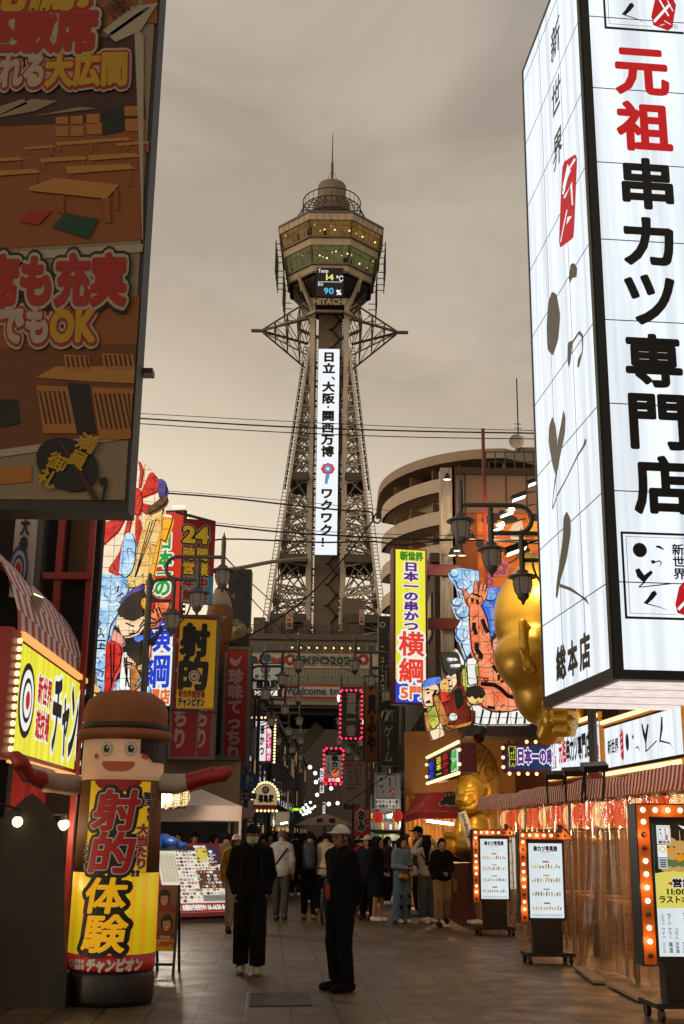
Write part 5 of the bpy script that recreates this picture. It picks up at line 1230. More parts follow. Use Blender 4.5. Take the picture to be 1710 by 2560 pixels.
    for pts, dy in (([(705, 635), (760, 650)], -1.0), ([(830, 660), (900, 560)], -1.0), ([(740, 700), (760, 740), (690, 755)], -1.02), ([(720, 640), (735, 645)], -1.03), ([(640, 600), (700, 630)], -1.0), ([(1010, 430), (1040, 460)], -.98), ([(1060, 400), (1110, 530)], -.98), ([(980, 520), (1060, 560)], -.96), ([(960, 600), (1050, 600)], -.95), ([(1100, 380), (1150, 500)], -.96),
                    ([(620, 1080), (640, 1300), (690, 1500)], -.98), ([(650, 1080), (660, 1300), (640, 1480)], -.98), ([(640, 1150), (740, 1170)], -1.15), ([(640, 1185), (730, 1190)], -1.15), ([(430, 900), (440, 1500)], -1.1), ([(480, 900), (470, 1300)], -1.12),
                    ([(190, 560), (240, 560), (290, 600), (270, 640)], -.42), ([(200, 720), (250, 670), (300, 690), (280, 740)], -.42), ([(250, 790), (300, 750), (340, 800)], -.42), ([(280, 960), (300, 880), (350, 920)], -.42), ([(150, 1350), (220, 1250), (330, 1290), (300, 1360)], -.42), ([(170, 1480), (240, 1390), (320, 1420)], -.42), ([(180, 1580), (230, 1480), (300, 1510)], -.42), ([(240, 1600), (300, 1560), (340, 1600)], -.42), ([(120, 840), (360, 850)], -.3), ([(130, 960), (350, 960)], -.3), ([(520, 170), (540, 80)], -.62), ([(520, 240), (600, 180)], -.62)):
        stroke(b, cp(ox, oy, s, c2(pts)), Y + dy - .02, .018)
    for k in range(7): stroke(b, cp(ox, oy, s, [(980 - k * 45 + 90, 820 + k * 20), (900 - k * 20, 1300), (780 - k * 5, 1640)]), Y - .74, .012) if k < 3 else None
    b.build('ink_line', INK, t)
    # box that carries the float on the house
    b = MB(); q0, q1 = at(226, 1755, Y + .35), at(350, 1755, Y + .35); z1 = at(300, 1290, Y).z
    b.para((q0.x, Y + .35, q0.z), (q1.x - q0.x, 0, 0), (0, 1.0, 0), (0, 0, z1 - q0.z)); b.build('backing_box', mat('float_box', '#3a3734', .6), t)
    b = MB(); b.bar((q0.x - .05, Y + .3, q0.z), (q0.x - .05, Y + .3, z1), .1, .25); b.build('side_edge', mat('edge_grey', '#8a8680', .5), t)
left_float()

def right_float():
    Y = 25.0; ox, oy, s = 1040, 1380, .21046
    p0 = at(1200, 1830, Y); t = thing('lantern_float', 'glowing paper float of an orange giant with raised hand among blue waves', 'lantern float', (p0.x, Y, p0.z))
    P = [('wave', DBLU_L, 0, .5, [(830, 440), (950, 430), (1000, 440), (1000, 900), (960, 980), (880, 1020), (850, 800), (780, 640)]),
         ('wave', BLU_L, -.1, .5, [(400, 230), (460, 215), (520, 200), (640, 215), (740, 240), (745, 340), (690, 480), (620, 600), (620, 760), (650, 1180), (600, 1260), (540, 1100), (500, 1000), (480, 900), (560, 760), (480, 720), (430, 600), (520, 560), (500, 420), (470, 350), (410, 290)]),
         ('wave_crest', BLU_L, -.35, .4, ellpts(550, 720, 75, 65)), ('wave_crest', BLU_L, -.35, .4, ellpts(560, 390, 75, 60)), ('wave_crest', BLU_L, -.35, .4, ellpts(480, 600, 55, 45)), ('wave_crest', BLU_L, -.35, .4, ellpts(540, 980, 60, 80)), ('wave_crest', BLU_L, -.35, .35, ellpts(450, 255, 45, 45)), ('wave_crest', DBLU_L, -.3, .35, ellpts(880, 520, 70, 60)),
         ('palm', FIRE_L, -.5, .35, [(575, 520), (610, 560), (680, 480), (740, 500), (800, 560), (770, 650), (700, 670), (630, 650), (595, 590)]),
         ('finger', FIRE_L, -.55, .2, [(682, 500), (698, 345), (722, 350), (738, 500)]), ('finger', FIRE_L, -.55, .2, [(738, 510), (768, 365), (795, 380), (775, 525)]), ('finger', FIRE_L, -.55, .2, [(772, 530), (810, 385), (832, 400), (798, 550)]), ('finger', FIRE_L, -.55, .2, [(790, 560), (832, 450), (850, 470), (806, 600)]), ('finger', FIRE_L, -.55, .2, [(540, 440), (575, 440), (640, 530), (590, 570)]),
         ('forearm', FIRE_L, -.45, .5, [(630, 645), (760, 655), (830, 800), (870, 1000), (885, 1140), (920, 1220), (880, 1300), (720, 1300), (660, 1150), (640, 900)]),
         ('torso', FIRE_L, -.35, .8, [(720, 1290), (910, 1250), (1010, 1400), (1130, 1480), (1210, 1600), (1300, 1780), (1290, 1840), (1100, 1900), (900, 1890), (790, 1840), (730, 1700), (735, 1480)]),
         ('head', FIRE_L, -.1, .5, [(890, 1040), (940, 980), (1000, 970), (1060, 1100), (1080, 1400), (1000, 1380), (930, 1240), (900, 1150)]), ('ear', PINK_L, -.35, .25, [(905, 1070), (940, 1030), (970, 1040), (960, 1130), (920, 1190)]), ('hair', HAIR_L, -.15, .3, [(880, 1040), (940, 970), (970, 990), (900, 1080), (890, 1180)]),
         ('rope', WHI_L, -.75, .4, [(660, 1830), (720, 1815), (800, 1870), (900, 1910), (1000, 1920), (1200, 1890), (1300, 1840), (1440, 1840), (1450, 1930), (1300, 2000), (1380, 2050), (700, 2050), (690, 1930)]), ('red_knot', WINE_L, -.8, .4, [(650, 1885), (705, 1890), (700, 2040), (640, 2010)]), ('red_knot', WINE_L, -.85, .35, [(1300, 1880), (1440, 1900), (1440, 1960), (1380, 1990)]),
         ('octopus_ball', YEL_L, -.9, .7, ellpts(705, 1720, 108, 98)), ('sauce', HAIR_L, -1.3, .4, [(595, 1670), (630, 1610), (705, 1590), (780, 1610), (818, 1680), (790, 1730), (750, 1700), (720, 1740), (680, 1690), (640, 1720)]),
         ('green_sash', GRN_L, -.6, .3, [(545, 1400), (600, 1370), (620, 1500), (600, 1600), (585, 1820), (650, 1990), (600, 1970), (570, 1800), (555, 1600)]), ('green_sash', GRN_L, -.5, .3, [(660, 1340), (735, 1330), (735, 1480), (700, 1500)]), ('white_cuff', WHI_L, -.7, .45, [(600, 1280), (680, 1265), (715, 1300), (690, 1400), (720, 1560), (620, 1590)]),
         ('dancer_face', SKIN_L, -.9, .45, [(80, 1600), (180, 1560), (250, 1590), (275, 1660), (185, 1730), (200, 1830), (110, 1840), (75, 1740)]), ('headband', DBLU_L, -.95, .45, [(70, 1570), (130, 1510), (280, 1485), (300, 1560), (90, 1620)]), ('dancer_face', SKIN_L, -.75, .4, [(350, 1490), (400, 1450), (470, 1450), (480, 1560), (420, 1650), (355, 1600)]), ('gold_wreath', YEL_L, -.95, .25, [(280, 1560), (330, 1500), (380, 1520), (390, 1640), (350, 1690), (290, 1650)]),
         ('striped_hat', HAIR_L, -.8, .5, [(290, 1190), (500, 1200), (545, 1400), (480, 1440), (400, 1490), (330, 1400), (310, 1300)]), ('hat_stripe', WHI_L, -1.05, .2, [(360, 1260), (470, 1260), (500, 1290), (400, 1300)]), ('hat_stripe', WHI_L, -1.05, .2, [(400, 1340), (530, 1330), (520, 1370), (430, 1370)]), ('horn', WHI_L, -.7, .3, [(455, 1150), (490, 1170), (565, 1300), (565, 1350), (470, 1345), (495, 1260)]),
         ('bridge_beam', WOOD_L, -1.1, .35, [(200, 1720), (240, 1700), (300, 1790), (395, 2040), (300, 2070), (240, 1850)]), ('kimono', WINE_L, -.7, .5, [(270, 1650), (400, 1700), (560, 1570), (600, 1800), (650, 1990), (500, 2070), (400, 2060), (300, 1850)]), ('kimono', RED_L, -.95, .35, [(280, 1660), (380, 1670), (400, 1760), (300, 1800)]),
         ('green_cloth', GRN_L, -1.0, .3, [(130, 1860), (250, 1830), (290, 2020), (200, 2110), (150, 2010)]), ('green_cloth', mat('cloth_dark_green', '#1d3a26', .6), -.95, .3, [(470, 1640), (540, 1620), (560, 1800), (500, 1860), (470, 1760)]), ('bridge_beam', WOOD_L, -1.0, .3, [(90, 1910), (150, 1900), (175, 2130), (130, 2130)]),
         ('paper_foot', SKIN_L, -1.1, .3, [(160, 2130), (230, 2110), (290, 2030), (310, 2090), (340, 2180), (200, 2240)]), ('kimono', WOOD_L, -.9, .4, [(340, 2060), (500, 2060), (660, 2010), (640, 2060), (420, 2110)]), ('flower', WHI_L, -1.15, .25, ellpts(440, 1960, 48, 45))]
    figure_float(t, P, ox, oy, s, Y)
    b = MB()
    for pts, dy, r in (([(690, 840), (685, 900), (715, 980)], -1.0, .045), ([(785, 800), (810, 870), (850, 960)], -1.0, .045), ([(715, 1080), (720, 1160), (765, 1220), (760, 1270)], -1.0, .05), ([(665, 550), (670, 600)], -.92, .03), ([(725, 570), (735, 620)], -.92, .03), ([(670, 495), (760, 530)], -.88, .02), ([(910, 1350), (975, 1430)], -1.1, .04), ([(980, 1460), (985, 1520)], -1.15, .03), ([(1015, 1550), (1060, 1490)], -1.15, .03), ([(1080, 1470), (1125, 1460)], -1.05, .03),
                       ([(770, 1565), (930, 1580), (1010, 1630), (1090, 1710), (1250, 1750)], -1.17, .045), ([(850, 1840), (940, 1860)], -1.0, .03), ([(115, 1640), (155, 1625)], -1.4, .02), ([(130, 1680), (160, 1665)], -1.4, .02), ([(120, 1790), (170, 1770)], -1.4, .025), ([(200, 1720), (240, 1640)], -1.35, .03), ([(380, 1530), (410, 1520)], -1.2, .02), ([(390, 1600), (430, 1590)], -1.2, .02)):
        stroke(b, cp(ox, oy, s, pts), Y + dy + .12, r)
    for k in range(6): stroke(b, cp(ox, oy, s, [(800 + k * 100, 1870 + 8 * k), (760 + k * 105, 2040)]), Y - 1.2, .02)
    for k in range(14): a = k * .45; stroke(b, cp(ox, oy, s, [(835 + 20 * math.cos(a), 1515 + 20 * math.sin(a)), (835 + 20 * math.cos(a + .45), 1515 + 20 * math.sin(a + .45))]), Y - 1.1, .015)
    b.build('ink_line', INK, t)
    b = MB(); q0, q1 = at(1165, 1840, Y + .5), at(1360, 1840, Y + .5); b.para((q0.x, Y + .5, q0.z), (q1.x - q0.x, 0, 0), (0, 1.0, 0), (0, 0, at(1200, 1500, Y).z - q0.z)); b.build('backing_box', mat('float_box', '#3a3734', .6), t)
right_float()

# ------------------------------------------------------------ giant golden head of a laughing idol leaning over the restaurant
def gold_giant():
    Y = 20.0
    A = lambda px, py, dy=0: np.array(at(px, py, Y + dy)); k_ = lambda r: r * (A(1400, 1600)[0] - A(1300, 1600)[0]) / 100
    p0 = at(1380, 1850, Y); t = thing('golden_idol', 'giant golden idol head in profile squeezed behind the white box sign', 'statue', (p0.x, p0.y, p0.z))
    c = ell(A(1392, 1545, .35), (k_(160), 1.15, k_(163)))
    tip = cone_(A(1345, 1440, .4), A(1325, 1400, .4), k_(70), k_(22))
    brow = ell(A(1318, 1590, .2), (k_(80), .8, k_(60)))
    cheek = ell(A(1334, 1640, .1), (k_(97), .95, k_(95)))
    chin = ell(A(1375, 1725, .3), (k_(92), .9, k_(95))); neck = cone_(A(1400, 1740, .4), A(1440, 1780, .8), k_(80), k_(50))
    f = sub(union([c, tip, cheek, chin, neck], .10), union([cone_(A(1231, 1602, .3), A(1258, 1588, -.22), .09, .07), cone_(A(1258, 1588, -.22), A(1296, 1572, -.62), .07, .03)], .02), .07)
    lo = A(1220, 1900, -1.4) - .2; hi = A(1560, 1360, 2) + .3
    lo, hi = np.minimum(lo, hi), np.maximum(lo, hi); lo[1] = Y - 1.3; hi[1] = Y + 1.8
    blob('head', GOLD, f, lo, hi, .055, t)
    ear = union([cone_(A(1306, 1556, -.72), A(1312, 1620, -.72), .075, .085), cone_(A(1312, 1620, -.72), A(1325, 1668, -.66), .085, .1), cone_(A(1325, 1668, -.66), A(1345, 1660, -.6), .1, .08), cone_(A(1310, 1560, -.65), A(1340, 1590, -.6), .06, .05), cone_(A(1340, 1590, -.6), A(1347, 1650, -.58), .05, .07)], .07)
    lo = np.minimum(A(1290, 1690), A(1370, 1540)) - .1; hi = np.maximum(A(1290, 1690), A(1370, 1540)) + .1; lo[1] = Y - 1.0; hi[1] = Y - .3
    blob('ear', GOLD, ear, lo, hi, .025, t)
    # forearm and a fist with separate curled fingers
    B_ = lambda px, py, dy=0: np.array(at(px, py, 19.6 + dy)); w = lambda r: r * (B_(1400, 1600)[0] - B_(1300, 1600)[0]) / 100
    hand = [cone_(B_(1370, 1835, .3), B_(1395, 1790, .1), w(28), w(40)), ell(B_(1388, 1790, .1), (w(36), .3, w(48)))]
    for i in range(4):
        y = 1748 + i * 27
        hand += [cone_(B_(1392, y, -.2), B_(1418, y, -.32), w(13), w(12.5)), cone_(B_(1418, y, -.32), B_(1430, y + 2, -.12), w(12.5), w(11))]
    hand += [cone_(B_(1368, 1760, -.12), B_(1392, 1735, -.25), w(15), w(12))]
    arm = union(hand, .022); lo = np.minimum(B_(1320, 1870), B_(1450, 1700)) - .1; hi = np.maximum(B_(1320, 1870), B_(1450, 1700)) + .1; lo[1] = 18.9; hi[1] = 20.3
    blob('fist', GOLD, arm, lo, hi, .028, t)
    sl = union([cone_(B_(1360, 1790, .5), B_(1372, 1830, .3), w(22), w(26)), cone_(B_(1372, 1825, .3), B_(1392, 1840, .5), w(26), w(20))], .05); lo = np.minimum(B_(1300, 1930), B_(1450, 1740)); hi = np.maximum(B_(1300, 1930), B_(1450, 1740)); lo[1] = 19.0; hi[1] = 20.9
    blob('forearm', GOLD, sl, lo, hi, .04, t)
gold_giant()

# ------------------------------------------------------------ seated golden idol by the restaurant door
def gold_seated():
    p = gnd(1165, 2302); Y = p.y
    t = thing('golden_idol', 'seated golden laughing idol with pointed back panel and a white sash', 'statue', p)
    ox, oy, s = 950, 1650, .3189
    dep = [at(x, y, Y + .35) for x, y in cp(ox, oy, s, [(612, 1500), (606, 1100), (612, 870), (632, 790), (690, 690), (770, 628), (850, 700), (905, 800), (930, 900), (932, 1100), (925, 1500)])]
    bm_ = MB(); bm_.prism(dep, (0, .25, 0)); bm_.build('back_panel', mat('gold_panel', '#8a6118', .42, metal=.6, var=.15, scale=3), t)
    b = MB(); inn = [q + Vector((0, -.02, 0)) for q in dep]; b.tube(inn[1:-1], .035, 8)
    for c in ((680, 860), (860, 870), (770, 730)):
        for r in (42, 26): b.tube([at(*cp(ox, oy, s, [(c[0] + r * math.cos(a * .524), c[1] + r * 1.15 * math.sin(a * .524))])[0], Y + .34) for a in range(12)], .022, 6, True)
    for pts in ([(690, 700), (740, 800), (770, 900)], [(850, 700), (800, 800), (775, 900)], [(640, 830), (660, 920), (720, 950)], [(910, 840), (890, 920), (830, 960)]): b.tube([at(x, y, Y + .33) for x, y in cp(ox, oy, s, pts)], .02, 6)
    b.build('panel_relief', mat('gold_relief', '#a2762a', .35, metal=.65), t)
    A = lambda x, y, dy=0: np.array(at(*cp(ox, oy, s, [(x, y)])[0], Y + dy)); m1 = A(700, 1100)[0] - A(600, 1100)[0]; k_ = lambda r: r * m1 / 100
    head = [ell(A(705, 1040, -.15), (k_(112), k_(105), k_(140))), cone_(A(715, 950, -.1), A(728, 895, -.05), k_(60), k_(22)), ell(A(660, 1110, -.25), (k_(72), k_(70), k_(58))), ell(A(735, 1120, -.2), (k_(80), k_(75), k_(62))), ell(A(690, 1160, -.25), (k_(72), k_(65), k_(48))),
            cone_(A(640, 1060, -.5), A(628, 1092, -.56), k_(14), k_(22)), ell(A(628, 1095, -.56), (k_(30), k_(22), k_(16)))]
    f = union(head, .035)
    # grin, squinting eyes cut into the face
    for a_, b_, r in (((608, 1120), (640, 1150), 8), ((640, 1150), (690, 1150), 9), ((690, 1150), (725, 1115), 8), ((600, 1062), (622, 1068), 5), ((668, 1050), (700, 1036), 6), ((700, 1036), (735, 1044), 5), ((665, 1020), (730, 1005), 5)):
        P0, P1 = A(*a_), A(*b_); c0 = A(690, 1090, -.2)
        def front(P): d = P - c0; return P
        # push the groove to the skin: search along depth
        yy = np.linspace(Y - 1.2, Y, 240)
        def skin(P):
            d = f(np.stack([np.full(240, P[0]), yy, np.full(240, P[2])], 1)); i = np.argmax(d < 0); return np.array([P[0], yy[i] if (d < 0).any() else Y - .4, P[2]])
        f = sub(f, cone_(skin(P0), skin(P1), k_(r), k_(r)), .012)
    lo = np.minimum(A(560, 1240), A(850, 860)) - .05; hi = np.maximum(A(560, 1240), A(850, 860)) + .05; lo[1] = Y - .95; hi[1] = Y + .5
    blob('head', GOLD, f, lo, hi, .02, t)
    ear = union([cone_(A(808, 1000, -.15), A(845, 985, -.1), k_(20), k_(22)), cone_(A(845, 985, -.1), A(862, 1030, -.1), k_(22), k_(22)), cone_(A(862, 1030, -.1), A(845, 1085, -.12), k_(22), k_(26)), cone_(A(845, 1085, -.12), A(815, 1090, -.15), k_(26), k_(18))], .03)
    lo = np.minimum(A(780, 1130), A(900, 950)); hi = np.maximum(A(780, 1130), A(900, 950)); lo[1] = Y - .5; hi[1] = Y + .25
    blob('ear', GOLD, ear, lo, hi, .018, t)
    body = [ell(A(745, 1350, 0), (k_(125), k_(110), k_(170))), ell(A(720, 1420, -.2), (k_(115), k_(100), k_(100))), cone_(A(640, 1260, -.05), A(600, 1400, -.2), k_(42), k_(36)), cone_(A(860, 1260, -.05), A(885, 1420, -.2), k_(44), k_(36)),
            cone_(A(690, 1500, -.3), A(560, 1470, -.9), k_(72), k_(52)), cone_(A(800, 1500, -.3), A(790, 1500, -1.1), k_(72), k_(52))]
    for c in ((545, 1450), (780, 1480)):       # soles with five round toes each, pointing at the viewer
        body.append(ell(A(c[0], c[1], -1.0), (k_(52), k_(22), k_(88))))
        for i in range(5): body.append(ell(A(c[0] - 44 + i * 22, c[1] - 82 + abs(i - 1.5) * 7, -1.03), (k_(15 - i), k_(20), k_(19 - i))))
    g = union(body, .035); lo = np.minimum(A(470, 1720), A(960, 1180)); hi = np.maximum(A(470, 1720), A(960, 1180)); lo[1] = Y - 1.45; hi[1] = Y + .55
    blob('body', GOLD, g, lo, hi, .03, t); ld = bpy.data.lights.new('idol_light', 'SPOT'); ld.energy = 130; ld.spot_size = R(56); ld.color = (1, .74, .42); ld.shadow_soft_size = .1; lo_ = bpy.data.objects.new('idol_light', ld); COL.objects.link(lo_); c = at(1196, 1846, Y - 2.0); lo_.location = c + Vector((-.08, 0, -.12)); lo_.rotation_euler = (Vector(A(690, 1150)) - c).to_track_quat('-Z', 'Y').to_euler()
    k = MB(); k.tube([c, c + Vector((.1, .15, .16))], .11, 12); k.bar(c + Vector((.1, .15, .16)), c + Vector((.3, .9, .35)), .04); o = k.build('spotlight', BLACK); tag(o, 'round black spotlight above the pointed panel of the seated golden idol', 'spotlight')
    b = MB(); c = np.array(p); z1 = A(700, 1590)[2]; b.para((A(560, 1500)[0], Y - 1.0, 0), (A(930, 1500)[0] - A(560, 1500)[0], 0, 0), (0, 1.7, 0), (0, 0, max(.3, z1))); b.build('plinth', mat('plinth_red', '#4a1612', .5, var=.2), t)
    # sash with brush writing from the shoulder to the foot
    q0, q1 = Vector(A(640, 1190, -.72)), Vector(A(725, 1455, -1.25)); d = (q1 - q0); w_ = Vector((.17, .03, .05))
    pl = Plane(q1 - w_ * .5, q1 + w_ * .5, d.length, -d); b = MB(); b.para(pl.P(0, 0, -.012), pl.u * pl.W, pl.v * pl.H, pl.n * .012); sh_ = b.build('sash', mat('sash_cloth', '#c9bda6', .8, var=.1, scale=6), t)
    b = MB(); letters(b, pl, 'さわると幸せになれるよ', (pl.W * .25, .05, pl.W * .75, pl.H - .05), 0, vertical=True, bold=.02, lift=.004); b.build('lettering', INK, sh_)
gold_seated()
# ------------------------------------------------------------ street signs
PAL = [INK, RED_E, mat('e_white', '#f4f4ee', emit=.95), mat('e_purple', '#6a2a9a', emit=.7), mat('e_green', '#35b03a', emit=.8), mat('e_blue', '#2446d8', emit=.85), mat('e_yellow', '#f2e640', emit=.95), mat('p_white', '#b9aaa0', .6), mat('p_red', '#8e1a1c', .6), mat('p_pink', '#b08a86', .6), mat('e_orange', '#f27030', emit=.9), mat('p_yellow', '#f2cf2a', .6), mat('p_blue', '#3a8cc0', .6), mat('e_magenta', '#d82a6a', emit=.8), mat('neon_dull_yellow', '#b8a860', emit=.25), mat('neon_dull_pink', '#9a4a52', emit=.3), mat('e_redorange', '#f0402a', emit=.9)]
YELLOWBOX = lightbox('yellow_lightbox', '#f2ea3c', 1.0, .8); DULLRED = mat('red_cloth', '#94181c', .7, var=.15, scale=3)  # cloth red brightened to hold the glow of the lit sign by the banners
REDB = mat('red_bulb', '#ff2a48', emit=3.0); FRAMEG = mat('pebble_frame', '#6a6458', .8, var=.45, scale=30)
def sg(name, label, L_, R_, top, bot, thick, face, casing, items=(), group=None, fw_=.05, frame=None, rects=(), cat='sign', discs=()):
    pl = signplane(L_, R_, top, bot); t = board(name, label, cat, pl, thick, face, casing, fw_, frame, group); b = MB()
    for x0, y0, x1, y1, m in rects: rect(b, pl, *[max(fw_, q) for q in pxbox(pl, x0, y0, x1, y1)[:2]], *[min(w_, q) for w_, q in zip((pl.W - fw_, pl.H - fw_), pxbox(pl, x0, y0, x1, y1)[2:])], m, .005)
    for it in items:
        tx, bx, m, outl, vert = it[:5]; letters(b, pl, tx, pxbox(pl, *bx), m, outl, it[5] if len(it) > 5 else .05, vert, .012, tight=len(it) > 6)
    for cx, cy, r, m, lf in discs:
        c = pl.hit(cx, cy); r_ = abs(pl.hit(cx + r, cy)[0] - c[0]); disc(b, pl, c, r_, m, lf, r_ * 1.08)
    if b.f: b.build('lettering', PAL, t)
    return pl, t
def edge_bulbs(pl, t, sides, step, r, m=BULB, out=.0, off=0):
    P_ = []
    n_, k_ = max(2, int(pl.W / step)), max(2, int(pl.H / step))
    if 'b' in sides: P_ += [pl.P(pl.W * (i + .5) / n_, .03 - out, .03) for i in range(n_)]
    if 't' in sides: P_ += [pl.P(pl.W * (i + .5) / n_, pl.H - .03 + out, .03) for i in range(n_)]
    if 'l' in sides: P_ += [pl.P(.03 - out, pl.H * (i + .5) / k_, .03) for i in range(k_)]
    if 'r' in sides: P_ += [pl.P(pl.W - .03 + out, pl.H * (i + .5) / k_, .03) for i in range(k_)]
    bulbs(t, P_[:100], r, m, off)
WO = [(.09, 2)]
sg('hanging_sign', 'tall lit yellow sign with purple writing and two large red characters', (984, 30), (1070, 30.2), 1368, 1760, .35, YELLOWBOX, mat('sign_red_case', '#5a1212', .5),
   [('新世界', (1000, 1380, 1057, 1402), 4, [(.05, 0), (.1, 6)], False, .02), ('日本一の串かつ', (1008, 1405, 1046, 1578), 3, WO, True, .05), ('横', (996, 1578, 1060, 1642), 16, WO, False, .028), ('綱', (996, 1645, 1060, 1708), 16, WO, False, .028), ('5門', (1000, 1714, 1062, 1750), 10, WO, False, .04)], fw_=.05, frame=mat('sign_red_case', '#5a1212'), rects=[(984, 1700, 1070, 1760, 5)])
pl, t = sg('bulb_sign', 'blue sign with white outlined writing inside a border of warm bulbs', (1262, 22.5), (1420, 22.5), 1858, 1930, .3, mat('blue_sign', '#1d3f86', emit=.3, ecol='#1f4ea0'), mat('sign_red_case', '#5a1212'),
   [('新世界', (1272, 1866, 1290, 1916), 0, [(.06, 6)], True, .05), ('日本一の串', (1292, 1871, 1384, 1911), 3, [(.08, 2)], False, .06)]); edge_bulbs(pl, t, 'btl', .17, .035, BULB, .06, .15)
pl, t = sg('bulb_sign', 'dark neon shop sign in coloured characters slanting back along the street with bulbs', (1070, 27.5), (1153, 22.6), 1897, 1957, .3, mat('neon_night', '#231a1c', .4), mat('sign_red_case', '#5a1212'),
   [('新世', (1074, 1902, 1086, 1950), 5, (), True, .03), ('日本一', (1092, 1892, 1104, 1944), 6, (), True, .03), ('串かつ', (1108, 1884, 1122, 1938), 1, (), True, .03), ('横綱', (1130, 1874, 1146, 1928), 4, [(.06, 2)], True, .03)]); edge_bulbs(pl, t, 'btlr', .2, .035, BULB, .05)

# left group
pl, t = sg('hanging_sign', 'tall lit red sign with green and blue characters beside the wave float', (330, 28.6), (440, 28.4), 1278, 1768, .35, mat('red_light_sign', '#e03a28', emit=.8, sample=True), BLACK,
   [(a, b_, c_, d_, False, .025 if a in '横綱' else .05) for a, b_, c_, d_ in [('日', (398, 1330, 432, 1374), 4, WO), ('本', (394, 1376, 432, 1420), 4, WO), ('一', (392, 1420, 430, 1448), 4, WO), ('の', (386, 1446, 428, 1492), 4, WO), ('横', (362, 1540, 430, 1632), 5, WO), ('綱', (356, 1634, 428, 1722), 5, WO), ('通天閣店', (322, 1722, 426, 1762), 10, WO)]], rects=[(330, 1700, 440, 1768, 4)])
bulbs(t, [pl.P(pl.W + .06, pl.H * (i + .5) / 36, -.05) for i in range(36)], .03); bulbs(t, [pl.P(pl.W * (.72 + .3 * i / 5), pl.H + .08, .02) for i in range(5)], .04)
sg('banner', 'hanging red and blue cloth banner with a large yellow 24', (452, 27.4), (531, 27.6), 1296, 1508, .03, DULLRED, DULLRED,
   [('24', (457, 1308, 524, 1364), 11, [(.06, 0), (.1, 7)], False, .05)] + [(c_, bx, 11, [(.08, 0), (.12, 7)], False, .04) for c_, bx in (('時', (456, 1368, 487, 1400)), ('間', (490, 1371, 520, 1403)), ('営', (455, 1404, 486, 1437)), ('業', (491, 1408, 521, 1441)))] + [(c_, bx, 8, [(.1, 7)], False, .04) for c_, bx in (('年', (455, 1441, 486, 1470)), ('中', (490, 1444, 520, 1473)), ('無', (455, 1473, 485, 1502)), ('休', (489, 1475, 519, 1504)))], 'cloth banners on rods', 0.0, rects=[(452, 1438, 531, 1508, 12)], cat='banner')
sg('banner', 'yellow cloth banner with two large black characters and a small target', (440, 27.0), (533, 27.2), 1546, 1770, .03, mat('yellow_cloth', '#e6bb1c', .7, var=.08, scale=4), mat('yellow_cloth', '#c79c14'),  # cloth yellow brightened too, the lit neighbour's glow put into its colour
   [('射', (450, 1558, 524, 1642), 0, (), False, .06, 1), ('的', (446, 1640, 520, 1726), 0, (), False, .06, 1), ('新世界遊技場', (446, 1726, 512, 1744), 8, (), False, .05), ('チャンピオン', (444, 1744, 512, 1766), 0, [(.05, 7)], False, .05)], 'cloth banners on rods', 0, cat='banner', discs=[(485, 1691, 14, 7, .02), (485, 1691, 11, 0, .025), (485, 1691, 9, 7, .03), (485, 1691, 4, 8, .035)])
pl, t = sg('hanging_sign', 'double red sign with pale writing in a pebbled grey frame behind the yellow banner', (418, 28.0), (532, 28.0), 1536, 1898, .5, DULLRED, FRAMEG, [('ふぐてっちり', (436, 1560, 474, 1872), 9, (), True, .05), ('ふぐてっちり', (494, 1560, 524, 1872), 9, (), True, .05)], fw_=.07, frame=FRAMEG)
b = MB(); b.para(pl.P(pl.W * .61, .07, -.003), pl.u * .05, pl.v * (pl.H - .14), pl.n * .02); b.build('centre_bar', FRAMEG, t)
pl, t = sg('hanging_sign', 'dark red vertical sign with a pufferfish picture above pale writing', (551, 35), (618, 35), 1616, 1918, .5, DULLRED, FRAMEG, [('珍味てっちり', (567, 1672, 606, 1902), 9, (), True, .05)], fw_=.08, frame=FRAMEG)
b = MB(); c = pl.hit(588, 1650); rr_ = .13
shape(b, pl, [(c[0] - rr_ * 1.3, c[1] + .06), (c[0] - rr_ * .6, c[1] + .05), (c[0], c[1] - .02), (c[0] + rr_ * .8, c[1] + .05), (c[0] + rr_ * 1.5, c[1] + .14), (c[0] + rr_ * 1.3, c[1]), (c[0] + rr_ * .8, c[1] - .14), (c[0], c[1] - .2), (c[0] - rr_, c[1] - .12)], 9, .006); b.build('fish_picture', PAL, t)
sg('signboard', 'tall blank black signboard behind the pufferfish lanterns', (563, 38), (621, 38), 1422, 1660, .6, BLACK, BLACK)
# around the middle of the street
sg('hanging_sign', 'pale lit square sign with a round crest and a red strip below', (628, 46), (703, 46), 1656, 1743, .4, mat('pale_lit', '#b8b49c', emit=.42, sample=True), BLACK, [('鶴亀家', (640, 1698, 694, 1722), 0, (), False, .04), ('串 名代', (636, 1686, 676, 1697), 0, (), False, .03), ('24時間営業', (636, 1725, 694, 1740), 2, (), False, .04)], rects=[(628, 1723, 703, 1743, 8)], discs=[(664, 1672, 12, 0, .02), (664, 1672, 10, 7, .03)])
pl, t = sg('hanging_sign', 'narrow lit pink and white sign with yellow bulbs along its edge', (632, 53), (680, 53), 1800, 1905, .5, mat('e_white2', '#f2eef0', emit=.9), BLACK, [('名物どて焼き', (667, 1804, 678, 1902), 2, (), True, .03), ('大阪名物', (634, 1804, 643, 1880), 2, (), True, .03), ('串かつ', (650, 1812, 661, 1890), 0, (), True, .05)], rects=[(632, 1800, 645, 1905, 13), (665, 1800, 680, 1905, 13)]); bulbs(t, [pl.P(pl.W + .1, pl.H * i / 14, .1) for i in range(15)] + [pl.P(pl.W * i / 5, pl.H + .1, .1) for i in range(6)], .055)
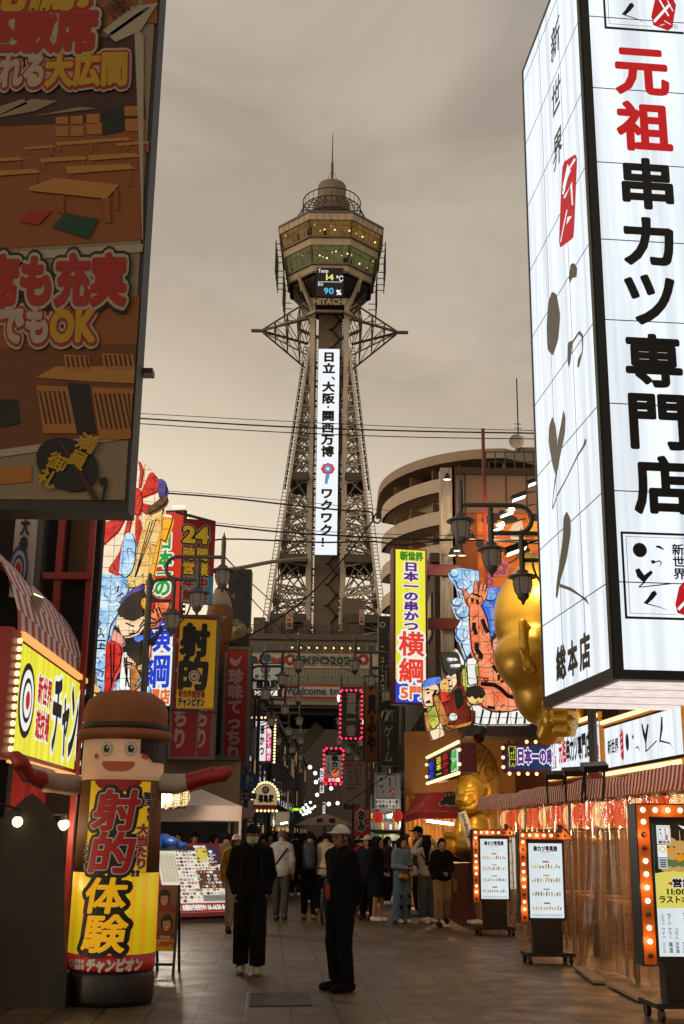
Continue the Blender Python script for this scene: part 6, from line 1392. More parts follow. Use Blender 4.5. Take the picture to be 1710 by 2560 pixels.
sg('hanging_sign', 'dim white sign below the pink and white lit one', (680, 60), (706, 60), 1952, 1977, .3, mat('dim_white', '#8e887c', emit=.2), BLACK, [('焼肉', (683, 1955, 703, 1974), 0, (), False, .04)])
pl = signplane((634, 42), (692, 42), 1960, 2012); t = thing('round_top_sign', 'half round cream sign in a border of glowing bulbs', 'sign', pl.P(pl.W / 2, 0)); b = MB()
arc = [(pl.W / 2 + pl.W / 2 * math.cos(R(a)), .2 + (pl.H - .2) * math.sin(R(a))) for a in range(0, 181, 12)] + [(0, 0), (pl.W, 0)]
b.prism([pl.P(*q) for q in arc], -pl.n * .25); b.build('panel', mat('cream_lit', '#d8b888', emit=.5), t); b = MB(); letters(b, pl, '福亀家', (pl.W * .18, .08, pl.W * .86, .36), 0, bold=.05, lift=.01); disc(b, pl, (pl.W * .5, pl.H * .72), .13, 0, .01); disc(b, pl, (pl.W * .5, pl.H * .72), .09, 7, .02); rect(b, pl, 0, -.14, pl.W, 0, 8, .0); b.build('lettering', PAL, t)
bulbs(t, [pl.P(pl.W / 2 + (pl.W / 2 + .06) * math.cos(R(a)), .2 + (pl.H - .14) * math.sin(R(a)), .05) for a in range(0, 181, 12)] + [pl.P(pl.W * i / 6, -.2, .05) for i in range(7)], .045)
pl, t = sg('bulb_sign', 'black sign with white brush writing inside a border of red bulbs', (848, 44), (906, 44), 1724, 1848, .4, mat('night_panel', '#16181e', .4), BLACK, [('酒蔵一番', (866, 1732, 890, 1840), 7, (), True, .05), ('名物', (895, 1745, 904, 1800), 7, (), True, .02)]); edge_bulbs(pl, t, 'btlr', .16, .04, REDB)
pl, t = sg('bulb_sign', 'white skewer price sign with a red strip inside a border of red bulbs', (809, 43), (857, 43), 1871, 1960, .4, mat('price_panel', '#a89c92', emit=.3), BLACK, [('串カツ', (828, 1888, 846, 1934), 0, (), True, .06), ('120円', (815, 1892, 826, 1938), 8, (), True, .03), ('Asahi', (822, 1876, 844, 1886), 7, (), False, .03), ('かわ鶴', (820, 1944, 850, 1955), 2, (), False, .03)], rects=[(809, 1871, 857, 1888, 0), (809, 1942, 857, 1960, 1)], discs=[(838, 1932, 9, 10, .008)]); edge_bulbs(pl, t, 'btlr', .15, .045, REDB, .03)
sg('hanging_sign', 'narrow orange board with black brush characters', (908, 46), (946, 46), 1706, 1905, .5, mat('orange_board', '#9a5a1e', .6, var=.1), BLACK, [('貝ふや', (918, 1735, 940, 1885), 0, (), True, .05)])
sg('hanging_sign', 'tall black neon sign with thin yellow and pink unlit tubes', (945, 42), (986, 42), 1540, 1775, .5, mat('neon_case', '#14100f', .4), BLACK, [('ニュースター', (950, 1610, 962, 1758), 14, (), True, .02), ('ゲームコーナー', (968, 1580, 982, 1765), 15, (), True, .02)], fw_=.04, frame=mat('neon_frame', '#4a4030', .5), discs=[(956, 1562, 7, 14, .02), (956, 1562, 4, 0, .03)])
sg('hanging_sign', 'black sign with outlined grey characters below the neon sign', (950, 40), (998, 40), 1802, 1915, .4, mat('neon_case', '#14100f'), BLACK, [('ゲーム', (958, 1812, 984, 1908), 7, (), True, .0)], fw_=.04, frame=mat('neon_frame', '#4a4030'))
pl, t = sg('banner', 'long white cloth banner with the brush emblem hanging in mid street', (855, 37), (914, 37), 1904, 2028, .03, mat('white_cloth', '#8d8074', .8, var=.1), mat('white_cloth', '#8d8074'), [('元祖串カツ専門店', (860, 1906, 908, 1917), 8, (), False, .03), ('総本店', (868, 1966, 892, 1974), 8, (), False, .03), ('宴会予約', (858, 2010, 900, 2024), 0, (), False, .04)], cat='banner', fw_=0)
b = MB(); logo(b, pl, pxbox(pl, 868, 1921, 902, 1962), 0, 1, 2, .008); b.build('emblem', [INK, mat('p_red', '#8e1a1c'), PAL[7]], t)
b = MB(); b.bar(pl.P(-.3, pl.H + .03), pl.P(pl.W + 1.2, pl.H + .03), .03); b.build('rod', DARKMETAL, t)
pl, t = sg('box_sign', 'dim white box sign with the brush emblem and two lines of black writing', (936, 38), (1002, 38), 1932, 2024, .9, mat('box_white', '#a89c88', emit=.22), mat('box_side', '#7a6e60', .7), [('1Fカウンター席', (938, 2000, 996, 2010), 0, (), False, .04), ('2F座敷あります', (938, 2011, 996, 2021), 0, (), False, .04)], rects=[(936, 1998, 1002, 2024, 7)])
b = MB(); logo(b, pl, pxbox(pl, 942, 1936, 990, 1996), 0, 1, 2, .012); b.build('emblem', [INK, mat('p_red', '#8e1a1c'), PAL[7]], t)
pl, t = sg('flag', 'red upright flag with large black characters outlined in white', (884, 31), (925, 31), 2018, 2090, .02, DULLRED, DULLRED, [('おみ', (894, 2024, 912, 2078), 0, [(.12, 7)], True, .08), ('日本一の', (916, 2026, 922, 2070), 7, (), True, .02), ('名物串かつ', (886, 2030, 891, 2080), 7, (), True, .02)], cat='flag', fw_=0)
b = MB(); q = pl.P(-.03, -1.2); b.tube([(q.x, q.y, 0), pl.P(-.03, pl.H + .1)], .02, 6); b.build('pole', DARKMETAL, t)
sg('hanging_sign', 'thin lit white sign far down the street under the skewer price sign', (797, 60), (812, 60), 1918, 1985, .3, mat('e_white2', '#f2eef0'), BLACK, [('たこ焼き', (800, 1925, 809, 1980), 0, (), True, .05)]); sg('hanging_sign', 'small lit white sign low over the crowd', (804, 70), (815, 70), 2003, 2036, .3, mat('e_white2', '#f2eef0'), BLACK, [('串カツ', (806, 2006, 813, 2032), 0, (), True, .05)])
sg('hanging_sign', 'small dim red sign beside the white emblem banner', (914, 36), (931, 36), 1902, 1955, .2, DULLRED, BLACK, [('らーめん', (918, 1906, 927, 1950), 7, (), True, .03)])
t = thing('neon_sign', 'green neon word with a lightning stroke hanging far down the street', 'neon sign', at(738, 2026, 95)); pl = signplane((722, 95), (754, 95), 2012, 2027); b = MB(); letters(b, pl, 'INSEKAI', (.25, 0, pl.W, pl.H * .55), 0, bold=.05, lift=.02); shape(b, pl, [(.0, pl.H * 1.4), (.35, pl.H * 1.4), (.1, pl.H * .5), (.3, pl.H * .5), (-.15, -.35), (.02, pl.H * .35), (-.2, pl.H * .35), (.15, pl.H * 1.2), (0, pl.H * 1.2)], 0, .03); b.build('tube_letters', mat('neon_green', '#b8f03a', emit=1.6), t)
b = MB(); b.bar(pl.P(-.4, -.1, -.1), pl.P(pl.W, -.1, -.1), .06); b.bar(pl.P(pl.W * .5, -.1, -.1), pl.P(pl.W * .5, 3.6, -.1), .05); b.build('frame', DARKMETAL, t)

# ------------------------------------------------------------ mural building, marble column, striped tiles behind the right float
Y = 31.0; q0, q1 = at(1142, 1600, Y), at(1460, 1600, Y); zt = at(1200, 1176, Y).z; zm = at(1200, 1284, Y).z; zm2 = at(1200, 1490, Y).z
t = thing('mural_building', 'orange building with a crane mural below a brown tiled storey', 'building', ((q0.x + q1.x) / 2, Y, 0))
b = MB(); b.para((q0.x, Y, 0), (q1.x - q0.x, 0, 0), (0, 4.8, 0), (0, 0, zm)); b.build('wall', mat('ochre_wall', '#8a4a1c', .8, var=.15), t)
b = MB(); b.para((q0.x, Y - .06, zm), (q1.x - q0.x, 0, 0), (0, 4.8, 0), (0, 0, zt - zm)); b.build('tiled_storey', mat('brown_tiles', '#7a5c4c', .7, var=.12), t)
b = MB()
for i in range(6): b.box((q0.x + (q1.x - q0.x) * (i + .5) / 6, Y - .065, (zm + zt) / 2), (.04, .02, zt - zm))
b.para((q0.x, Y - .12, zt - .15), (q1.x - q0.x, 0, 0), (0, .06, 0), (0, 0, .2)); b.build('coping', mat('coping_dark', '#3a2a20', .7), t)
pl = Plane((at(1196, 1480, Y).x, Y - .02, zm2), (q1.x, Y - .02, zm2), zm - zm2); b = MB(); W_, H_ = pl.W, pl.H
for k in range(9): rect(b, pl, 0, H_ * k / 9, W_, H_ * (k + 1) / 9 - .002, k % 2, .002)
disc(b, pl, (W_ * .75, H_ * .9), H_ * .30, 2, .006)
for cx, cy, r in ((.12, .92, .10), (.22, .97, .13), (.32, .93, .10), (.05, .62, .09), (.1, .52, .08), (.16, .45, .09), (.6, .96, .12)): disc(b, pl, (W_ * cx, H_ * cy), W_ * r * .8, 3, .009 + cx * .002, H_ * .05)
for pts, m in (([(.30, .78), (.36, .88), (.44, .92), (.46, .70), (.52, .55), (.46, .50), (.40, .62), (.34, .66)], 4), ([(.40, .62), (.46, .66), (.52, .55), (.47, .50)], 5), ([(.44, .52), (.36, .42), (.26, .36), (.25, .38), (.35, .44), (.42, .53)], 6)): shape(b, pl, [(W_ * x, H_ * y) for x, y in pts], m, .012 if m != 5 else .016)
for px, py, r in ((1250, 1420, .27), (1222, 1455, .17)):
    c = pl.hit(px, py)
    for k in range(5): a = R(90 + 72 * k); disc(b, pl, (c[0] + r * .55 * math.cos(a), c[1] + r * .55 * math.sin(a)), r * .42, 7, .014); disc(b, pl, (c[0] + r * .55 * math.cos(a), c[1] + r * .55 * math.sin(a)), r * .34, 8, .018)
b.build('mural', [mat('mural_orange', '#c05a1a', .7), mat('mural_orange2', '#d0701e', .7), mat('mural_sun', '#e8a82a', .7), mat('mural_pine', '#1a1c14', .7), mat('mural_white', '#cfc4b4', .7), mat('mural_black', '#181414', .7), mat('mural_leg', '#6a2a1a', .7), mat('mural_pale_pink', '#d8a0b0', .7), mat('mural_pink', '#a8447a', .7)], t)
q0, q1 = at(1105, 1600, 30.6), at(1141, 1600, 30.6)
m = mat('marble_white', '#9c8d80', .5, var=.55, scale=5); mp = m.node_tree.nodes.new('ShaderNodeMapping'); mp.inputs['Scale'].default_value = (2.2, 2.2, .25)
tcn = [n for n in m.node_tree.nodes if n.type == 'TEX_COORD'][0]; nzn = [n for n in m.node_tree.nodes if n.type == 'TEX_NOISE'][0]; m.node_tree.links.new(tcn.outputs['Object'], mp.inputs[0]); m.node_tree.links.new(mp.outputs[0], nzn.inputs[0])
t = thing('marble_column', 'white column streaked with dark veins carrying small spotlights', 'column', (q0.x, 30.6, 0)); b = MB(); b.para((q0.x, 30.5, 0), (q1.x - q0.x, 0, 0), (0, .5, 0), (0, 0, at(1120, 1172, 30.6).z)); b.build('shaft', m, t)
b = MB(); b.bar((q1.x - .02, 30.55, at(1120, 1700, 30.6).z), (q1.x - .02, 30.55, at(1120, 1172, 30.6).z), .1); b.build('red_edge', mat('edge_red', '#5a2018', .6), t)
for y in (1428, 1562):
    b = MB(); p = at(1070, y, 30.4); r_ = at(1150, y, 30.4); b.para((p.x, 30.35, p.z - .12), (r_.x - p.x, 0, 0), (0, .12, 0), (0, 0, .3)); o = b.build('red_beam', mat('beam_red', '#6e1a16', .5)); tag(o, 'dark red beam joining the yellow sign to the marble column, ' + ('upper' if y < 1500 else 'lower') + ' of two', 'beam', 'red beams holding the yellow sign')
p = at(1210, 1210, 29); b = MB(); b.tube([(p.x, 29, 5), (p.x, 29, at(1210, 1072, 29).z)], .05, 6); o = b.build('red_mast', mat('beam_red', '#6e1a16')); tag(o, 'thin red mast rising behind the three right lamps', 'mast')
t = thing('roof_fence', 'green wire fence posts on the roof of the tiled storey', 'fence', at(1280, 1176, 31.5)); b = MB()
for i in range(8): x = at(1215 + i * 24, 1176, 31.5); b.bar(x, x + Vector((0, 0, .55)), .03)
for f in (.25, .55): b.bar(at(1215, 1176, 31.5) + Vector((0, 0, f)), at(1400, 1176, 31.5) + Vector((0, 0, f)), .025)
b.build('posts_and_rails', mat('fence_green', '#26332a', .5), t)
# spotlights over the mural and on the column
for k, (px, py, Yl, e_) in enumerate(((1338, 1206, 27.5, 150), (1298, 1244, 27.6, 240), (1268, 1284, 27.7, 230), (1243, 1322, 27.8, 200), (1292, 1376, 19.0, 130))):
    c = at(px, py, Yl); lab = ['topmost of the four lit spotlights on arms beside the white box sign', 'second highest of the four lit spotlights on arms by the curved lamp pipe', 'third of the four lit spotlights on arms, over the middle lamp', 'lowest of the four lit spotlights on arms, at the crane mural', 'bright small spotlight over the golden idol head just above the lowest lamp'][k]
    t = thing('spotlight', lab, 'spotlight', c, 'lit spotlights by the mural'); b = MB(); b.para(c + Vector((-.16, 0, -.05)), (.36, 0, .14), (0, .22, 0), (-.04, 0, .1)); b.build('housing', BLACK, t); b = MB(); b.bar(c + Vector((.1, .1, .12)), c + Vector((.9, 1.2, .6)), .035); b.build('arm', BLACK, t)
    b = MB(); b.para(c + Vector((-.14, -.01, -.065)), (.3, 0, .115), (0, .2, 0), (0, 0, .012)); b.build('lamp_glass', mat('spot_glass', '#fff2d4', emit=9), t)
    ld = bpy.data.lights.new('spotlight', 'SPOT'); ld.energy = e_; ld.spot_size = R(110); ld.spot_blend = .6; ld.color = (1, .78, .48); ld.shadow_soft_size = .12; lo = bpy.data.objects.new('spotlight_beam', ld); COL.objects.link(lo); lo.location = c + Vector((-.1, -.05, -.15)); tgt = at(1330, 1620, 21) if k in (0, 4) else at(1260, 1400, 31); lo.rotation_euler = (Vector(tgt) - lo.location).to_track_quat('-Z', 'Y').to_euler()
for k, (px, py) in enumerate(((1118, 1200), (1168, 1322), (1150, 1345), (1180, 1350), (1142, 1378), (1155, 1390), (1130, 1390))):
    c = at(px, py, 29.8); b = MB(); b.lathe(c, [(.03, .2), (.07, .1), (.13, 0)], 10, False); b.mi = 1; b.lathe(c + Vector((0, 0, .01)), [(.0, 0), (.11, .005)], 10, False); b.mi = 0; b.bar(c + Vector((0, 0, .2)), c + Vector((.1, .9, .25)), .025); o = b.build('small_spotlight', [BLACK, mat('spot_small', '#ffe2b0', emit=2.5)]); tag(o, 'small lit spotlight pointing down beside the marble column', 'spotlight', 'small spotlights at the marble column')

# ------------------------------------------------------------ neighbouring restaurant: red awning, amber room, golden curtain
t = thing('red_awning', 'red awning with white outlined characters behind the seated golden idol', 'awning', at(1120, 2030, 26)); pl = signplane((1046, 26.5), (1230, 25.5), 1962, 2028); b = MB(); b.poly([pl.P(0, 0), pl.P(pl.W, 0), pl.P(pl.W, pl.H * .75, -.6), pl.P(0, pl.H * .75, -.6)]); l0 = at(1012, 2040, 29.5); b.poly([l0, pl.P(0, 0), pl.P(0, pl.H * .75, -.6), l0 + Vector((.25, .4, .55))]); b.para(pl.P(0, -.16), pl.u * pl.W, pl.v * .158, -pl.n * .03); b.poly([l0 - Vector((0, 0, .16)), pl.P(0, -.16), pl.P(0, 0), l0]); b.build('cloth', mat('awning_cloth_red', '#a81a18', .7, var=.12, scale=2), t)
pl.v = (pl.P(0, pl.H * .75, -.6) - pl.P(0, 0)).normalized(); pl.n = pl.u.cross(pl.v); b = MB(); letters(b, pl, '日本一の串かつ', (.40, .60, 1.02, .74), 0, [(.1, 7)], bold=.05, lift=.01); letters(b, pl, '横綱', (.42, .2, 1.0, .58), 0, [(.08, 7)], bold=.07, lift=.01); b.build('lettering', PAL, t)
t = thing('amber_restaurant', 'amber lit restaurant front with a ribbed golden curtain behind the queue of people', 'building', at(1120, 2300, 29.5) * 1); q0, q1 = at(1014, 2200, 29.6), at(1300, 2200, 29.6)
b = MB(); b.para((q0.x, 29.9, 0), (q1.x - q0.x, 0, 0), (0, .3, 0), (0, 0, 4.2)); b.build('wall', mat('amber_wall', '#8a5a24', .6, var=.2), t)
b = MB(); n_ = 170
for i in range(n_ + 1):
    x = q0.x + (q1.x - q0.x) * i / n_; w_ = .05 * math.sin(i * .9) + .03 * math.sin(i * 2.3)
    b.V((x, 29.5 + w_, .05)); b.V((x, 29.5 + w_ * .6, 2.6))
for i in range(n_): b.F((2 * i, 2 * i + 2, 2 * i + 3, 2 * i + 1))
b.build('curtain', mat('gold_curtain', '#c08a3c', .35, var=.2, scale=6), t, True)
b = MB(); p = at(1068, 2052, 29.2); b.bar(p, at(1132, 2060, 28.6), .06); b.build('tube_light', mat('tube_warm', '#fff3d8', emit=9), t)
for x_, z_ in ((at(1060, 2060, 28.6).x, 2.3), (at(1150, 2060, 27).x, 2.2)): ld = bpy.data.lights.new('awning_light', 'POINT'); ld.energy = 60; ld.color = (1, .66, .3); ld.shadow_soft_size = .2; lo = bpy.data.objects.new('awning_light', ld); COL.objects.link(lo); lo.location = (x_, 27.6, z_)
# bright stall in mid street
t = STALL = thing('market_stall', 'white lit stall with shelves of goods under the emblem box sign', 'market stall', (at(965, 2260, 37).x, 37, 0), 'white lit stalls'); q0, q1 = at(928, 2100, 37), at(1004, 2100, 37)
b = MB(); b.para((q0.x, 38.2, 0), (q1.x - q0.x, 0, 0), (0, .1, 0), (0, 0, 2.9)); b.build('back_wall', mat('stall_back', '#8a8474', .7), t); b = MB(); b.para((q0.x, 37, 0), (q1.x - q0.x, 0, 0), (0, .7, 0), (0, 0, .9)); b.build('counter', mat('stall_counter', '#5a5048', .7), t)
rnd = random.Random(8); b = MB()
for r_ in range(4):
    b.mi = 0; b.para((q0.x, 37.9, 1.15 + r_ * .33), (q1.x - q0.x, 0, 0), (0, .25, 0), (0, 0, .02))
    for i in range(11): b.mi = rnd.choice((1, 2, 3, 4)); b.para((q0.x + (q1.x - q0.x) * i / 11 + .01, 37.85, 1.18 + r_ * .33), (.07, 0, 0), (0, .1, 0), (0, 0, rnd.uniform(.12, .26)))
b.build('shelf', [DARKMETAL, mat('goods_yellow', '#c8b040', .6), mat('goods_white', '#c8c4b8', .6), mat('goods_red', '#a03028', .6), mat('goods_green', '#4a6a48', .6)], t)
b = MB(); b.bar(at(968, 2040, 37.2), at(998, 2034, 37.2), .07); b.build('tube_light', mat('tube_white', '#f2fbff', emit=10), t)
ld = bpy.data.lights.new('stall_light', 'POINT'); ld.energy = 45; ld.color = (.95, 1, .95); ld.shadow_soft_size = .2; lo = bpy.data.objects.new('stall_light', ld); COL.objects.link(lo); lo.location = at(975, 2045, 37.1)
for k, (px, py) in enumerate(((945, 2042), (994, 2040))):
    b = MB(); b.ball(at(px, py, 36.6), .17, 14, 8, (1, 1, 1.1)); b.mi = 1; b.lathe(at(px, py, 36.6) + Vector((0, 0, .17)), [(.07, 0), (.07, .03)], 8); o = b.build('paper_lantern', [lantern('lantern_red2', '#b8281c', '#d83a26', .7, .5), BLACK], None, True); tag(o, 'red paper lantern at the ' + ('flag' if k == 0 else 'street pole') + ' end of the white lit stall', 'paper lantern', 'red lanterns of the white lit stall')
t = thing('parasol', 'cream parasol over a far stall behind the crowd', 'parasol', (at(812, 2050, 55).x, 55, 0)); c = at(812, 2036, 55); b = MB(); b.lathe((c.x, 55, c.z - .5), [(1.35, 0), (1.3, .05), (.7, .32), (.05, .52)], 8); b.build('canopy', mat('parasol_cream', '#b0987a', .8), t); b = MB(); b.tube([(c.x, 55, 0), (c.x, 55, c.z)], .03, 6); b.build('pole', DARKMETAL, t)
for k, px in enumerate((800, 830)): pl = signplane((px - 8, 54), (px + 8, 54), 2046, 2062); b = MB(); b.para(pl.P(0, 0), pl.u * pl.W, pl.v * pl.H, -pl.n * .02); o = b.build('red_cloth', DULLRED); tag(o, 'red stall cloth under the cream parasol, ' + ('tent' if k == 0 else 'flag') + ' side', 'cloth', 'red cloths under the parasol')

for lab, x_, y_ in (('white lit stall on the tent side just past the first dark lamp posts', -3.9, 44), ('small lit stall far up the street on the tent side', -3.4, 66), ('small lit stall far up the street on the idol side', 2.2, 64)):
    c = copy_tree(STALL); c.location = (x_ + .2, y_, 0); c['label'] = lab; c['group'] = 'white lit stalls'; ld = bpy.data.lights.new('stall_light', 'POINT'); ld.energy = 60; ld.color = (1, .85, .6); ld.shadow_soft_size = .2; lo = bpy.data.objects.new('stall_light', ld); COL.objects.link(lo); lo.location = (x_, y_ - .2, 2.3)
# ------------------------------------------------------------ street lamps: posts with three lanterns on a snaking pipe
def lamp_post(label, x, y, reach=0, lit=False):
    t = thing('street_lamp', label, 'street lamp', (x, y, 0), 'snaking pipe lamp posts'); o = Vector((x, y, 0))
    b = MB(); b.tube([o, o + Vector((0, 0, 7.2)), o + Vector((0, 0, 7.35))], [.085, .07, .03], 10); b.lathe(o, [(.16, 0), (.14, .5), (.09, .6)], 12); b.build('pole', CAST, t)
    X = (-1.65 - reach, -1.1 - reach, -.55 - reach); Z = (7.75, 7.22, 6.72); path = []
    def U(xc, z0, z1): return [Vector((xc + .27 * math.sin(R(a)), 0, (z0 + z1) / 2 + (z0 - z1) / 2 * math.cos(R(a)))) for a in range(0, 181, 20)]
    p = [Vector((X[0], 0, Z[0]))] + U(-.62 - reach, Z[0], Z[1]) + [Vector((X[1], 0, Z[1]))]; b = MB(); b.tube([o + q for q in p], .045, 8)
    p = [Vector((X[1], 0, Z[1]))] + U(-.28 - reach, Z[1], Z[2]) + [Vector((X[2], 0, Z[2]))]; b.tube([o + q for q in p], .042, 8); b.tube([o + Vector((X[2], 0, Z[2])), o + Vector((0, 0, Z[2]))], .042, 8)
    for k in range(3): b.tube([o + Vector((-.95 * (1 - k * .2) * math.cos(R(a)) + 0, 0, Z[2] - .02 - (.75 - k * .12) * math.sin(R(a)))) for a in range(0, 91, 10)], .022, 6)
    b.build('arm', CAST, t)
    for i in range(3):
        c = o + Vector((X[i], 0, Z[i])); b = MB(); b.lathe(c, [(.0, .62), (.025, .5), (.05, .46), (.04, .40), (.055, .38), (.05, -.17), (.10, -.2), (.12, -.24), (.26, -.30), (.265, -.325), (.12, -.33)], 14); b.lathe(c, [(.1, -.66), (.115, -.63), (.10, -.7), (.05, -.75), (.03, -.78), (.035, -.80), (0, -.83)][1:], 12)
        for k in range(6): a = k * math.pi / 3; b.tube([c + Vector((r_ * math.cos(a), r_ * math.sin(a), z_)) for r_, z_ in ((.165, -.33), (.172, -.45), (.15, -.56), (.115, -.64))], .01, 5)
        l_ = b.build('lantern', CAST, t); g = MB(); g.lathe(c, [(.155, -.335), (.163, -.45), (.14, -.56), (.10, -.635)], 16); g.build('lamp_glass', mat('lamp_glass_lit', '#f2fff8', emit=2.2) if lit else mat('lamp_glass', '#b59a86', .3, emit=.12, ecol='#d8b89c'), l_, True)
    return t
P1 = at(1462, 1400, 18); lp = lamp_post('grey lamp post with three lanterns over the golden idol head', P1.x, P1.y, .59); lp.scale = (.875, .875, .875); zr = at(1462, 1945, 18).z; b = MB(); b.tube([(P1.x, 18, zr - .1), (P1.x, 18, zr + .08)], .1, 14); o = b.build('pole_band', mat('band_red', '#8e1e1a', .5), lp); o.scale = (1 / .875,) * 3; lp = lamp_post('lamp post with three lanterns in front of the wave float and 24 banner', at(372, 1500, 26).x, 26); lp.rotation_euler = (0, 0, math.pi); lplit = lamp_post('lamp post with three lit white lanterns before the black red bulb sign', at(949, 1700, 50).x, 50, 0, True)
def put(src, label, x, y, left): c = copy_tree(src); c.location = (x, y, 0); c['label'] = label; c.scale = (1, 1, 1); c.rotation_euler = (0, 0, math.pi if left else 0)
for k, (px, Yp, lf) in enumerate(((625, 40, 1), (1007, 40, 0), (650, 50, 1), (672, 61, 1), (930, 61, 0), (690, 74, 1), (915, 74, 0), (702, 90, 1), (900, 90, 0), (712, 108, 1), (888, 108, 0))):
    side = 'tent' if lf else 'idol'; put(lp, ['dark lamp post carrying a round blue sign beside the white tent', 'dark lamp post carrying a round blue sign at the red awning', 'second unlit lamp post past the white tent on its side of the street', 'third lamp post past the white tent on its side', 'next lamp post beyond the lit one on the idol side', 'fourth lamp post past the tent on its side', 'second lamp post beyond the lit one on the idol side', 'fifth lamp post past the tent on its side', 'third lamp post beyond the lit one on the idol side', 'last lamp post before the tower on the tent side', 'last lamp post before the tower on the idol side'][k], at(px, 1700, Yp).x, Yp, lf)
for k, (px, py) in enumerate(((623, 1953), (1010, 1948))):
    c = at(px, py, 39.8); t = thing('road_sign', ('round blue sign with pedestrian and bicycle beside the white tent', 'round blue sign with pedestrian and bicycle at the red awning')[k], 'road sign', c - Vector((0, 0, .6)), 'round blue signs on lamp posts'); pl = Plane(c + Vector((-.3, -.02, -.3)), c + Vector((.3, -.02, -.3)), .6); b = MB(); b.prism([pl.P(.3 + .31 * math.cos(a * .2618), .3 + .31 * math.sin(a * .2618)) for a in range(24)], (0, .02, 0)); b.build('disc', mat('road_blue', '#1c3f7c', .4), t)
    b = MB(); disc(b, pl, (.25, .5), .035, 0, .004); shape(b, pl, [(.19, .34), (.31, .34), (.3, .46), (.2, .46)], 0, .004); shape(b, pl, [(.21, .22), (.24, .22), (.25, .34), (.21, .34)], 0, .004); shape(b, pl, [(.26, .22), (.29, .22), (.3, .34), (.26, .34)], 0, .004); disc(b, pl, (.38, .42), .025, 0, .004); shape(b, pl, [(.35, .28), (.41, .28), (.4, .39), (.36, .39)], 0, .004)
    for cx in (.2, .4): [b.poly([pl.P(cx + r_ * math.cos(a), .12 + r_ * math.sin(a), .004) for r_, a in ((.06, q), (.06, q + .5), (.045, q + .5), (.045, q))][::-1]) for q in [j * .5 for j in range(13)]]
    shape(b, pl, [(.2, .11), (.3, .2), (.38, .2), (.4, .12), (.36, .18), (.3, .18), (.22, .11)], 0, .004); b.build('pictogram', mat('sign_pale', '#8d939c', .6), t)
    pl2 = Plane(c + Vector((-.26, -.02, -.58)), c + Vector((.26, -.02, -.58)), .22); b = MB(); b.para(pl2.P(0, 0), pl2.u * .52, pl2.v * .2, -pl2.n * .02); q = b.build('hours_plate', mat('plate_grey', '#8b8278', .6), t); b = MB(); letters(b, pl2, '9-22', (.04, .02, .48, .2), 0, bold=.04, lift=.004); b.build('lettering', INK, q)

# ------------------------------------------------------------ cables across the street
CABLE = mat('cable_black', '#0d0c0c', .6)
def cable(label, pts, Yc, r, kind='overhead_cable', m=CABLE):
    P = [at(x, y, Yc if not isinstance(Yc, tuple) else Yc[0] + (Yc[1] - Yc[0]) * i / (len(pts) - 1)) for i, (x, y) in enumerate(pts)]; Q = []
    for i in range(len(P) - 1):
        a, b_, c_, d_ = P[max(0, i - 1)], P[i], P[i + 1], P[min(len(P) - 1, i + 2)]
        for k in range(8): f = k / 8; Q.append(.5 * ((2 * b_) + (c_ - a) * f + (2 * a - 5 * b_ + 4 * c_ - d_) * f * f + (3 * b_ - a - 3 * c_ + d_) * f ** 3))
    Q.append(P[-1]); b = MB(); b.tube(Q, r, 5); o = b.build(kind, m); tag(o, label, 'cable', 'cables strung across the street')
cable('topmost thin cable crossing in front of the tower screen', [(300, 1031), (690, 1052), (1040, 1068), (1390, 1078)], 30, .010); cable('thick cable just under the topmost thin one', [(300, 1043), (690, 1066), (1040, 1078), (1390, 1084)], 30, .022); cable('third cable of the upper bundle before the tower', [(300, 1056), (690, 1080), (1040, 1093), (1390, 1098)], 30, .014)
cable('cable leaving the purple ball of the wave float and ending in a loop', [(400, 1232), (560, 1244), (720, 1262), (860, 1276), (925, 1280), (932, 1300), (945, 1308), (952, 1295), (940, 1285), (925, 1312), (860, 1395), (760, 1500), (640, 1580), (560, 1610)], 28, .022); cable('thin wire above the looped cable', [(400, 1226), (700, 1250), (985, 1278)], 28.5, .008)
cable('cable passing under the white tower screen towards the yellow sign', [(530, 1312), (700, 1330), (860, 1340), (980, 1346), (1150, 1350), (1400, 1352)], 28, .022); cable('thin wire over the cable under the tower screen', [(530, 1306), (700, 1322), (980, 1336), (1400, 1342)], 28, .008); cable('sagging cable from the 24 banner to the apartment side', [(535, 1350), (600, 1348), (800, 1356), (930, 1354), (1010, 1362), (1140, 1350), (1400, 1362)], 28.5, .022)
cable('slanting cable from the street lamp down to the tower foot', [(555, 1385), (620, 1450), (700, 1520), (760, 1560)], (30, 60), .02); cable('second slanting cable below the first to the tower foot', [(590, 1450), (650, 1520), (720, 1590), (800, 1640), (900, 1690)], (32, 60), .018); cable('thin guy wire slanting over the market stall', [(860, 2012), (960, 1945), (1060, 1880), (1160, 1820)], 34, .014)
cable('pale steel pole arm jutting from the street lamp towards the tower', [(512, 1432), (600, 1420), (680, 1405), (770, 1396)], 30, .055, 'signal_arm', mat('arm_pale', '#8f7d6c', .5))
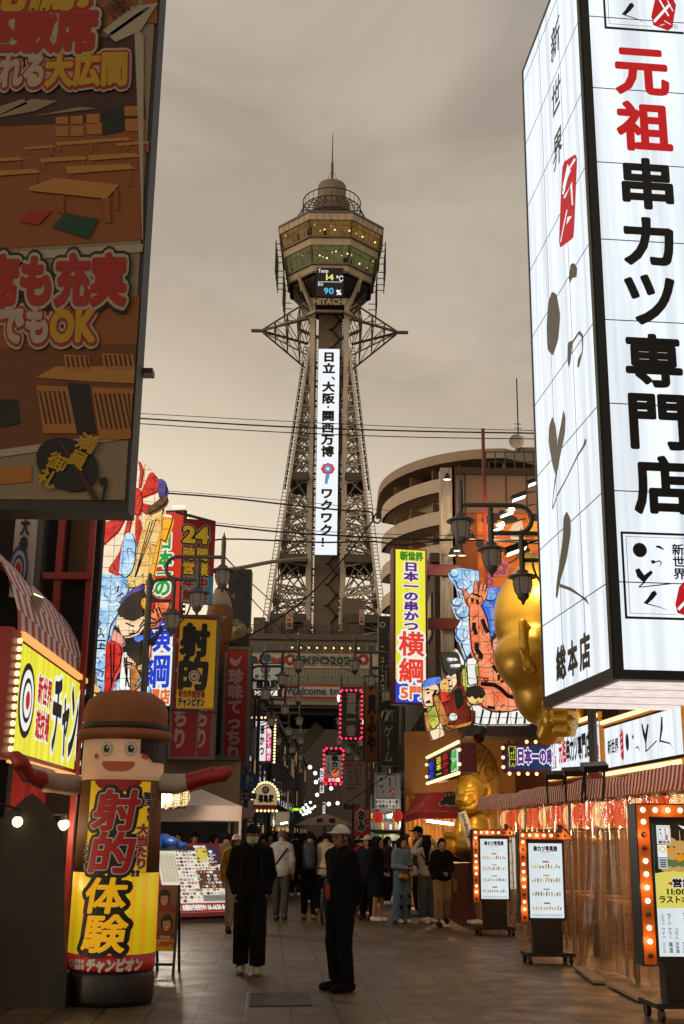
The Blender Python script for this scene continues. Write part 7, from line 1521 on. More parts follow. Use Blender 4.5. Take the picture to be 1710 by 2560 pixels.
# far lamps at the end of the street
rnd = random.Random(4); k = 0
for px, py in [(688, 2022), (692, 2030), (695, 2015), (699, 2024), (690, 2012), (700, 2016), (696, 2034), (776, 2006), (765, 2012), (770, 2018), (758, 2020), (762, 2026), (775, 2023), (787, 2016), (781, 2021), (770, 2026), (775, 2030), (764, 2034), (758, 2036), (752, 2030), (767, 2033), (775, 1918), (788, 1933), (828, 1971), (696, 1984), (706, 1954), (790, 1955), (801, 1948), (793, 1987), (844, 2008), (822, 2010)]:
    if k < 21: lab = 'small white globe lamp glowing above the far crowd'
    else: lab = 'single white globe lamp glowing over the far street'
    b = MB(); b.ball(at(px, py, 88 + (k % 5) * 3), .10 if k < 21 else .15, 10, 6); o = b.build('globe_lamp', WHITELIGHT, None, True); tag(o, lab, 'lamp', 'globe lamps above the far crowd' if k < 21 else 'single globe lamps over the far street'); k += 1
# ------------------------------------------------------------ left side
rnd = random.Random(21)
# dark printed signboard hanging close by
pl = signplane((-260, 9.0), (320, 9.0), -260, 1270); W_, H_ = pl.W, pl.H; pl.eps = .002
t = thing('printed_signboard', 'huge unlit printed signboard of a dining hall hanging over the left of the street', 'signboard', pl.P(W_ / 2, 0))
b = MB(); b.para(pl.P(0, 0, -.004), pl.u * W_, pl.v * H_, -pl.n * .3); b.build('frame', mat('board_frame', '#1a100c', .6), t)
dk = lambda c_: '#' + ''.join('%02x' % int(int(c_[i:i + 2], 16) * .88) for i in (1, 3, 5))
SB = [mat('sb_' + n_, dk(c_), .75, var=.1, scale=2) for n_, c_ in (('brown', '#6b3a16'), ('pale', '#8b7a62'), ('red', '#9c2016'), ('yellow', '#b89018'), ('black', '#120d0a'), ('tan', '#a86a2a'), ('dark', '#3a1c0c'), ('white', '#a89a86'), ('blue', '#24486a'), ('orange', '#8a4a18'), ('green', '#0f3a2a'), ('table', '#b07a34'))]
b = MB(); h = lambda *p: pl.hit(*p)
def qs(pts, m, lf): shape(b, pl, [(min(W_ - .012, u), v) for u, v in (h(*p) for p in pts)], m, lf)
qs([(-250, 1247), (312, 1250), (405, -250), (-250, -250)], 1, .004)
qs([(-250, 640), (375, 600), (352, 100), (330, -250), (-250, -250)], 9, .008)                 # upper photograph
qs([(-250, 330), (365, 300), (352, 90), (-250, 110)], 6, .010); qs([(356, 60), (395, 60), (396, -250), (356, -250)], 9, .0095); qs([(357, 600), (380, 608), (360, 95), (336, 60)], 7, .016); qs([(393, 120), (404, 120), (396, 330), (384, 330)], 10, .012)
for x0, y0, x1, y1 in ((140, 295, 172, 312), (177, 293, 208, 312), (217, 288, 250, 310), (140, 320, 172, 342), (177, 318, 210, 342), (217, 312, 255, 338), (312, 268, 358, 292), (314, 300, 362, 330)): qs([(x0, y0), (x1, y0 - 2), (x1, y1), (x0, y1)], 5, .014)
qs([(255, 275), (310, 265), (312, 330), (258, 340)], 4, .012)
for k, (x, y, w_) in enumerate(((60, 365, 70), (140, 352, 90), (230, 345, 90), (290, 355, 80), (100, 392, 110), (220, 385, 120), (165, 412, 160), (-40, 395, 90), (-30, 425, 120))):
    d = w_ * .16; qs([(x, y + 6), (x + w_, y), (x + w_ + 12, y + d * .5), (x + 4, y + d)], 11, .014 + k * .0006); qs([(x + 6, y + d), (x + 14, y + d), (x + 14, y + d * 2), (x + 6, y + d * 2)], 9, .0137); qs([(x + w_ - 6, y + d * .6), (x + w_ + 4, y + d * .6), (x + w_ + 4, y + d * 2.2), (x + w_ - 6, y + d * 2.2)], 9, .0137)
qs([(75, 470), (140, 448), (298, 465), (268, 500), (75, 480)], 11, .022); qs([(255, 498), (275, 498), (278, 560), (262, 558)], 9, .021); qs([(140, 490), (160, 492), (162, 538), (144, 532)], 9, .021); qs([(285, 475), (296, 478), (298, 530), (288, 525)], 9, .021); qs([(48, 556), (75, 530), (133, 528), (97, 565)], 2, .02); qs([(130, 570), (165, 535), (248, 550), (222, 600)], 10, .02)
for pts in ([(-20, 300), (80, 250), (145, 255), (90, 280)], [(75, 295), (200, 270), (245, 274), (110, 290)], [(-20, 275), (60, 250), (70, 262), (-20, 300)]): qs(pts, 1, .017)
qs([(258, 80), (330, 20), (398, 10), (352, 80), (290, 108)], 7, .018)
for k in range(6): qs([(262 + k * 14, 95 - k * 10), (300 + k * 14, 70 - k * 10), (305 + k * 14, 74 - k * 10), (266 + k * 14, 101 - k * 10)], 8, .02)
qs([(-250, 1165), (340, 1085), (355, 760), (-250, 760)], 0, .010); qs([(-250, 1180), (340, 1097), (341, 1080), (-250, 1160)], 7, .012); qs([(-250, 1235), (80, 1205), (80, 1165), (-250, 1180)], 5, .011); qs([(-250, 650), (384, 612), (382, 632), (-250, 672)], 7, .013)
qs([(90, 945), (140, 918), (354, 918), (352, 960), (220, 955)], 11, .016)
for x0, y0, w_, h_ in ((92, 965, 78, 120), (230, 970, 118, 130), (160, 888, 62, 40), (255, 885, 80, 40)):
    qs([(x0, y0), (x0 + w_, y0 + 4), (x0 + w_ + h_ * .2, y0 + h_), (x0 + h_ * .15, y0 + h_)], 5, .018)
    for k in range(int(w_ / 12)): qs([(x0 + 6 + k * 12, y0 + h_ * .12), (x0 + 11 + k * 12, y0 + h_ * .12), (x0 + 11 + k * 12 + h_ * .14, y0 + h_ * .8), (x0 + 6 + k * 12 + h_ * .14, y0 + h_ * .8)], 6, .020)
qs([(170, 958), (222, 962), (240, 1085), (195, 1085)], 4, .017); qs([(-40, 1000), (45, 1000), (50, 1060), (-40, 1080)], 4, .017)
qs([(-250, 760), (400, 740), (355, 860), (-250, 880)], 9, .011)
fan = [h(170 + 76 * math.cos(a * .35) * 1 + 18 * math.sin(a * .35), 1163 + 68 * math.sin(a * .35)) for a in range(18)]; shape(b, pl, fan, 4, .024); qs([(142, 1100), (152, 1096), (250, 1250), (232, 1250)], 6, .030); qs([(248, 1197), (268, 1194), (270, 1215), (262, 1250), (255, 1250), (260, 1218), (250, 1212)], 4, .022)
LT = lambda tx, bx, m, o_, sl=0, rot=0, vert=False, bold=.06, lf=.026: letters(b, pl, tx, pxbox(pl, *bx), m, o_, bold, vert, lf, sl, False, rot)
LT('座敷席', (-70, 22, 246, 138), 2, [(.07, 7), (.12, 4)], 0, .02); LT('れる', (-2, 138, 116, 226), 7, [(.07, 2), (.14, 7)], .1, .04); LT('大広間', (116, 136, 322, 222), 3, [(.07, 2), (.14, 7)], 0, .04)
LT('完備!', (-60, -60, 226, 34), 3, [(.08, 2), (.14, 7)], .15, .04); LT('し席も充実', (-130, 640, 318, 772), 2, [(.07, 7), (.13, 4)], 0, .03); LT('でも', (0, 765, 128, 866), 7, [(.07, 2), (.14, 7)], 0, .04); LT('OK', (128, 762, 242, 868), 3, [(.07, 2), (.14, 7)], 0, .03)
LT('満員', (182, 1086, 234, 1176), 3, (), 0, -.45, True, .03, .034); LT('御礼', (108, 1134, 160, 1224), 3, (), 0, -.45, True, .03, .034); LT('一の串かつ', (270, -10, 330, 50), 4, (), 0, -.9, True, .02, .03)
b.build('printed_face', SB, t)
# bracket tip of the board, sticking out past its edge
p = at(352, 926, 9.3); b = MB(); b.para(p + Vector((-.15, 0, -.025)), (.25, 0, 0), (0, .12, 0), (0, 0, .05)); b.build('bracket', mat('bracket_red', '#5a0c10', .5), t)

# arcade building with red steel frame behind the stall
t = thing('arcade_frame', 'dark shop front with a red steel frame and grey post above the shooting stall', 'building', (at(110, 1600, 15.5).x, 15.5, 0)); RS = mat('frame_red', '#8c1418', .5, var=.2); dz = lambda y: at(110, y, 15.5).z
xa = lambda px: at(px, 1450, 15.5).x
for px, w_ in ((148, .09), (226, .07)): b = MB(); b.para((xa(px) - w_ / 2, 15.4, 0), (w_, 0, 0), (0, .1, 0), (0, 0, dz(1180))); b.build('red_post', RS, t)
b = MB(); b.para((xa(112), 15.35, dz(1452)), (xa(230) - xa(112), 0, 0), (0, .08, 0), (0, 0, .09)); b.build('red_rail', RS, t)
b = MB(); b.para((xa(72), 15.3, 0), (xa(108) - xa(72), 0, 0), (0, .25, 0), (0, 0, dz(1180))); b.build('grey_post', mat('post_concrete', '#4e4a46', .7, var=.15), t)
b = MB(); b.para((xa(-60), 15.8, 0), (xa(235) - xa(-60), 0, 0), (0, .2, 0), (0, 0, dz(1150))); b.build('back_wall', mat('arcade_dark', '#1a1310', .8), t)
b = MB(); b.para((xa(158), 15.72, dz(1440)), (xa(216) - xa(158), 0, 0), (0, .06, 0), (0, 0, dz(1180) - dz(1440))); b.build('wood_panel', mat('arcade_wood', '#5a3a14', .6, var=.4, scale=5), t)
pl, t = sg('target_sign', 'narrow white sign with blue rings beside the grey post', (22, 13.5), (74, 13.5), 1270, 1492, .08, mat('target_white', '#a39a94', .6), mat('target_white', '#a39a94'), [('大衆', (50, 1290, 72, 1390), 0, (), True, .05)], fw_=0)
b = MB(); c = pl.hit(46, 1425); k = abs(pl.hit(70, 1425)[0] - c[0])
for i, (r_, m) in enumerate(((1.0, 0), (.8, 1), (.62, 0), (.45, 1), (.3, 2))): disc(b, pl, c, k * r_, m, .014 + i * .003, k * r_ * 2.6)
b.build('rings', [mat('ring_blue', '#2a3c6e', .6), mat('target_white', '#a39a94'), mat('ring_red', '#9a2020', .6)], t)
c = at(92, 1505, 13); t = thing('spotlight', 'white cylinder spotlight glowing above the striped stall roof', 'spotlight', c); b = MB(); b.tube([c + Vector((-.05, 0, -.14)), c + Vector((.02, -.03, .06))], .075, 14); b.build('housing', mat('spot_white', '#a8a49c', .4), t); b = MB(); b.tube([c + Vector((.021, -.03, .061)), c + Vector((.024, -.03, .068))], .06, 14); b.build('lamp_glass', mat('spot_small', '#ffe2b0'), t); b = MB(); b.bar(c + Vector((-.05, 0, -.14)), c + Vector((-.1, .2, -.5)), .03); b.build('bracket', DARKMETAL, t)

# shooting-gallery stall: lit yellow sign, striped vault roof, bulbs, red posts
PA = at(30, 1885, 12.0); PBx = gnd(214, 1938, PA.z); zt = at(36, 1598, 12.0).z
dirn = (PBx - PA); dirn.z = 0; pl = Plane(PA, PA + dirn.normalized() * 4.8, zt - PA.z); pl.eps = .002
t = thing('shooting_gallery', 'shooting gallery stall with a striped vault roof and red posts', 'stall', pl.P(pl.W / 2, -2.2, -.6))
b = MB(); n_ = 30; m_ = 9
for i in range(n_):
    for j in range(m_):
        b.mi = (i + j // 1) % 2
        def q(ii, jj): a = jj / m_ * R(80); return pl.P(ii * (pl.W + .2) / n_ - .1, pl.H + .03 + 1.75 * math.sin(a), -.02 - 2.4 * (1 - math.cos(a)))
        b.poly([q(i, j), q(i + 1, j), q(i + 1, j + 1), q(i, j + 1)])
b.build('striped_roof', [mat('roof_stripe_red', '#a8443c', .6, var=.15, scale=3), mat('roof_stripe_white', '#dacdc8', .6, var=.12, scale=3)], t)
wallr = mat('stall_red', '#8e0f10', .5, var=.15)
for u, w_ in ((.0, .12), (2.1, .12), (pl.hit(166, 1750)[0], .5)): b = MB(); b.para(pl.P(u, -2.3, -.35), pl.u * w_, (0, 0, 2.25), -pl.n * .12); b.build('red_post', wallr, t)
b = MB(); b.para(pl.P(-.5, -pl.A.z, -2.2), pl.u * 5.4, (0, 0, 3.2), -pl.n * .1); b.build('back_wall', mat('stall_wood', '#7a4a22', .7, var=.25), t)
b = MB(); b.para(pl.P(4.6, -pl.A.z, -.3), pl.u * .1, (0, 0, 2.2), -pl.n * 1.9); b.build('side_wall', wallr, t)
b = MB(); b.para(pl.P(-.4, -pl.A.z, -.5), pl.u * 3.9, (0, 0, .9), -pl.n * .5); b.build('counter', mat('counter_red', '#6a1512', .6), t)
b = MB()
for r_ in range(3):
    b.mi = 0; b.para(pl.P(-.4, -1.1 + .38 * r_, -1.9), pl.u * 4, (0, 0, .03), -pl.n * .3)
    for i in range(20): b.mi = rnd.choice((1, 2, 3)); b.para(pl.P(-.35 + .2 * i, -1.07 + .38 * r_, -1.95), pl.u * .1, (0, 0, rnd.uniform(.1, .26)), -pl.n * .1)
b.build('prize_shelf', [DARKMETAL, mat('goods_yellow', '#c8b040'), mat('goods_white', '#c8c4b8'), mat('goods_red', '#a03028')], t)
b = MB(); b.poly([pl.P(-.1, -.04, .02), pl.P(2.0, -.04, .02), pl.P(2.0, -.34, .3), pl.P(-.1, -.34, .3)]); b.poly([pl.P(-.1, -.05, .02), pl.P(-.1, -.35, .3), pl.P(2.0, -.35, .3), pl.P(2.0, -.05, .02)]); b.build('canvas_flap', mat('canvas_pink', '#b89a8c', .7, var=.1), t)
B2 = [pl.P(.05 + .42 * i, -.66 - .02 * (i % 2), .1 - .1 * (i % 3)) for i in range(9)]; bulbs(t, B2, .055, BULBHOT)
b = MB(); b.tube([pl.P(.0, -.48, -.1)] + [q + Vector((0, 0, .12)) for q in B2], .012, 5); [b.bar(q + Vector((0, 0, .12)), q + Vector((0, 0, .04)), .035) for q in B2]; b.build('bulb_wire', BLACK, t)
for k in (1, 4, 7): ld = bpy.data.lights.new('stall_bulb', 'POINT'); ld.energy = 55; ld.color = (1, .68, .36); ld.shadow_soft_size = .06; lo = bpy.data.objects.new('stall_bulb', ld); COL.objects.link(lo); lo.location = B2[k] + Vector((0, 0, -.02))
t2 = board('shop_sign', 'long lit yellow sign with target rings above the shooting gallery', 'sign', pl, .22, YELLOWBOX, mat('stall_red', '#8e0f10'), .03); b = MB()
hx = lambda px: pl.hit(px, 1750)[0]
c = (hx(65), pl.H * .5); k = (hx(86) - hx(45)) / 2
for i, (r_, m) in enumerate(((1.0, 0), (.82, 2), (.6, 0), (.47, 2), (.25, 1))): disc(b, pl, c, k * r_, m, .008 + i * .003, k * r_ * 1.05)
letters(b, pl, '新世界', (hx(90), pl.H * .52, hx(125), pl.H * .80), 1, [(.07, 2)], bold=.04, lift=.01); letters(b, pl, '遊技場', (hx(90), pl.H * .20, hx(125), pl.H * .48), 1, [(.07, 2)], bold=.04, lift=.01)
u = hx(130); uw = (hx(214) - u) / 4
for i, ch in enumerate('チャンピオン'): letters(b, pl, ch, (u + i * uw, pl.H * .12, u + (i + 1) * uw * 1, pl.H * .9), 0, [(.07, 2)], bold=.045, lift=.01, tight=ch not in 'ャ')
b.build('lettering', PAL, t2); b = MB(); b.para(pl.P(-.42, -.06, -.2), pl.u * .40, pl.v * (pl.H + .12), pl.n * .2); b.build('bulb_post', mat('bulb_post_red', '#a0180c', .4), t2); bulbs(t2, [pl.P(-.16, pl.H * (i + .5) / 14, .02) for i in range(14)], .03, BULB, .08)
for vv in (-.085, pl.H + .02): b = MB(); b.para(pl.P(0, vv, -.05), pl.u * pl.W, pl.v * .06, pl.n * .08); b.build('light_strip', mat('strip_glow', '#ffb060', emit=1.1), t2)

# dark pointed board seen from behind
t = thing('photo_board', 'dark pointed wooden board seen from behind beside the inflatable', 'board', gnd(60, 2518)); Yb = gnd(60, 2518).y; b = MB(); b.prism([at(x, y, Yb) for x, y in [(-140, 2525), (-140, 2200), (-50, 2080), (10, 2040), (60, 1996), (80, 1983), (100, 1998), (132, 2040), (152, 2085), (160, 2150), (160, 2330), (158, 2523)]], (0, .06, 0)); b.build('panel', mat('board_dark', '#2c2415', .7, var=.3, scale=3), t)
b = MB(); p = gnd(150, 2520); b.para(p + Vector((-.06, -.03, 0)), (.11, 0, 0), (0, .3, 0), (0, 0, .32)); b.build('foot_block', mat('block_dark', '#191410', .7), t)

# inflatable shooting-gallery man
def inflatable():
    p = gnd(272, 2522); Yc = p.y + .45; p = Vector((at(272, 2500, Yc).x, Yc, 0)); z = lambda y: at(272, y, Yc - .42).z
    t = thing('inflatable_man', 'inflatable advertising man with brown hat and outstretched red gloved arms', 'inflatable', p)
    r_ = lambda y: .405 - .03 * (y - 1840) / 580 * -1
    m = bpy.data.materials.new('inflatable_print'); m.use_nodes = True; MATS['inflatable_print'] = m; n = m.node_tree.nodes; l = m.node_tree.links; bs = n['Principled BSDF']; bs.inputs['Roughness'].default_value = .42
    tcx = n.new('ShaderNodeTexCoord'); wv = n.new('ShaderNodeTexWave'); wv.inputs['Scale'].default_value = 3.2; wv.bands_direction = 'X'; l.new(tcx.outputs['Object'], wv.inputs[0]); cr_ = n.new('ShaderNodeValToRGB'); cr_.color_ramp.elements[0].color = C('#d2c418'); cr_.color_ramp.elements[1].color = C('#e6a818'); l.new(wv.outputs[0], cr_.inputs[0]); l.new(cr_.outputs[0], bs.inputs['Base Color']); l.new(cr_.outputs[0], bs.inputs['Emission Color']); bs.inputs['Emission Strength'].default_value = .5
    zb, zr, zy, zc, zf, zh = z(2432), z(2388), z(2182), z(1948), z(1948), z(1842)
    def lath(nm, prof, mt): b = MB(); b.lathe((p.x, p.y, 0), prof, 40, True); return b.build(nm, mt, t, True)
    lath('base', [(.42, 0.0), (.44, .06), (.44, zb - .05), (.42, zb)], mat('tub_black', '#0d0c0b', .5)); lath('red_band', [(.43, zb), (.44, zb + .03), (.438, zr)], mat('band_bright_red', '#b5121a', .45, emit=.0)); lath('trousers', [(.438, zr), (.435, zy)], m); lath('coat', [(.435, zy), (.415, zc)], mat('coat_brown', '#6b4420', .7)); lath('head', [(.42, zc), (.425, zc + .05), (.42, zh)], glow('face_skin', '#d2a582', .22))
    hat = mat('hat_brown', '#8a5430', .85, var=.08); lath('hat', [(.40, zh - .02), (.48, zh - .01), (.505, zh + .04), (.485, zh + .08), (.43, zh + .1), (.44, zh + .13), (.445, zh + .3), (.40, zh + .41), (.28, zh + .49), (.1, zh + .52), (.0, zh + .525)], hat); lath('hat_band', [(.442, zh + .1), (.45, zh + .11), (.45, zh + .155), (.444, zh + .16)], mat('hat_band', '#2e2212', .6))
    b = MB(); b.add([(p.x + .447 * math.cos(a), p.y + .447 * math.sin(a), zz) for a in (R(-58), R(-48), R(-38), R(-28), R(0), R(30)) for zz in (zh, zc + .18 if a > R(-40) else zc + .26)], [(2 * i, 2 * i + 1, 2 * i + 3, 2 * i + 2) for i in range(5)]); b.build('hair', mat('hair_print', '#15181a', .6), t)
    # writing wrapped round the cylinder
    class Cyl:
        A = Vector((0, p.y, 0)); eps = .0022; n = None; curved = True
        def P(s, u, v, nn=0): a = -math.pi / 2 + u / .44; rr = .436 + nn; return Vector((p.x + rr * math.cos(a), p.y + rr * math.sin(a), v))
    cy = Cyl(); uu = lambda px: math.asin(max(-.98, min(.98, (px - 272) / 103))) * .44 + .012
    b = MB(); bx = lambda x0, y0, x1, y1: (uu(x0), z(y1), uu(x1), z(y0))
    def cshape(pts, mi, lift=.004): b.mi = mi; q = [(uu(x), z(y)) for x, y in pts]; a = sum(q[i][0] * q[(i + 1) % len(q)][1] - q[(i + 1) % len(q)][0] * q[i][1] for i in range(len(q))); q = q if a > 0 else q[::-1]; b.poly([cy.P(u, v, lift) for u, v in q])
    for k in range(14): x0 = 211 + k * 10; cshape([(x0, 1952), (x0 + 10.2, 1952), (x0 + 10.2, 2184), (x0, 2184)], 4, .003)
    for k in range(11): x0 = 222 + k * 10; g = lambda x: 1950 + 30 * max(0, 1 - ((x - 277) / 56) ** 2) ** .5; cshape([(x0, 1949), (x0 + 10.2, 1949), (x0 + 10.2, g(x0 + 10.2)), (x0, g(x0))], 5, .0055)
    for ch, x0, y0, x1, y1 in (('射', 220, 1972, 326, 2078), ('的', 216, 2078, 322, 2186)): letters(b, cy, ch, bx(x0, y0, x1, y1), 1, [(.025, 2), (.11, 0)], bold=.035, lift=.006, slant=.12)
    for ch, x0, y0, x1, y1 in (('体', 214, 2192, 310, 2286), ('験', 214, 2284, 314, 2384)): letters(b, cy, ch, bx(x0, y0, x1, y1), 3, [(.13, 0)], bold=.028, lift=.006, slant=.1)
    letters(b, cy, '狙え!!', bx(336, 1978, 360, 2052), 0, [(.05, 2)], bold=.04, lift=.006, vertical=True); letters(b, cy, '大当たり', bx(326, 2058, 352, 2172), 1, [(.07, 2)], bold=.04, lift=.006, vertical=True); letters(b, cy, '!!', bx(318, 2172, 338, 2192), 0, [(.05, 2)], bold=.04, lift=.006)
    letters(b, cy, 'しゃてき', bx(205, 2100, 219, 2178), 0, [(.06, 2)], bold=.03, lift=.006, vertical=True); letters(b, cy, '新世界', bx(201, 2400, 226, 2412), 2, (), bold=.04, lift=.008); letters(b, cy, '遊技場', bx(201, 2413, 226, 2426), 2, (), bold=.04, lift=.008); letters(b, cy, 'チャンピオン', bx(230, 2396, 352, 2430), 2, (), bold=.08, lift=.008, slant=.15)
    for r_, mi, lf in ((7, 2, .006), (5.5, 0, .0075), (4, 2, .009), (2.2, 0, .0105)): cshape([(192 + r_ * math.cos(a * .4), 2412 + r_ * 1.6 * math.sin(a * .4)) for a in range(16)], mi, lf)
    for ex, ey in ((246, 1872), (303, 1871)):
        for rx, ry, mi, lf, dx, dy in ((13.5, 17, 0, .004, 0, 0), (12.5, 16, 2, .006, 0, 0), (7.5, 10, 0, .008, 0, 0), (2.6, 3.2, 2, .010, 2, -4)): cshape([(ex + dx + rx * math.cos(a * .35), ey + dy + ry * math.sin(a * .35)) for a in range(18)], mi, lf)
    for ex, ey in ((221, 1890), (337, 1889)): cshape([(ex + (6 if ex < 300 else 9) * math.cos(a * .4), ey + 7 * math.sin(a * .4)) for a in range(16)], 6, .004)
    for k in range(8): x0 = 237 + k * 9.6; g = lambda x: 1931 - 18 * ((x - 275) / 40) ** 4 - 3; cshape([(x0, 1903), (x0 + 9.7, 1903), (x0 + 9.7, g(x0 + 9.7)), (x0, g(x0))], 6, .004)
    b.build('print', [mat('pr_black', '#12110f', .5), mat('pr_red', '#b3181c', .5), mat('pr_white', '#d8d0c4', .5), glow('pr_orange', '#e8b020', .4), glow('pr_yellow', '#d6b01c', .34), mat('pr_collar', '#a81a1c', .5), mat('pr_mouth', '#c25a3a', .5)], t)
    for sx, pts in ((-1, ((188, 1962, .105), (120, 1955, .10), (100, 1948, .09), (70, 1938, .075), (52, 1908, .08))), (1, ((392, 1958, .105), (440, 1960, .10), (470, 1955, .09), (510, 1943, .08), (556, 1936, .075)))):
        P_ = [np.array(at(x, y, Yc - (.24 * i if sx < 0 else 0))) for i, (x, y, r_) in enumerate(pts)]; R_ = [q[2] for q in pts]
        for nm, i0, i1, mt in (('arm', 0, 2, mat('sleeve_white', '#a8968c', .5)), ('glove', 2, 4, mat('glove_red', '#8e1216', .5))):
            fs = [cone_(P_[i], P_[i + 1], R_[i] * 1.0, R_[i + 1]) for i in range(i0, i1)]
            if nm == 'glove': fs.append(cone_(P_[4], P_[4] + np.array([.05 * sx, 0, .06 if sx < 0 else .03]), .075, .06)); fs.append(cone_(P_[3], P_[3] + np.array([.08 * sx, -.05, .08]), .05, .035))
            f = union(fs, .02); A_ = np.array(P_[i0:i1 + 1]); 
            if nm == 'arm': f = inter(f, half(P_[2], P_[2] - P_[1]))
            blob(nm, mt, f, A_.min(0) - .22, A_.max(0) + .22, .02, t)
inflatable()

# white tent, paper lanterns, big tilted menu, folding poster, blue sheet
TG = gnd(590, 2260); t = thing('canopy_tent', 'white pop-up canopy tent over the left stall', 'tent', (at(500, 2050, 26).x, 26, 0)); c = [at(602, 2012, 24.6), at(375, 2012, 24.6), at(355, 2012, 27.6), at(575, 2012, 27.6)]; zt = min(v.z for v in c); c = [Vector((v.x, v.y, zt)) for v in c]; pk = at(503, 1973, 26.1); b = MB()
for k in range(4): a, d = c[k], c[(k + 1) % 4]; mid = (a + d) / 2 + Vector((0, 0, -.02)); b.poly([a, d, pk]); b.poly([d - Vector((0, 0, .3)), d, a, a - Vector((0, 0, .3))])
b.build('canopy', mat('tent_white', '#c9b5a6', .7, var=.08, scale=1.5), t)
for k in range(4): b = MB(); b.bar((c[k].x, c[k].y, 0), c[k], .05); b.build('leg', mat('tent_leg', '#b8a494', .5), t)
for k in range(4): q = at(395 + k * 20, 1998 - k * 2, 22.5 + .3 * k); b = MB(); b.ball(q, .2, 14, 8, (.8, .8, 1)); b.mi = 1; b.lathe(q + Vector((0, 0, .18)), [(.09, 0), (.09, .04)], 10); b.lathe(q - Vector((0, 0, .22)), [(.09, 0), (.09, .04)], 10); pq = Plane(q + Vector((-.07, -.17, -.14)), q + Vector((.07, -.17, -.14)), .28); letters(b, pq, '屋台', (0.02, 0, .12, .28), 1, vertical=True, bold=.04, lift=.004); o = b.build('paper_lantern', [lantern('lantern_amber', '#ffca70', '#ffe6a8', 1.1, .06), BLACK], None, True); tag(o, 'yellow paper lantern with black characters hanging at the tent edge', 'paper lantern', 'yellow lanterns at the tent')
b = MB(); q0, q1 = at(425, 2044, 25.2), at(632, 2048, 28); b.para(q0, q1 - q0, (0, 1.2, .25), (0, 0, .03)); o = b.build('brown_awning', mat('brown_canvas', '#6a4226', .7)); tag(o, 'brown canvas awning edge under the white tent', 'awning')
TL, BL, BR = at(381, 2110, 23.7), at(412, 2290, 23.1), at(582, 2278, 24.0); pl = Plane(BL, (BR.x, BR.y, BL.z), (TL - BL).length, TL - BL); pl.eps = .004; W_, H_ = pl.W, pl.H
t = thing('menu_billboard', 'large tilted lit menu full of food pictures in a red frame', 'menu board', pl.P(W_ / 2, 0)); b = MB(); b.para(pl.P(-.03, -.03, -.01), pl.u * (W_ + .06), pl.v * (H_ + .06), -pl.n * .12); b.build('frame', mat('menu_frame_red', '#6e1416', .5), t); b = MB(); b.poly([pl.P(.05, .05), pl.P(W_ - .05, .05), pl.P(W_ - .05, H_ - .05), pl.P(.05, H_ - .05)]); b.build('lit_face', lightbox('menu_face', '#efe6d2', .85, .9), t); b = MB()
ms = [mat('mb_dark', '#1a1614', .6), mat('mb_red', '#b02a20', emit=.6), mat('mb_orange', '#d88a40', emit=.65), mat('mb_yellow', '#e8d048', emit=.75), mat('mb_green', '#5a8a48', emit=.5), mat('mb_purple', '#3a2a60', emit=.4), mat('mb_cream', '#e6d8b8', emit=.75), mat('mb_pale', '#b8b4aa', emit=.6), mat('mb_brown', '#7a4426', emit=.45), mat('mb_pink', '#e090a0', emit=.65), mat('mb_white', '#f0f0ea', emit=.9)]
rect(b, pl, .05, .05, W_ - .05, H_ * .16, 1, .004); rect(b, pl, .05, H_ * .90, W_ * .8, H_ - .05, 0, .004); rect(b, pl, W_ * .62, H_ * .74, W_ * .8, H_ * .94, 3, .005); rect(b, pl, W_ * .8, H_ * .70, W_ - .05, H_ - .05, 5, .005); rect(b, pl, W_ * .58, H_ * .36, W_ - .06, H_ * .62, 8, .005); rect(b, pl, .08, H_ * .45, W_ * .3, H_ * .86, 6, .005); rect(b, pl, W_ * .6, H_ * .18, W_ - .06, H_ * .27, 7, .005)
for k in range(18):
    for j in range(5): rect(b, pl, .1 + j * .075, H_ * (.48 + .02 * k), .1 + j * .075 + .05, H_ * (.48 + .02 * k) + .009, 7 if k else 0, .007)
for k in range(4): rect(b, pl, W_ * .62, H_ * (.19 + .018 * k), W_ * .93, H_ * (.19 + .018 * k) + .01, 0, .007)
for i in range(13):
    for j in range(15):
        u, v = W_ * (.33 + .052 * i), H_ * (.19 + .05 * j)
        if u > W_ - .09 or (u > W_ * .58 and v < H_ * .28): continue
        if rnd.random() < .86: r_ = rnd.uniform(.022, .042); m = rnd.choice((1, 2, 2, 2, 3, 4, 6, 8, 8, 9, 10)); disc(b, pl, (u, v), r_ * 1.15, 10 if rnd.random() < .5 else 0, .008, r_ * .8, 10); disc(b, pl, (u, v), r_ * .8, m, .011, r_ * .55, 8)
for i in range(5):
    for j in range(2): disc(b, pl, (W_ * (.1 + .06 * i), H_ * (.24 + .1 * j)), .04, rnd.choice((1, 2, 9, 8)), .008, .03, 10)
for tx, x0, y0, x1, y1, m in (('おすすめ', .62, .625, .8, .66, 1), ('盛合せ', .35, .46, .52, .5, 9), ('名物どて焼', .6, .945, .78, .975, 10)): letters(b, pl, tx, (W_ * x0, H_ * y0, W_ * x1, H_ * y1), m, [(.08, 10)], bold=.05, lift=.012)
letters(b, pl, '昼飲み歓迎', (W_ * .05, H_ * .06, W_ * .25, H_ * .14), 3, (), bold=.06, lift=.008); letters(b, pl, '各種宴会予約受付中!!', (W_ * .27, H_ * .06, W_ * .62, H_ * .14), 10, (), bold=.06, lift=.008); letters(b, pl, '06-6630-8440', (W_ * .64, H_ * .055, W_ * .985, H_ * .145), 10, (), bold=.05, lift=.008); b.build('menu_print', ms, t)
for u in (.1, W_ - .1): b = MB(); q = pl.P(u, 0, -.06); b.bar((q.x, q.y, 0), q, .08); b.build('foot', DARKMETAL, t)
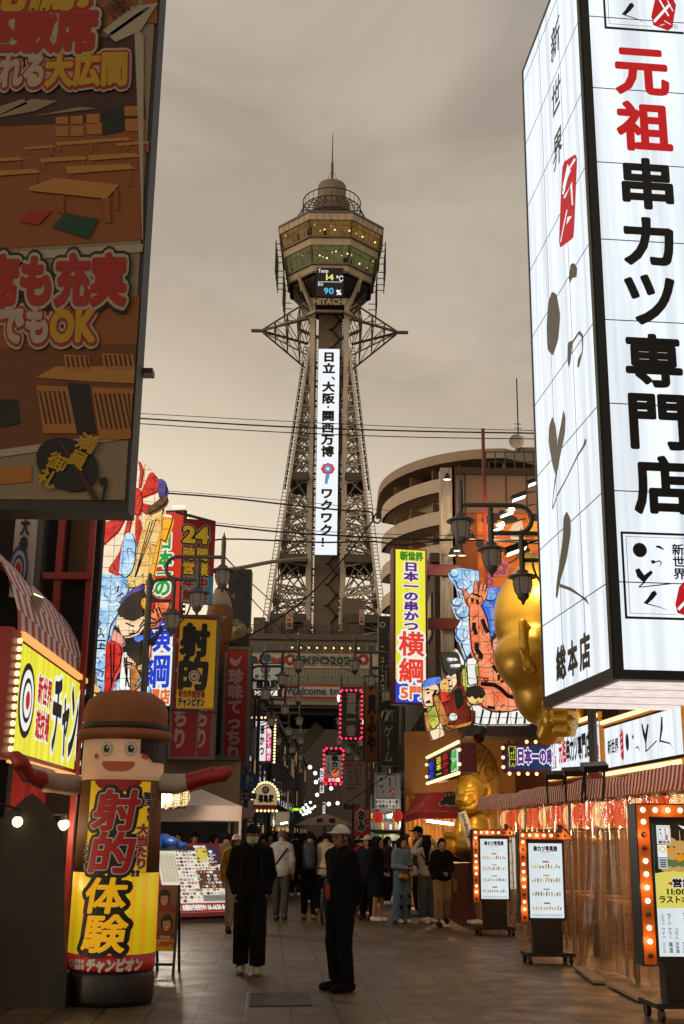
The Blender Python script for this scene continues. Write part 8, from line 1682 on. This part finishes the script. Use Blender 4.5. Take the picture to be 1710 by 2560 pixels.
q = at(415, 2112, 23.4); b = MB(); rr = np.random.RandomState(3); f = union([ell(np.array(q) + np.array([rr.uniform(-.28, .28), rr.uniform(-.1, .1), rr.uniform(-.05, .1)]), (.16, .1, rr.uniform(.06, .14))) for _ in range(9)], .03); o = blob('blue_sheet', mat('tarp_blue', '#143a78', .4), f, np.array(q) - .5, np.array(q) + .5, .025); tag(o, 'crumpled blue plastic sheet on top of the big menu', 'plastic sheet')
p = gnd(415, 2440); pl = Plane((at(384, 2400, p.y).x, p.y, .28), (at(434, 2400, p.y).x, p.y, .28), at(410, 2212, p.y).z - .28, (0, .12, 1)); W_, H_ = pl.W, pl.H; t = thing('folding_poster', 'folding street poster with two faces and yellow price text', 'poster stand', (p.x, p.y, 0)); b = MB(); b.para(pl.P(0, 0, -.005), pl.u * W_, pl.v * H_, -pl.n * .03); b.build('panel', mat('poster_brown', '#7a4a30', .6, var=.15), t); b = MB()
for k, (cu, cv) in enumerate(((.35, .80), (.55, .42))):
    disc(b, pl, (W_ * cu, H_ * cv), W_ * .30, 0, .004, H_ * .135); disc(b, pl, (W_ * cu, H_ * (cv - .02)), W_ * .2, 1, .006, H_ * .1); shape(b, pl, [(W_ * .04, H_ * (cv - .2)), (W_ * .96, H_ * (cv - .2)), (W_ * .8, H_ * (cv - .1)), (W_ * .2, H_ * (cv - .1))], 2, .005)
    for s_ in (-1, 1): disc(b, pl, (W_ * (cu + .08 * s_), H_ * (cv - .005)), W_ * .03, 0, .008, H_ * .006, 8)
    shape(b, pl, [(W_ * (cu - .07), H_ * (cv - .06)), (W_ * (cu + .07), H_ * (cv - .06)), (W_ * cu, H_ * (cv - .08))], 3, .008); shape(b, pl, [(W_ * (cu - .2), H_ * (cv + .03)), (W_ * (cu + .2), H_ * (cv + .04)), (W_ * (cu + .15), H_ * (cv + .1)), (W_ * (cu - .15), H_ * (cv + .1))], 0, .009)
rect(b, pl, .0, .0, W_, H_ * .17, 4, .005); letters(b, pl, '1,000円', (W_ * .1, H_ * .06, W_ * .95, H_ * .16), 5, (), bold=.05, lift=.008); letters(b, pl, 'でOK', (W_ * .2, H_ * .175, W_ * .8, H_ * .235), 3, (), bold=.05, lift=.008); b.build('poster_print', [mat('po_hair', '#1c110c', .6), mat('po_skin', '#b07a58', .6), mat('po_red', '#7a2414', .6), mat('po_white', '#c8b4a4', .6), mat('po_yellow', '#c89a18', .6), mat('po_red2', '#b02a18', .6)], t)
for u in (-.02, W_ + .01): b = MB(); b.bar(pl.P(u, H_, -.02), (pl.P(u, 0).x, p.y - .06, 0), .03); b.build('leg', BLACK, t); b = MB(); b.bar(pl.P(u, H_, -.02), (pl.P(u, 0).x, p.y + .5, 0), .03); b.build('leg', BLACK, t)
b = MB(); b.bar(pl.P(0, -.15), pl.P(W_, -.15), .03); b.build('crossbar', BLACK, t)
# pufferfish lanterns above the red signs
def fish(name, label, px, py, Yf, rx, rz, body, cap):
    c = np.array(at(px, py, Yf)); t = thing(name, label, 'fish lantern', c - np.array([0, 0, rz])); f = union([ell(c, (rx, rx * .9, rz)), cone_(c + np.array([0, -rx * .5, 0]), c + np.array([.05, -rx * .95, -.04]), rx * .4, rx * .2)], .08); blob('body', body, f, c - np.array([rx, rx, rz]) * 1.25, c + np.array([rx, rx, rz]) * 1.25, .045, t)
    g = inter(infl(ell(c, (rx, rx * .9, rz)), .012), half(c + np.array([0, 0, rz * .42]), (0, -.25, -1))); blob('back', cap, g, c - np.array([rx, rx, rz]) * 1.2, c + np.array([rx, rx, rz]) * 1.2, .045, t)
    for s_ in (-1, 1): b = MB(); b.ball(c + np.array([s_ * rx * .42, -rx * .78, rz * .12]), rx * .13, 10, 6); b.mi = 1; b.ball(c + np.array([s_ * rx * .42, -rx * .89, rz * .12]), rx * .06, 8, 5); b.build('eye', [mat('fish_eye', '#c8c0b0', .4), BLACK], t, True)
    for s_ in (-1, 1): b = MB(); b.prism([c + np.array([s_ * rx * q[0], 0, rx * q[1]]) for q in ((.9, .15), (1.35, .42), (1.45, .1), (1.3, -.2), (.9, -.1))], (0, .04, 0)); b.build('fin', mat('fin_pale', '#a08a68', .6), t)
    return t
fish('pufferfish_lantern', 'round cream pufferfish lantern with black back on the dark red vertical sign', 588, 1578, 35, .36, .36, mat('fish_cream', '#a38a5e', .6, var=.2, scale=8), BLACK); fish('pufferfish_lantern', 'tall orange fish lantern with white top beside the double red sign', 548, 1560, 30.5, .36, .92, mat('fish_orange', '#8a5a24', .6, var=.2, scale=4), mat('fish_white', '#a89a86', .6))
fish('pufferfish_lantern', 'small dark mottled fish lantern under the second street lamp', 555, 1492, 33, .26, .3, mat('fish_mottled', '#5a4a3a', .6, var=.6, scale=14), mat('fish_dark', '#241c16', .6))
b = MB(); q0, q1 = at(440, 1280, 27.3), at(538, 1306, 27.3); b.bar(q0, q1, .06); o = b.build('banner_rod', BLACK); tag(o, 'black rod holding the 24 banner', 'rod', 'banner rods'); b = MB(); q0, q1 = at(330, 1690, 26.6), at(540, 1775, 26.9); b.bar(at(428, 1775, 26.95), at(540, 1782, 26.95), .05); o = b.build('banner_rod', BLACK); tag(o, 'black rod at the foot of the yellow banner', 'rod', 'banner rods')
# cream shop wall below the double red sign
b = MB(); q0, q1 = at(395, 1900, 29.5), at(600, 1900, 29.5); b.para((q0.x, 29.5, 0), (q1.x - q0.x, 0, 0), (0, .3, 0), (0, 0, at(500, 1902, 29.5).z)); t = b.build('stall_house', mat('cream_wall', '#97826a', .8, var=.12)); tag(t, 'cream walled shop front under the double red sign', 'shop front'); b = MB(); b.para((q0.x + .1, 29.46, 0), (q1.x - q0.x - .2, 0, 0), (0, .03, 0), (0, 0, 2.3)); b.build('door', mat('door_dark', '#1c1512', .6), t); b = MB(); z0 = at(500, 1902, 29.5).z; b.para((q0.x, 29.1, z0), (q1.x - q0.x, 0, 0), (0, .7, 0), (0, 0, .12)); b.build('roof', mat('roof_edge', '#4a4036', .6), t)
ld = bpy.data.lights.new('tent_fill_light', 'POINT'); ld.energy = 190; ld.color = (1, .85, .7); ld.shadow_soft_size = .2; lo = bpy.data.objects.new('tent_fill_light', ld); COL.objects.link(lo); lo.location = at(430, 1985, 22.3); ld = ld.copy(); ld.energy = 25; lo = bpy.data.objects.new('tent_fill_light', ld); COL.objects.link(lo); lo.location = at(430, 2030, 25.5)  # point light added at the lanterns to brighten the tent, weaker copy beneath
# ------------------------------------------------------------ people
SKIN = mat('skin_warm', '#a9775a', .55); SKIND = mat('skin_tan', '#7d5540', .55)
def cm(c): return mat('cloth_' + c[1:], c, .9, var=.3, scale=9, spec=.12, bump=.25)
def person(label, px, py, H=1.68, yaw=0, top='#17171a', hem=.84, sleeve=1, bot='#141416', legs='trousers', cut=.10, wide=0, shoe='#c9c4ba', hair='#15110f', long=0, cap=None, mask=None, arms=None, feet=None, head=0, h=.022, skin=SKIN, x=None, group=None, lean=0, bag=None, build=1.0):
    g0 = gnd(px, py) if x is None else Vector(x); M = Matrix.Translation(g0) @ Matrix.Rotation(R(yaw), 4, 'Z') @ Matrix.Scale(H / 1.7, 4)
    t = thing('person', label, 'person', g0, group); w = build
    el, wr = (arms or (((-.225, .02, 1.13), (-.215, -.06, .89)), ((.225, .02, 1.13), (.215, -.06, .89)))), None
    ft = feet or ((-.10, .0, 0), (.10, 0, 0)); hd = Vector((0, -.012 - lean, 1.585)); hy = R(head); rh = lambda v: (hd.x + v[0] * math.cos(hy) - v[1] * math.sin(hy), hd.y + v[0] * math.sin(hy) + v[1] * math.cos(hy), hd.z + v[2])
    torso = [ell((0, -lean * .5, 1.24), (.165 * w, .108 * w, .24)), ell((0, .0, .97), (.152 * w, .112 * w, .15)), cone_((-.145 * w, -lean * .7, 1.385), (.145 * w, -lean * .7, 1.385), .05, .05)] + [cone_((0, .01 - lean * .7, 1.45), (s_ * .12 * w, -lean * .7, 1.405), .045, .045) for s_ in (-1, 1)]
    armf, leg_ = [], []
    for s_, (e_, w_) in zip((-1, 1), el): sh = (s_ * .17 * w, -lean * .7, 1.385); armf.append((cone_(sh, e_, .052 * w, .041), cone_(e_, w_, .04, .03), e_, w_, s_))
    for s_, (fx, fy, fz) in zip((-1, 1), ft): kn = (s_ * .092 * .5 + fx * .5, fy * .5 - .03 - fz * .35, .49 + fz * .4); an = (fx, fy + .02, .085 + fz); leg_.append((cone_((s_ * .085, 0, .9), kn, .09 * w, .06), cone_(kn, an, .06, .042), kn, an))
    headf = [ell(hd, (.074, .092, .112), np.array(Matrix.Rotation(hy, 3, 'Z'))), ell(rh((0, -.032, -.062)), (.052, .052, .05)), cone_(rh((0, -.085, -.0)), rh((0, -.108, -.03)), .010, .015), cone_((0, -lean * .6, 1.4), rh((0, .02, -.06)), .056, .05)] + [ell(rh((s_ * .076, .0, -.01)), (.014, .02, .03)) for s_ in (-1, 1)] + [cone_(rh((-.035, -.086, .022)), rh((.035, -.086, .022)), .012, .012), cone_(rh((-.02, -.083, -.068)), rh((.02, -.083, -.068)), .009, .009)]
    hands = []
    for a, b_, e_, w_, s_ in armf:
        e_, w_ = np.array(e_), np.array(w_); d = (w_ - e_) / np.linalg.norm(w_ - e_); sd_ = np.cross(d, (0, 1, 0)); sd_ = sd_ / max(1e-6, np.linalg.norm(sd_)); up_ = np.cross(d, sd_); hands.append(ell(w_ + d * .05, (.032, .026, .042)))
        for k in range(4): q = w_ + d * .085 + sd_ * (-.024 + .016 * k); q2 = q + d * (.035 + .008 * (k in (1, 2))) + up_ * .008; hands += [cone_(q, q2, .0095, .009), cone_(q2, q2 + d * .02 + up_ * .022, .009, .008)]
        hands.append(cone_(w_ + d * .03 + up_ * .02, w_ + d * .075 + up_ * .05, .012, .009))
    legf = [f for l_ in leg_ for f in l_[:2]]; body = union([union(torso + [f for a in armf for f in a[:2]] + legf, .03), union(headf, .02), union(hands, .008)], .012)
    pts = np.array([e for a in armf for e in a[2:4]] + [f for f in ft] + [hd]); lo = np.minimum(pts.min(0) - .16, (-.28, -.2, 0)); hi = np.maximum(pts.max(0) + .16, (.28, .2, 1.72)); lo[2] = 0
    B_ = lambda nm, m, f, l_=lo, u_=hi, hh=h: blob(nm, m, f, l_, u_, hh, t, M)
    B_('body', skin, body)
    th = .016
    tops = [infl(union(torso, .04), th)] + [infl(cone_(np.array((s_ * .17 * w, -lean * .7, 1.385)), e_, .052 * w, .043), th) for a, b_, e_, w_, s_ in armf]
    if sleeve > .5: tops += [infl(cone_(e_, np.array(e_) + (np.array(w_) - np.array(e_)) * .96, .043, .034), th) for a, b_, e_, w_, s_ in armf]
    if legs == 'dress': tops.append(cone_((0, 0, 1.02), (0, 0, hem), .175, .205))
    elif hem < .9: tops.append(infl(ell((0, .005, .95), (.155 * w, .115 * w, .2)), th + .008))
    B_('top', cm(top), inter(union(tops, .03), half((0, 0, hem), (0, 0, -1)), lambda P: -cone_((0, -lean * .7 - .015, 1.46), (0, -lean - .03, 1.7), .058, .09)(P)))
    if legs != 'dress' or cut < .3:
        tf = [infl(ell((0, .0, .96), (.15 * w, .112 * w, .14)), .012)] + [cone_((s_ * .085, 0, .9), l_[2], .105 * w, .078 + wide) for s_, l_ in zip((-1, 1), leg_)] + [cone_(l_[2], np.array(l_[3]) + np.array((0, 0, -.03)), .078 + wide, .062 + wide * 1.5) for l_ in leg_]
        B_('trousers', cm(bot), inter(union(tf, .02), half((0, 0, cut), (0, 0, -1)), half((0, 0, 1.04), (0, 0, 1))))
    for l_, (fx, fy, fz) in zip(leg_, ft): B_('shoe', cm(shoe), inter(union([cone_((fx, fy + .06, .05 + fz), (fx, fy - .16, .038 + fz * .6), .055, .048), ell((fx, fy + .03, .07 + fz), (.048, .06, .05))], .02), half((0, 0, .006 + fz * .3), (0, 0, -1))), np.array((fx - .1, fy - .27, 0)), np.array((fx + .1, fy + .17, .2 + fz)), min(h, .018))
    hl, hu = np.array(hd) - (.2, .2, .2 + long), np.array(hd) + (.2, .22, .17)
    face = cone_(rh((0, -.16, -.05)), rh((0, -.11, -.03)), .10, .10); hf = [infl(ell(hd, (.076, .094, .114)), .007 if cap else .014)]
    if long: hf += [cone_(rh((0, .06, 0)), rh((0, .09, -long)), .085, .06), cone_(rh((.06, .02, 0)), rh((.075, .03, -min(long, .25))), .04, .03), cone_(rh((-.06, .02, 0)), rh((-.075, .03, -min(long, .25))), .04, .03)]
    B_('hair', cm(hair), inter(sub(union(hf, .02), face, .01), *([] if long else [half(rh((0, .03, -.045)), (0, .6, -1))])), hl, hu, min(h, .018))
    if cap:
        B_('cap', cm(cap), union([inter(infl(ell(hd, (.078, .098, .114)), .016), half(rh((0, 0, .035)), (0, 0, -1))), inter(ell(rh((0, -.125, .04)), (.085, .085, .016)))], .01), hl, hu, .015)
    if mask: B_('face_mask', cm(mask), inter(infl(union(headf[:3], .02), .008), half(rh((0, 0, -.012)), (0, 0, 1)), half(rh((0, 0, -.10)), (0, 0, -1)), half(rh((0, -.02, 0)), (math.sin(hy) * -1 * 0, 1, 0))), hl, hu, .012)
    for s_ in (-1, 1):
        b = MB(); b.ball(M @ Vector(rh((s_ * .03, -.083, .004))), .011, 8, 5); b.build('eye', mat('eye_dark', '#0b0908', .3), t, True)
    if bag:
        for nm, c_, a_, b2, r_ in bag: f = cone_(a_, b2, r_, r_); A_ = np.array([a_, b2]); B_(nm, cm(c_), f, A_.min(0) - r_ - .04, A_.max(0) + r_ + .04, max(.008, min(h, r_ * .7)))
    return t
BACK = (((-.23, .06, 1.13), (-.16, .10, .92)), ((.23, .06, 1.13), (.16, .10, .92))); POCK = (((-.25, .05, 1.13), (-.19, -.02, .93)), ((.25, .05, 1.13), (.19, -.02, .93)))
PHONE = (((-.21, -.02, 1.12), (-.07, -.24, 1.10)), ((.21, -.02, 1.12), (.07, -.24, 1.10))); FRONT = (((-.22, 0, 1.12), (-.08, -.2, .98)), ((.22, 0, 1.12), (.08, -.2, .98)))
strap = lambda c, s_=1: [('strap', c, (.13 * s_, -.13, 1.36), (-.13 * s_, -.135, 1.0), .018), ('strap', c, (.13 * s_, .12, 1.36), (-.13 * s_, .13, 1.0), .018)]
person('man in black hoodie, black cap and pale green mask walking towards the viewer', 621, 2434, 1.745, 4, '#0c0c0d', .80, bot='#0b0b0c', wide=.022, shoe='#8d8478', cap='#0e0e0f', mask='#9aa58a', arms=POCK, feet=((-.10, .06, .0), (.10, -.12, .0)), h=.016, skin=SKIND, build=1.12, bag=[('strap', '#141414', (.11, -.125, 1.36), (.12, -.15, 1.05), .016), ('strap', '#141414', (-.11, -.125, 1.36), (-.12, -.15, 1.05), .016), ('backpack', '#101011', (0, .17, 1.3), (0, .18, 1.05), .13)])
person('man with white cap, glasses and neck lanyard standing in the middle of the street', 850, 2478, 1.735, -52, '#0b0c10', .80, bot='#0a0b0d', shoe='#0c0b0b', hair='#3a3430', cap='#b5aa9c', arms=BACK, feet=((-.13, .03, 0), (.11, .0, 0)), h=.016, skin=SKIND, build=1.1, wide=.008, bag=[('lanyard', '#2a2a2e', (-.07, -.115, 1.40), (-.03, -.155, 1.1), .006), ('lanyard', '#2a2a2e', (.07, -.115, 1.40), (-.01, -.155, 1.1), .006), ('phone_pouch', '#7a3c1e', (-.02, -.165, 1.07), (-.02, -.165, .95), .03), ('glasses', '#141414', (-.05, -.108, 1.59), (.05, -.108, 1.59), .007)])
person('grey haired man in pale grey jacket with a dark shoulder strap, seen from behind', 700, 2302, 1.72, 172, '#8f8a82', .82, bot='#3c3934', shoe='#4a4038', hair='#4d4742', bag=strap('#15120f', -1), feet=((-.1, .12, .03), (.1, -.1, 0)))
person('woman in pink cap, yellow jacket and beige trousers behind the masked man', 583, 2332, 1.62, 12, '#8a6a22', .9, bot='#8e8272', shoe='#17140f', long=.3, cap='#b8a29a', feet=((-.1, -.06, 0), (.09, .1, .02)), bag=[('vest', '#121214', (.03, -.05, 1.25), (.04, -.05, .9), .15)])
person('man in dark cap selling under the tent', 480, 2240, 1.66, 35, '#16161a', cap='#141416', x=at(480, 2230, 26.5) * 1 - Vector((0, 0, at(480, 2230, 26.5).z))); person('man in white shirt bending his head under the tent', 522, 2240, 1.62, 70, '#9a938a', head=20, x=(at(522, 2200, 26.8).x, 26.8, 0), lean=.06)
person('person in beige coat seen from behind at the tent leg', 563, 2250, 1.66, 185, '#6e5f44', .6, x=(at(563, 2200, 25.5).x, 25.5, 0)); person('person in dark coat by the menu billboard under the tent', 440, 2200, 1.66, -20, '#1c1a1c', x=(at(443, 2200, 27).x, 27, 0))
person('rider in cream jacket on a bicycle, seen from behind', 812, 2300, 1.7, 184, '#a8947a', .86, bot='#121214', shoe='#8a6a2a', arms=(((-.27, -.08, 1.16), (-.26, -.3, 1.0)), ((.27, -.08, 1.16), (.26, -.3, 1.0))), feet=((-.16, -.02, .02), (.16, -.1, .12)), lean=.08)
person('standing pedestrian in black with a grey backpack and tan shoes', 772, 2299, 1.7, 176, '#141416', bot='#111113', shoe='#86662c', bag=[('backpack', '#3c4048', (0, .18, 1.38), (0, .2, 1.08), .13)])
person('walking pedestrian in black with white trainers just past the grey jacket man', 738, 2243, 1.7, 178, '#131315', bot='#1c1c20', feet=((-.1, .1, .03), (.1, -.08, 0)))
person('woman in black knee length dress with white trainers', 944, 2304, 1.62, 50, '#0e0e10', .5, legs='dress', cut=.5, hair='#181210', long=.2, arms=FRONT, head=20); person('woman in cream cap and dark open jacket beside the black dress', 918, 2300, 1.64, -20, '#1b1d24', .8, bot='#15151a', cap='#b3a690', long=.12, head=-30, shoe='#3a2a20')
person('woman in pale denim with hearts on her wide jeans, looking at a phone', 1004, 2308, 1.62, 32, '#5e6e7c', .95, bot='#4e6070', wide=.035, cut=.03, long=.22, arms=PHONE, shoe='#a89a84', head=12, bag=[('shoulder_bag', '#b5791c', (-.12, -.16, .93), (.0, -.18, .91), .055), ('hat_in_hand', '#a8997f', (.16, -.2, 1.06), (.16, -.2, 1.0), .085), ('phone', '#101014', (-.03, -.33, 1.13), (.03, -.33, 1.13), .03)] + [('heart_patch', '#0e0c0e', (s_ * .1 + d_, -.128, z_), (s_ * .1 + d_ * .1, -.128, z_ - .06), .022) for s_ in (-1, 1) for z_ in (.55, .35) for d_ in (-.025, .025)])
person('woman in white hoodie with long black hair raising a phone to take a photograph', 1068, 2306, 1.64, 178, '#a3978a', .9, bot='#4a4c4e', wide=.02, long=.42, arms=(((-.30, -.1, 1.38), (-.12, -.24, 1.62)), ((.30, -.1, 1.38), (.12, -.24, 1.62))), bag=[('phone', '#101014', (-.08, -.27, 1.7), (.08, -.27, 1.7), .035)] + strap('#3a1e18'))
person('tall man in black cap and dark olive clothes facing the tent side', 1048, 2290, 1.84, -75, '#2a261c', bot='#16161a', cap='#121216', shoe='#8d8478'); person('person in black top and beige trousers with a mask, walking and holding a phone', 1106, 2316, 1.6, 8, '#0d0d0f', .88, bot='#7a6448', wide=.015, cut=.14, mask='#8a7c6a', arms=(((-.22, .03, 1.12), (-.17, .0, .92)), ((.21, 0, 1.12), (.06, -.22, 1.02))), shoe='#241c16', feet=((-.09, -.08, 0), (.09, .12, .1)), bag=[('phone', '#8a8078', (.03, -.31, 1.03), (-.03, -.31, 1.03), .02), ('tote_bag', '#6e5a30', (.25, .02, .85), (.25, .02, .7), .07)])
person('dark haired person in navy coat seen from behind at the golden idol', 1138, 2284, 1.66, 165, '#12151c', .6, bot='#14141a'); person('person in dark patterned jacket beside the navy coat', 1163, 2284, 1.66, 190, '#1c2228', bot='#14141a', shoe='#a89c8c'); person('bare legged man in black tee shirt and shorts by the first menu board', 1197, 2312, 1.72, -80, '#0f0f11', .82, sleeve=0, bot='#0d0d0f', cut=.48, shoe='#b8b0a4', cap='#121214', skin=SKIND)
person('person in a red jacket behind the man with the white cap', 903, 2290, 1.62, 150, '#8a1a16', hair='#14100e'); person('dark haired woman in olive parka behind the denim woman', 968, 2262, 1.62, 60, '#2c2a20', long=.1, hair='#17130f'); person('young man with thick dark hair facing the queue', 1016, 2278, 1.68, 80, '#1e1a18', long=.06); person('woman with black hair beside the flag', 938, 2268, 1.62, -40, '#17161a', long=.25)
# bicycle of the rider
p = gnd(806, 2312); t = thing('bicycle', 'dark city bicycle under the rider in the cream jacket', 'bicycle', p); yv = Vector((.07, 1, 0)).normalized()
for s_ in (0, 1.05): c = p + yv * s_ + Vector((0, 0, .33)); b = MB(); b.tube([c + yv * .31 * math.cos(a * .2618) + Vector((0, 0, .31 * math.sin(a * .2618))) for a in range(24)], .02, 8, True); wl = b.build('wheel', mat('tyre_black', '#0f0e0d', .6), t); b = MB(); b.tube([c + yv * .285 * math.cos(a * .2618) + Vector((0, 0, .285 * math.sin(a * .2618))) for a in range(24)], .008, 5, True); [b.bar(c, c + yv * .28 * math.cos(a * .5236) + Vector((0, 0, .28 * math.sin(a * .5236))), .004) for a in range(12)]; b.build('rim', mat('rim_steel', '#6a6660', .3, metal=.8), wl)
b = MB(); q = lambda u, z_: p + yv * u + Vector((0, 0, z_)); [b.tube([q(*a), q(*c)], .016, 6) for a, c in (((0, .33), (.42, .3)), ((.42, .3), (.3, .8)), ((0, .33), (.3, .75)), ((.42, .3), (.9, .78)), ((.32, .72), (.9, .82)), ((.9, .82), (1.05, .33)))]; b.build('frame', mat('bike_paint', '#1a1a1c', .35), t)
b = MB(); b.ball(q(.26, .86), .1, 10, 6, (.8, 1.3, .4)); b.build('saddle', BLACK, t); b = MB(); b.tube([q(.75, 1.02) + Vector((-.26, 0, 0)), q(.88, 1.0), q(.75, 1.02) + Vector((.26, 0, 0))], .014, 6); b.tube([q(.9, .82), q(.88, 1.0)], .014, 6); b.build('handlebar', DARKMETAL, t); b = MB(); b.ball(q(-.1, .62), .04, 8, 5); b.build('rear_reflector', mat('reflector_red', '#7a1010', .3), t)
# the crowd further up the street
rnd = random.Random(77); TPL = []
for k, (lab, kw) in enumerate((('black haired pedestrian in a black coat in the packed crowd towards the tower', dict(top='#121214', long=.05, yaw=180)), ('pedestrian in a dark brown coat in the packed crowd towards the tower', dict(top='#4a3422', hair='#2a1c14', yaw=170)), ('pedestrian in a charcoal jacket facing the viewer in the packed crowd', dict(top='#30343c', yaw=5)), ('long haired pedestrian in dark navy in the packed crowd towards the tower', dict(top='#161a24', long=.3, yaw=186)), ('pedestrian with a pale grey cap in the packed crowd towards the tower', dict(top='#1a1a1a', cap='#7d7870', yaw=178)), ('pedestrian in a muted grey coat in the packed crowd towards the tower', dict(top='#6a645a', hair='#3a332c', yaw=175)))):
    TPL.append(person(lab, 640, 2200, 1.66, x=(at(640 + k * 18, 2100, 30 + 1.5 * k).x, 30 + 1.5 * k, 0), h=.03, group='packed crowd towards the tower', **kw))
occ = [(t.location.x, t.location.y) for t in TPL]; n_ = 0
for tr_ in range(900):
    Yc = 29 + 45 * rnd.random() ** 1.15; px = rnd.uniform(618, 905) if Yc < 42 else rnd.uniform(655, 880); X_ = at(px, 2100, Yc).x
    if any((X_ - a) ** 2 + (Yc - c) ** 2 < .55 ** 2 for a, c in occ) or n_ >= 74 or (705 < px < 760 and Yc < 33): continue
    occ.append((X_, Yc)); n_ += 1; k = rnd.choice((0, 0, 0, 1, 2, 2, 3, 3, 4, 5)); c = copy_tree(TPL[k]); c.location = (X_, Yc, 0); s_ = rnd.uniform(.94, 1.06); c.scale = (s_, s_, s_); c.rotation_euler = (0, 0, R(rnd.uniform(-40, 40)))
bpy.data.objects.remove(_FO); bpy.data.curves.remove(_FC)
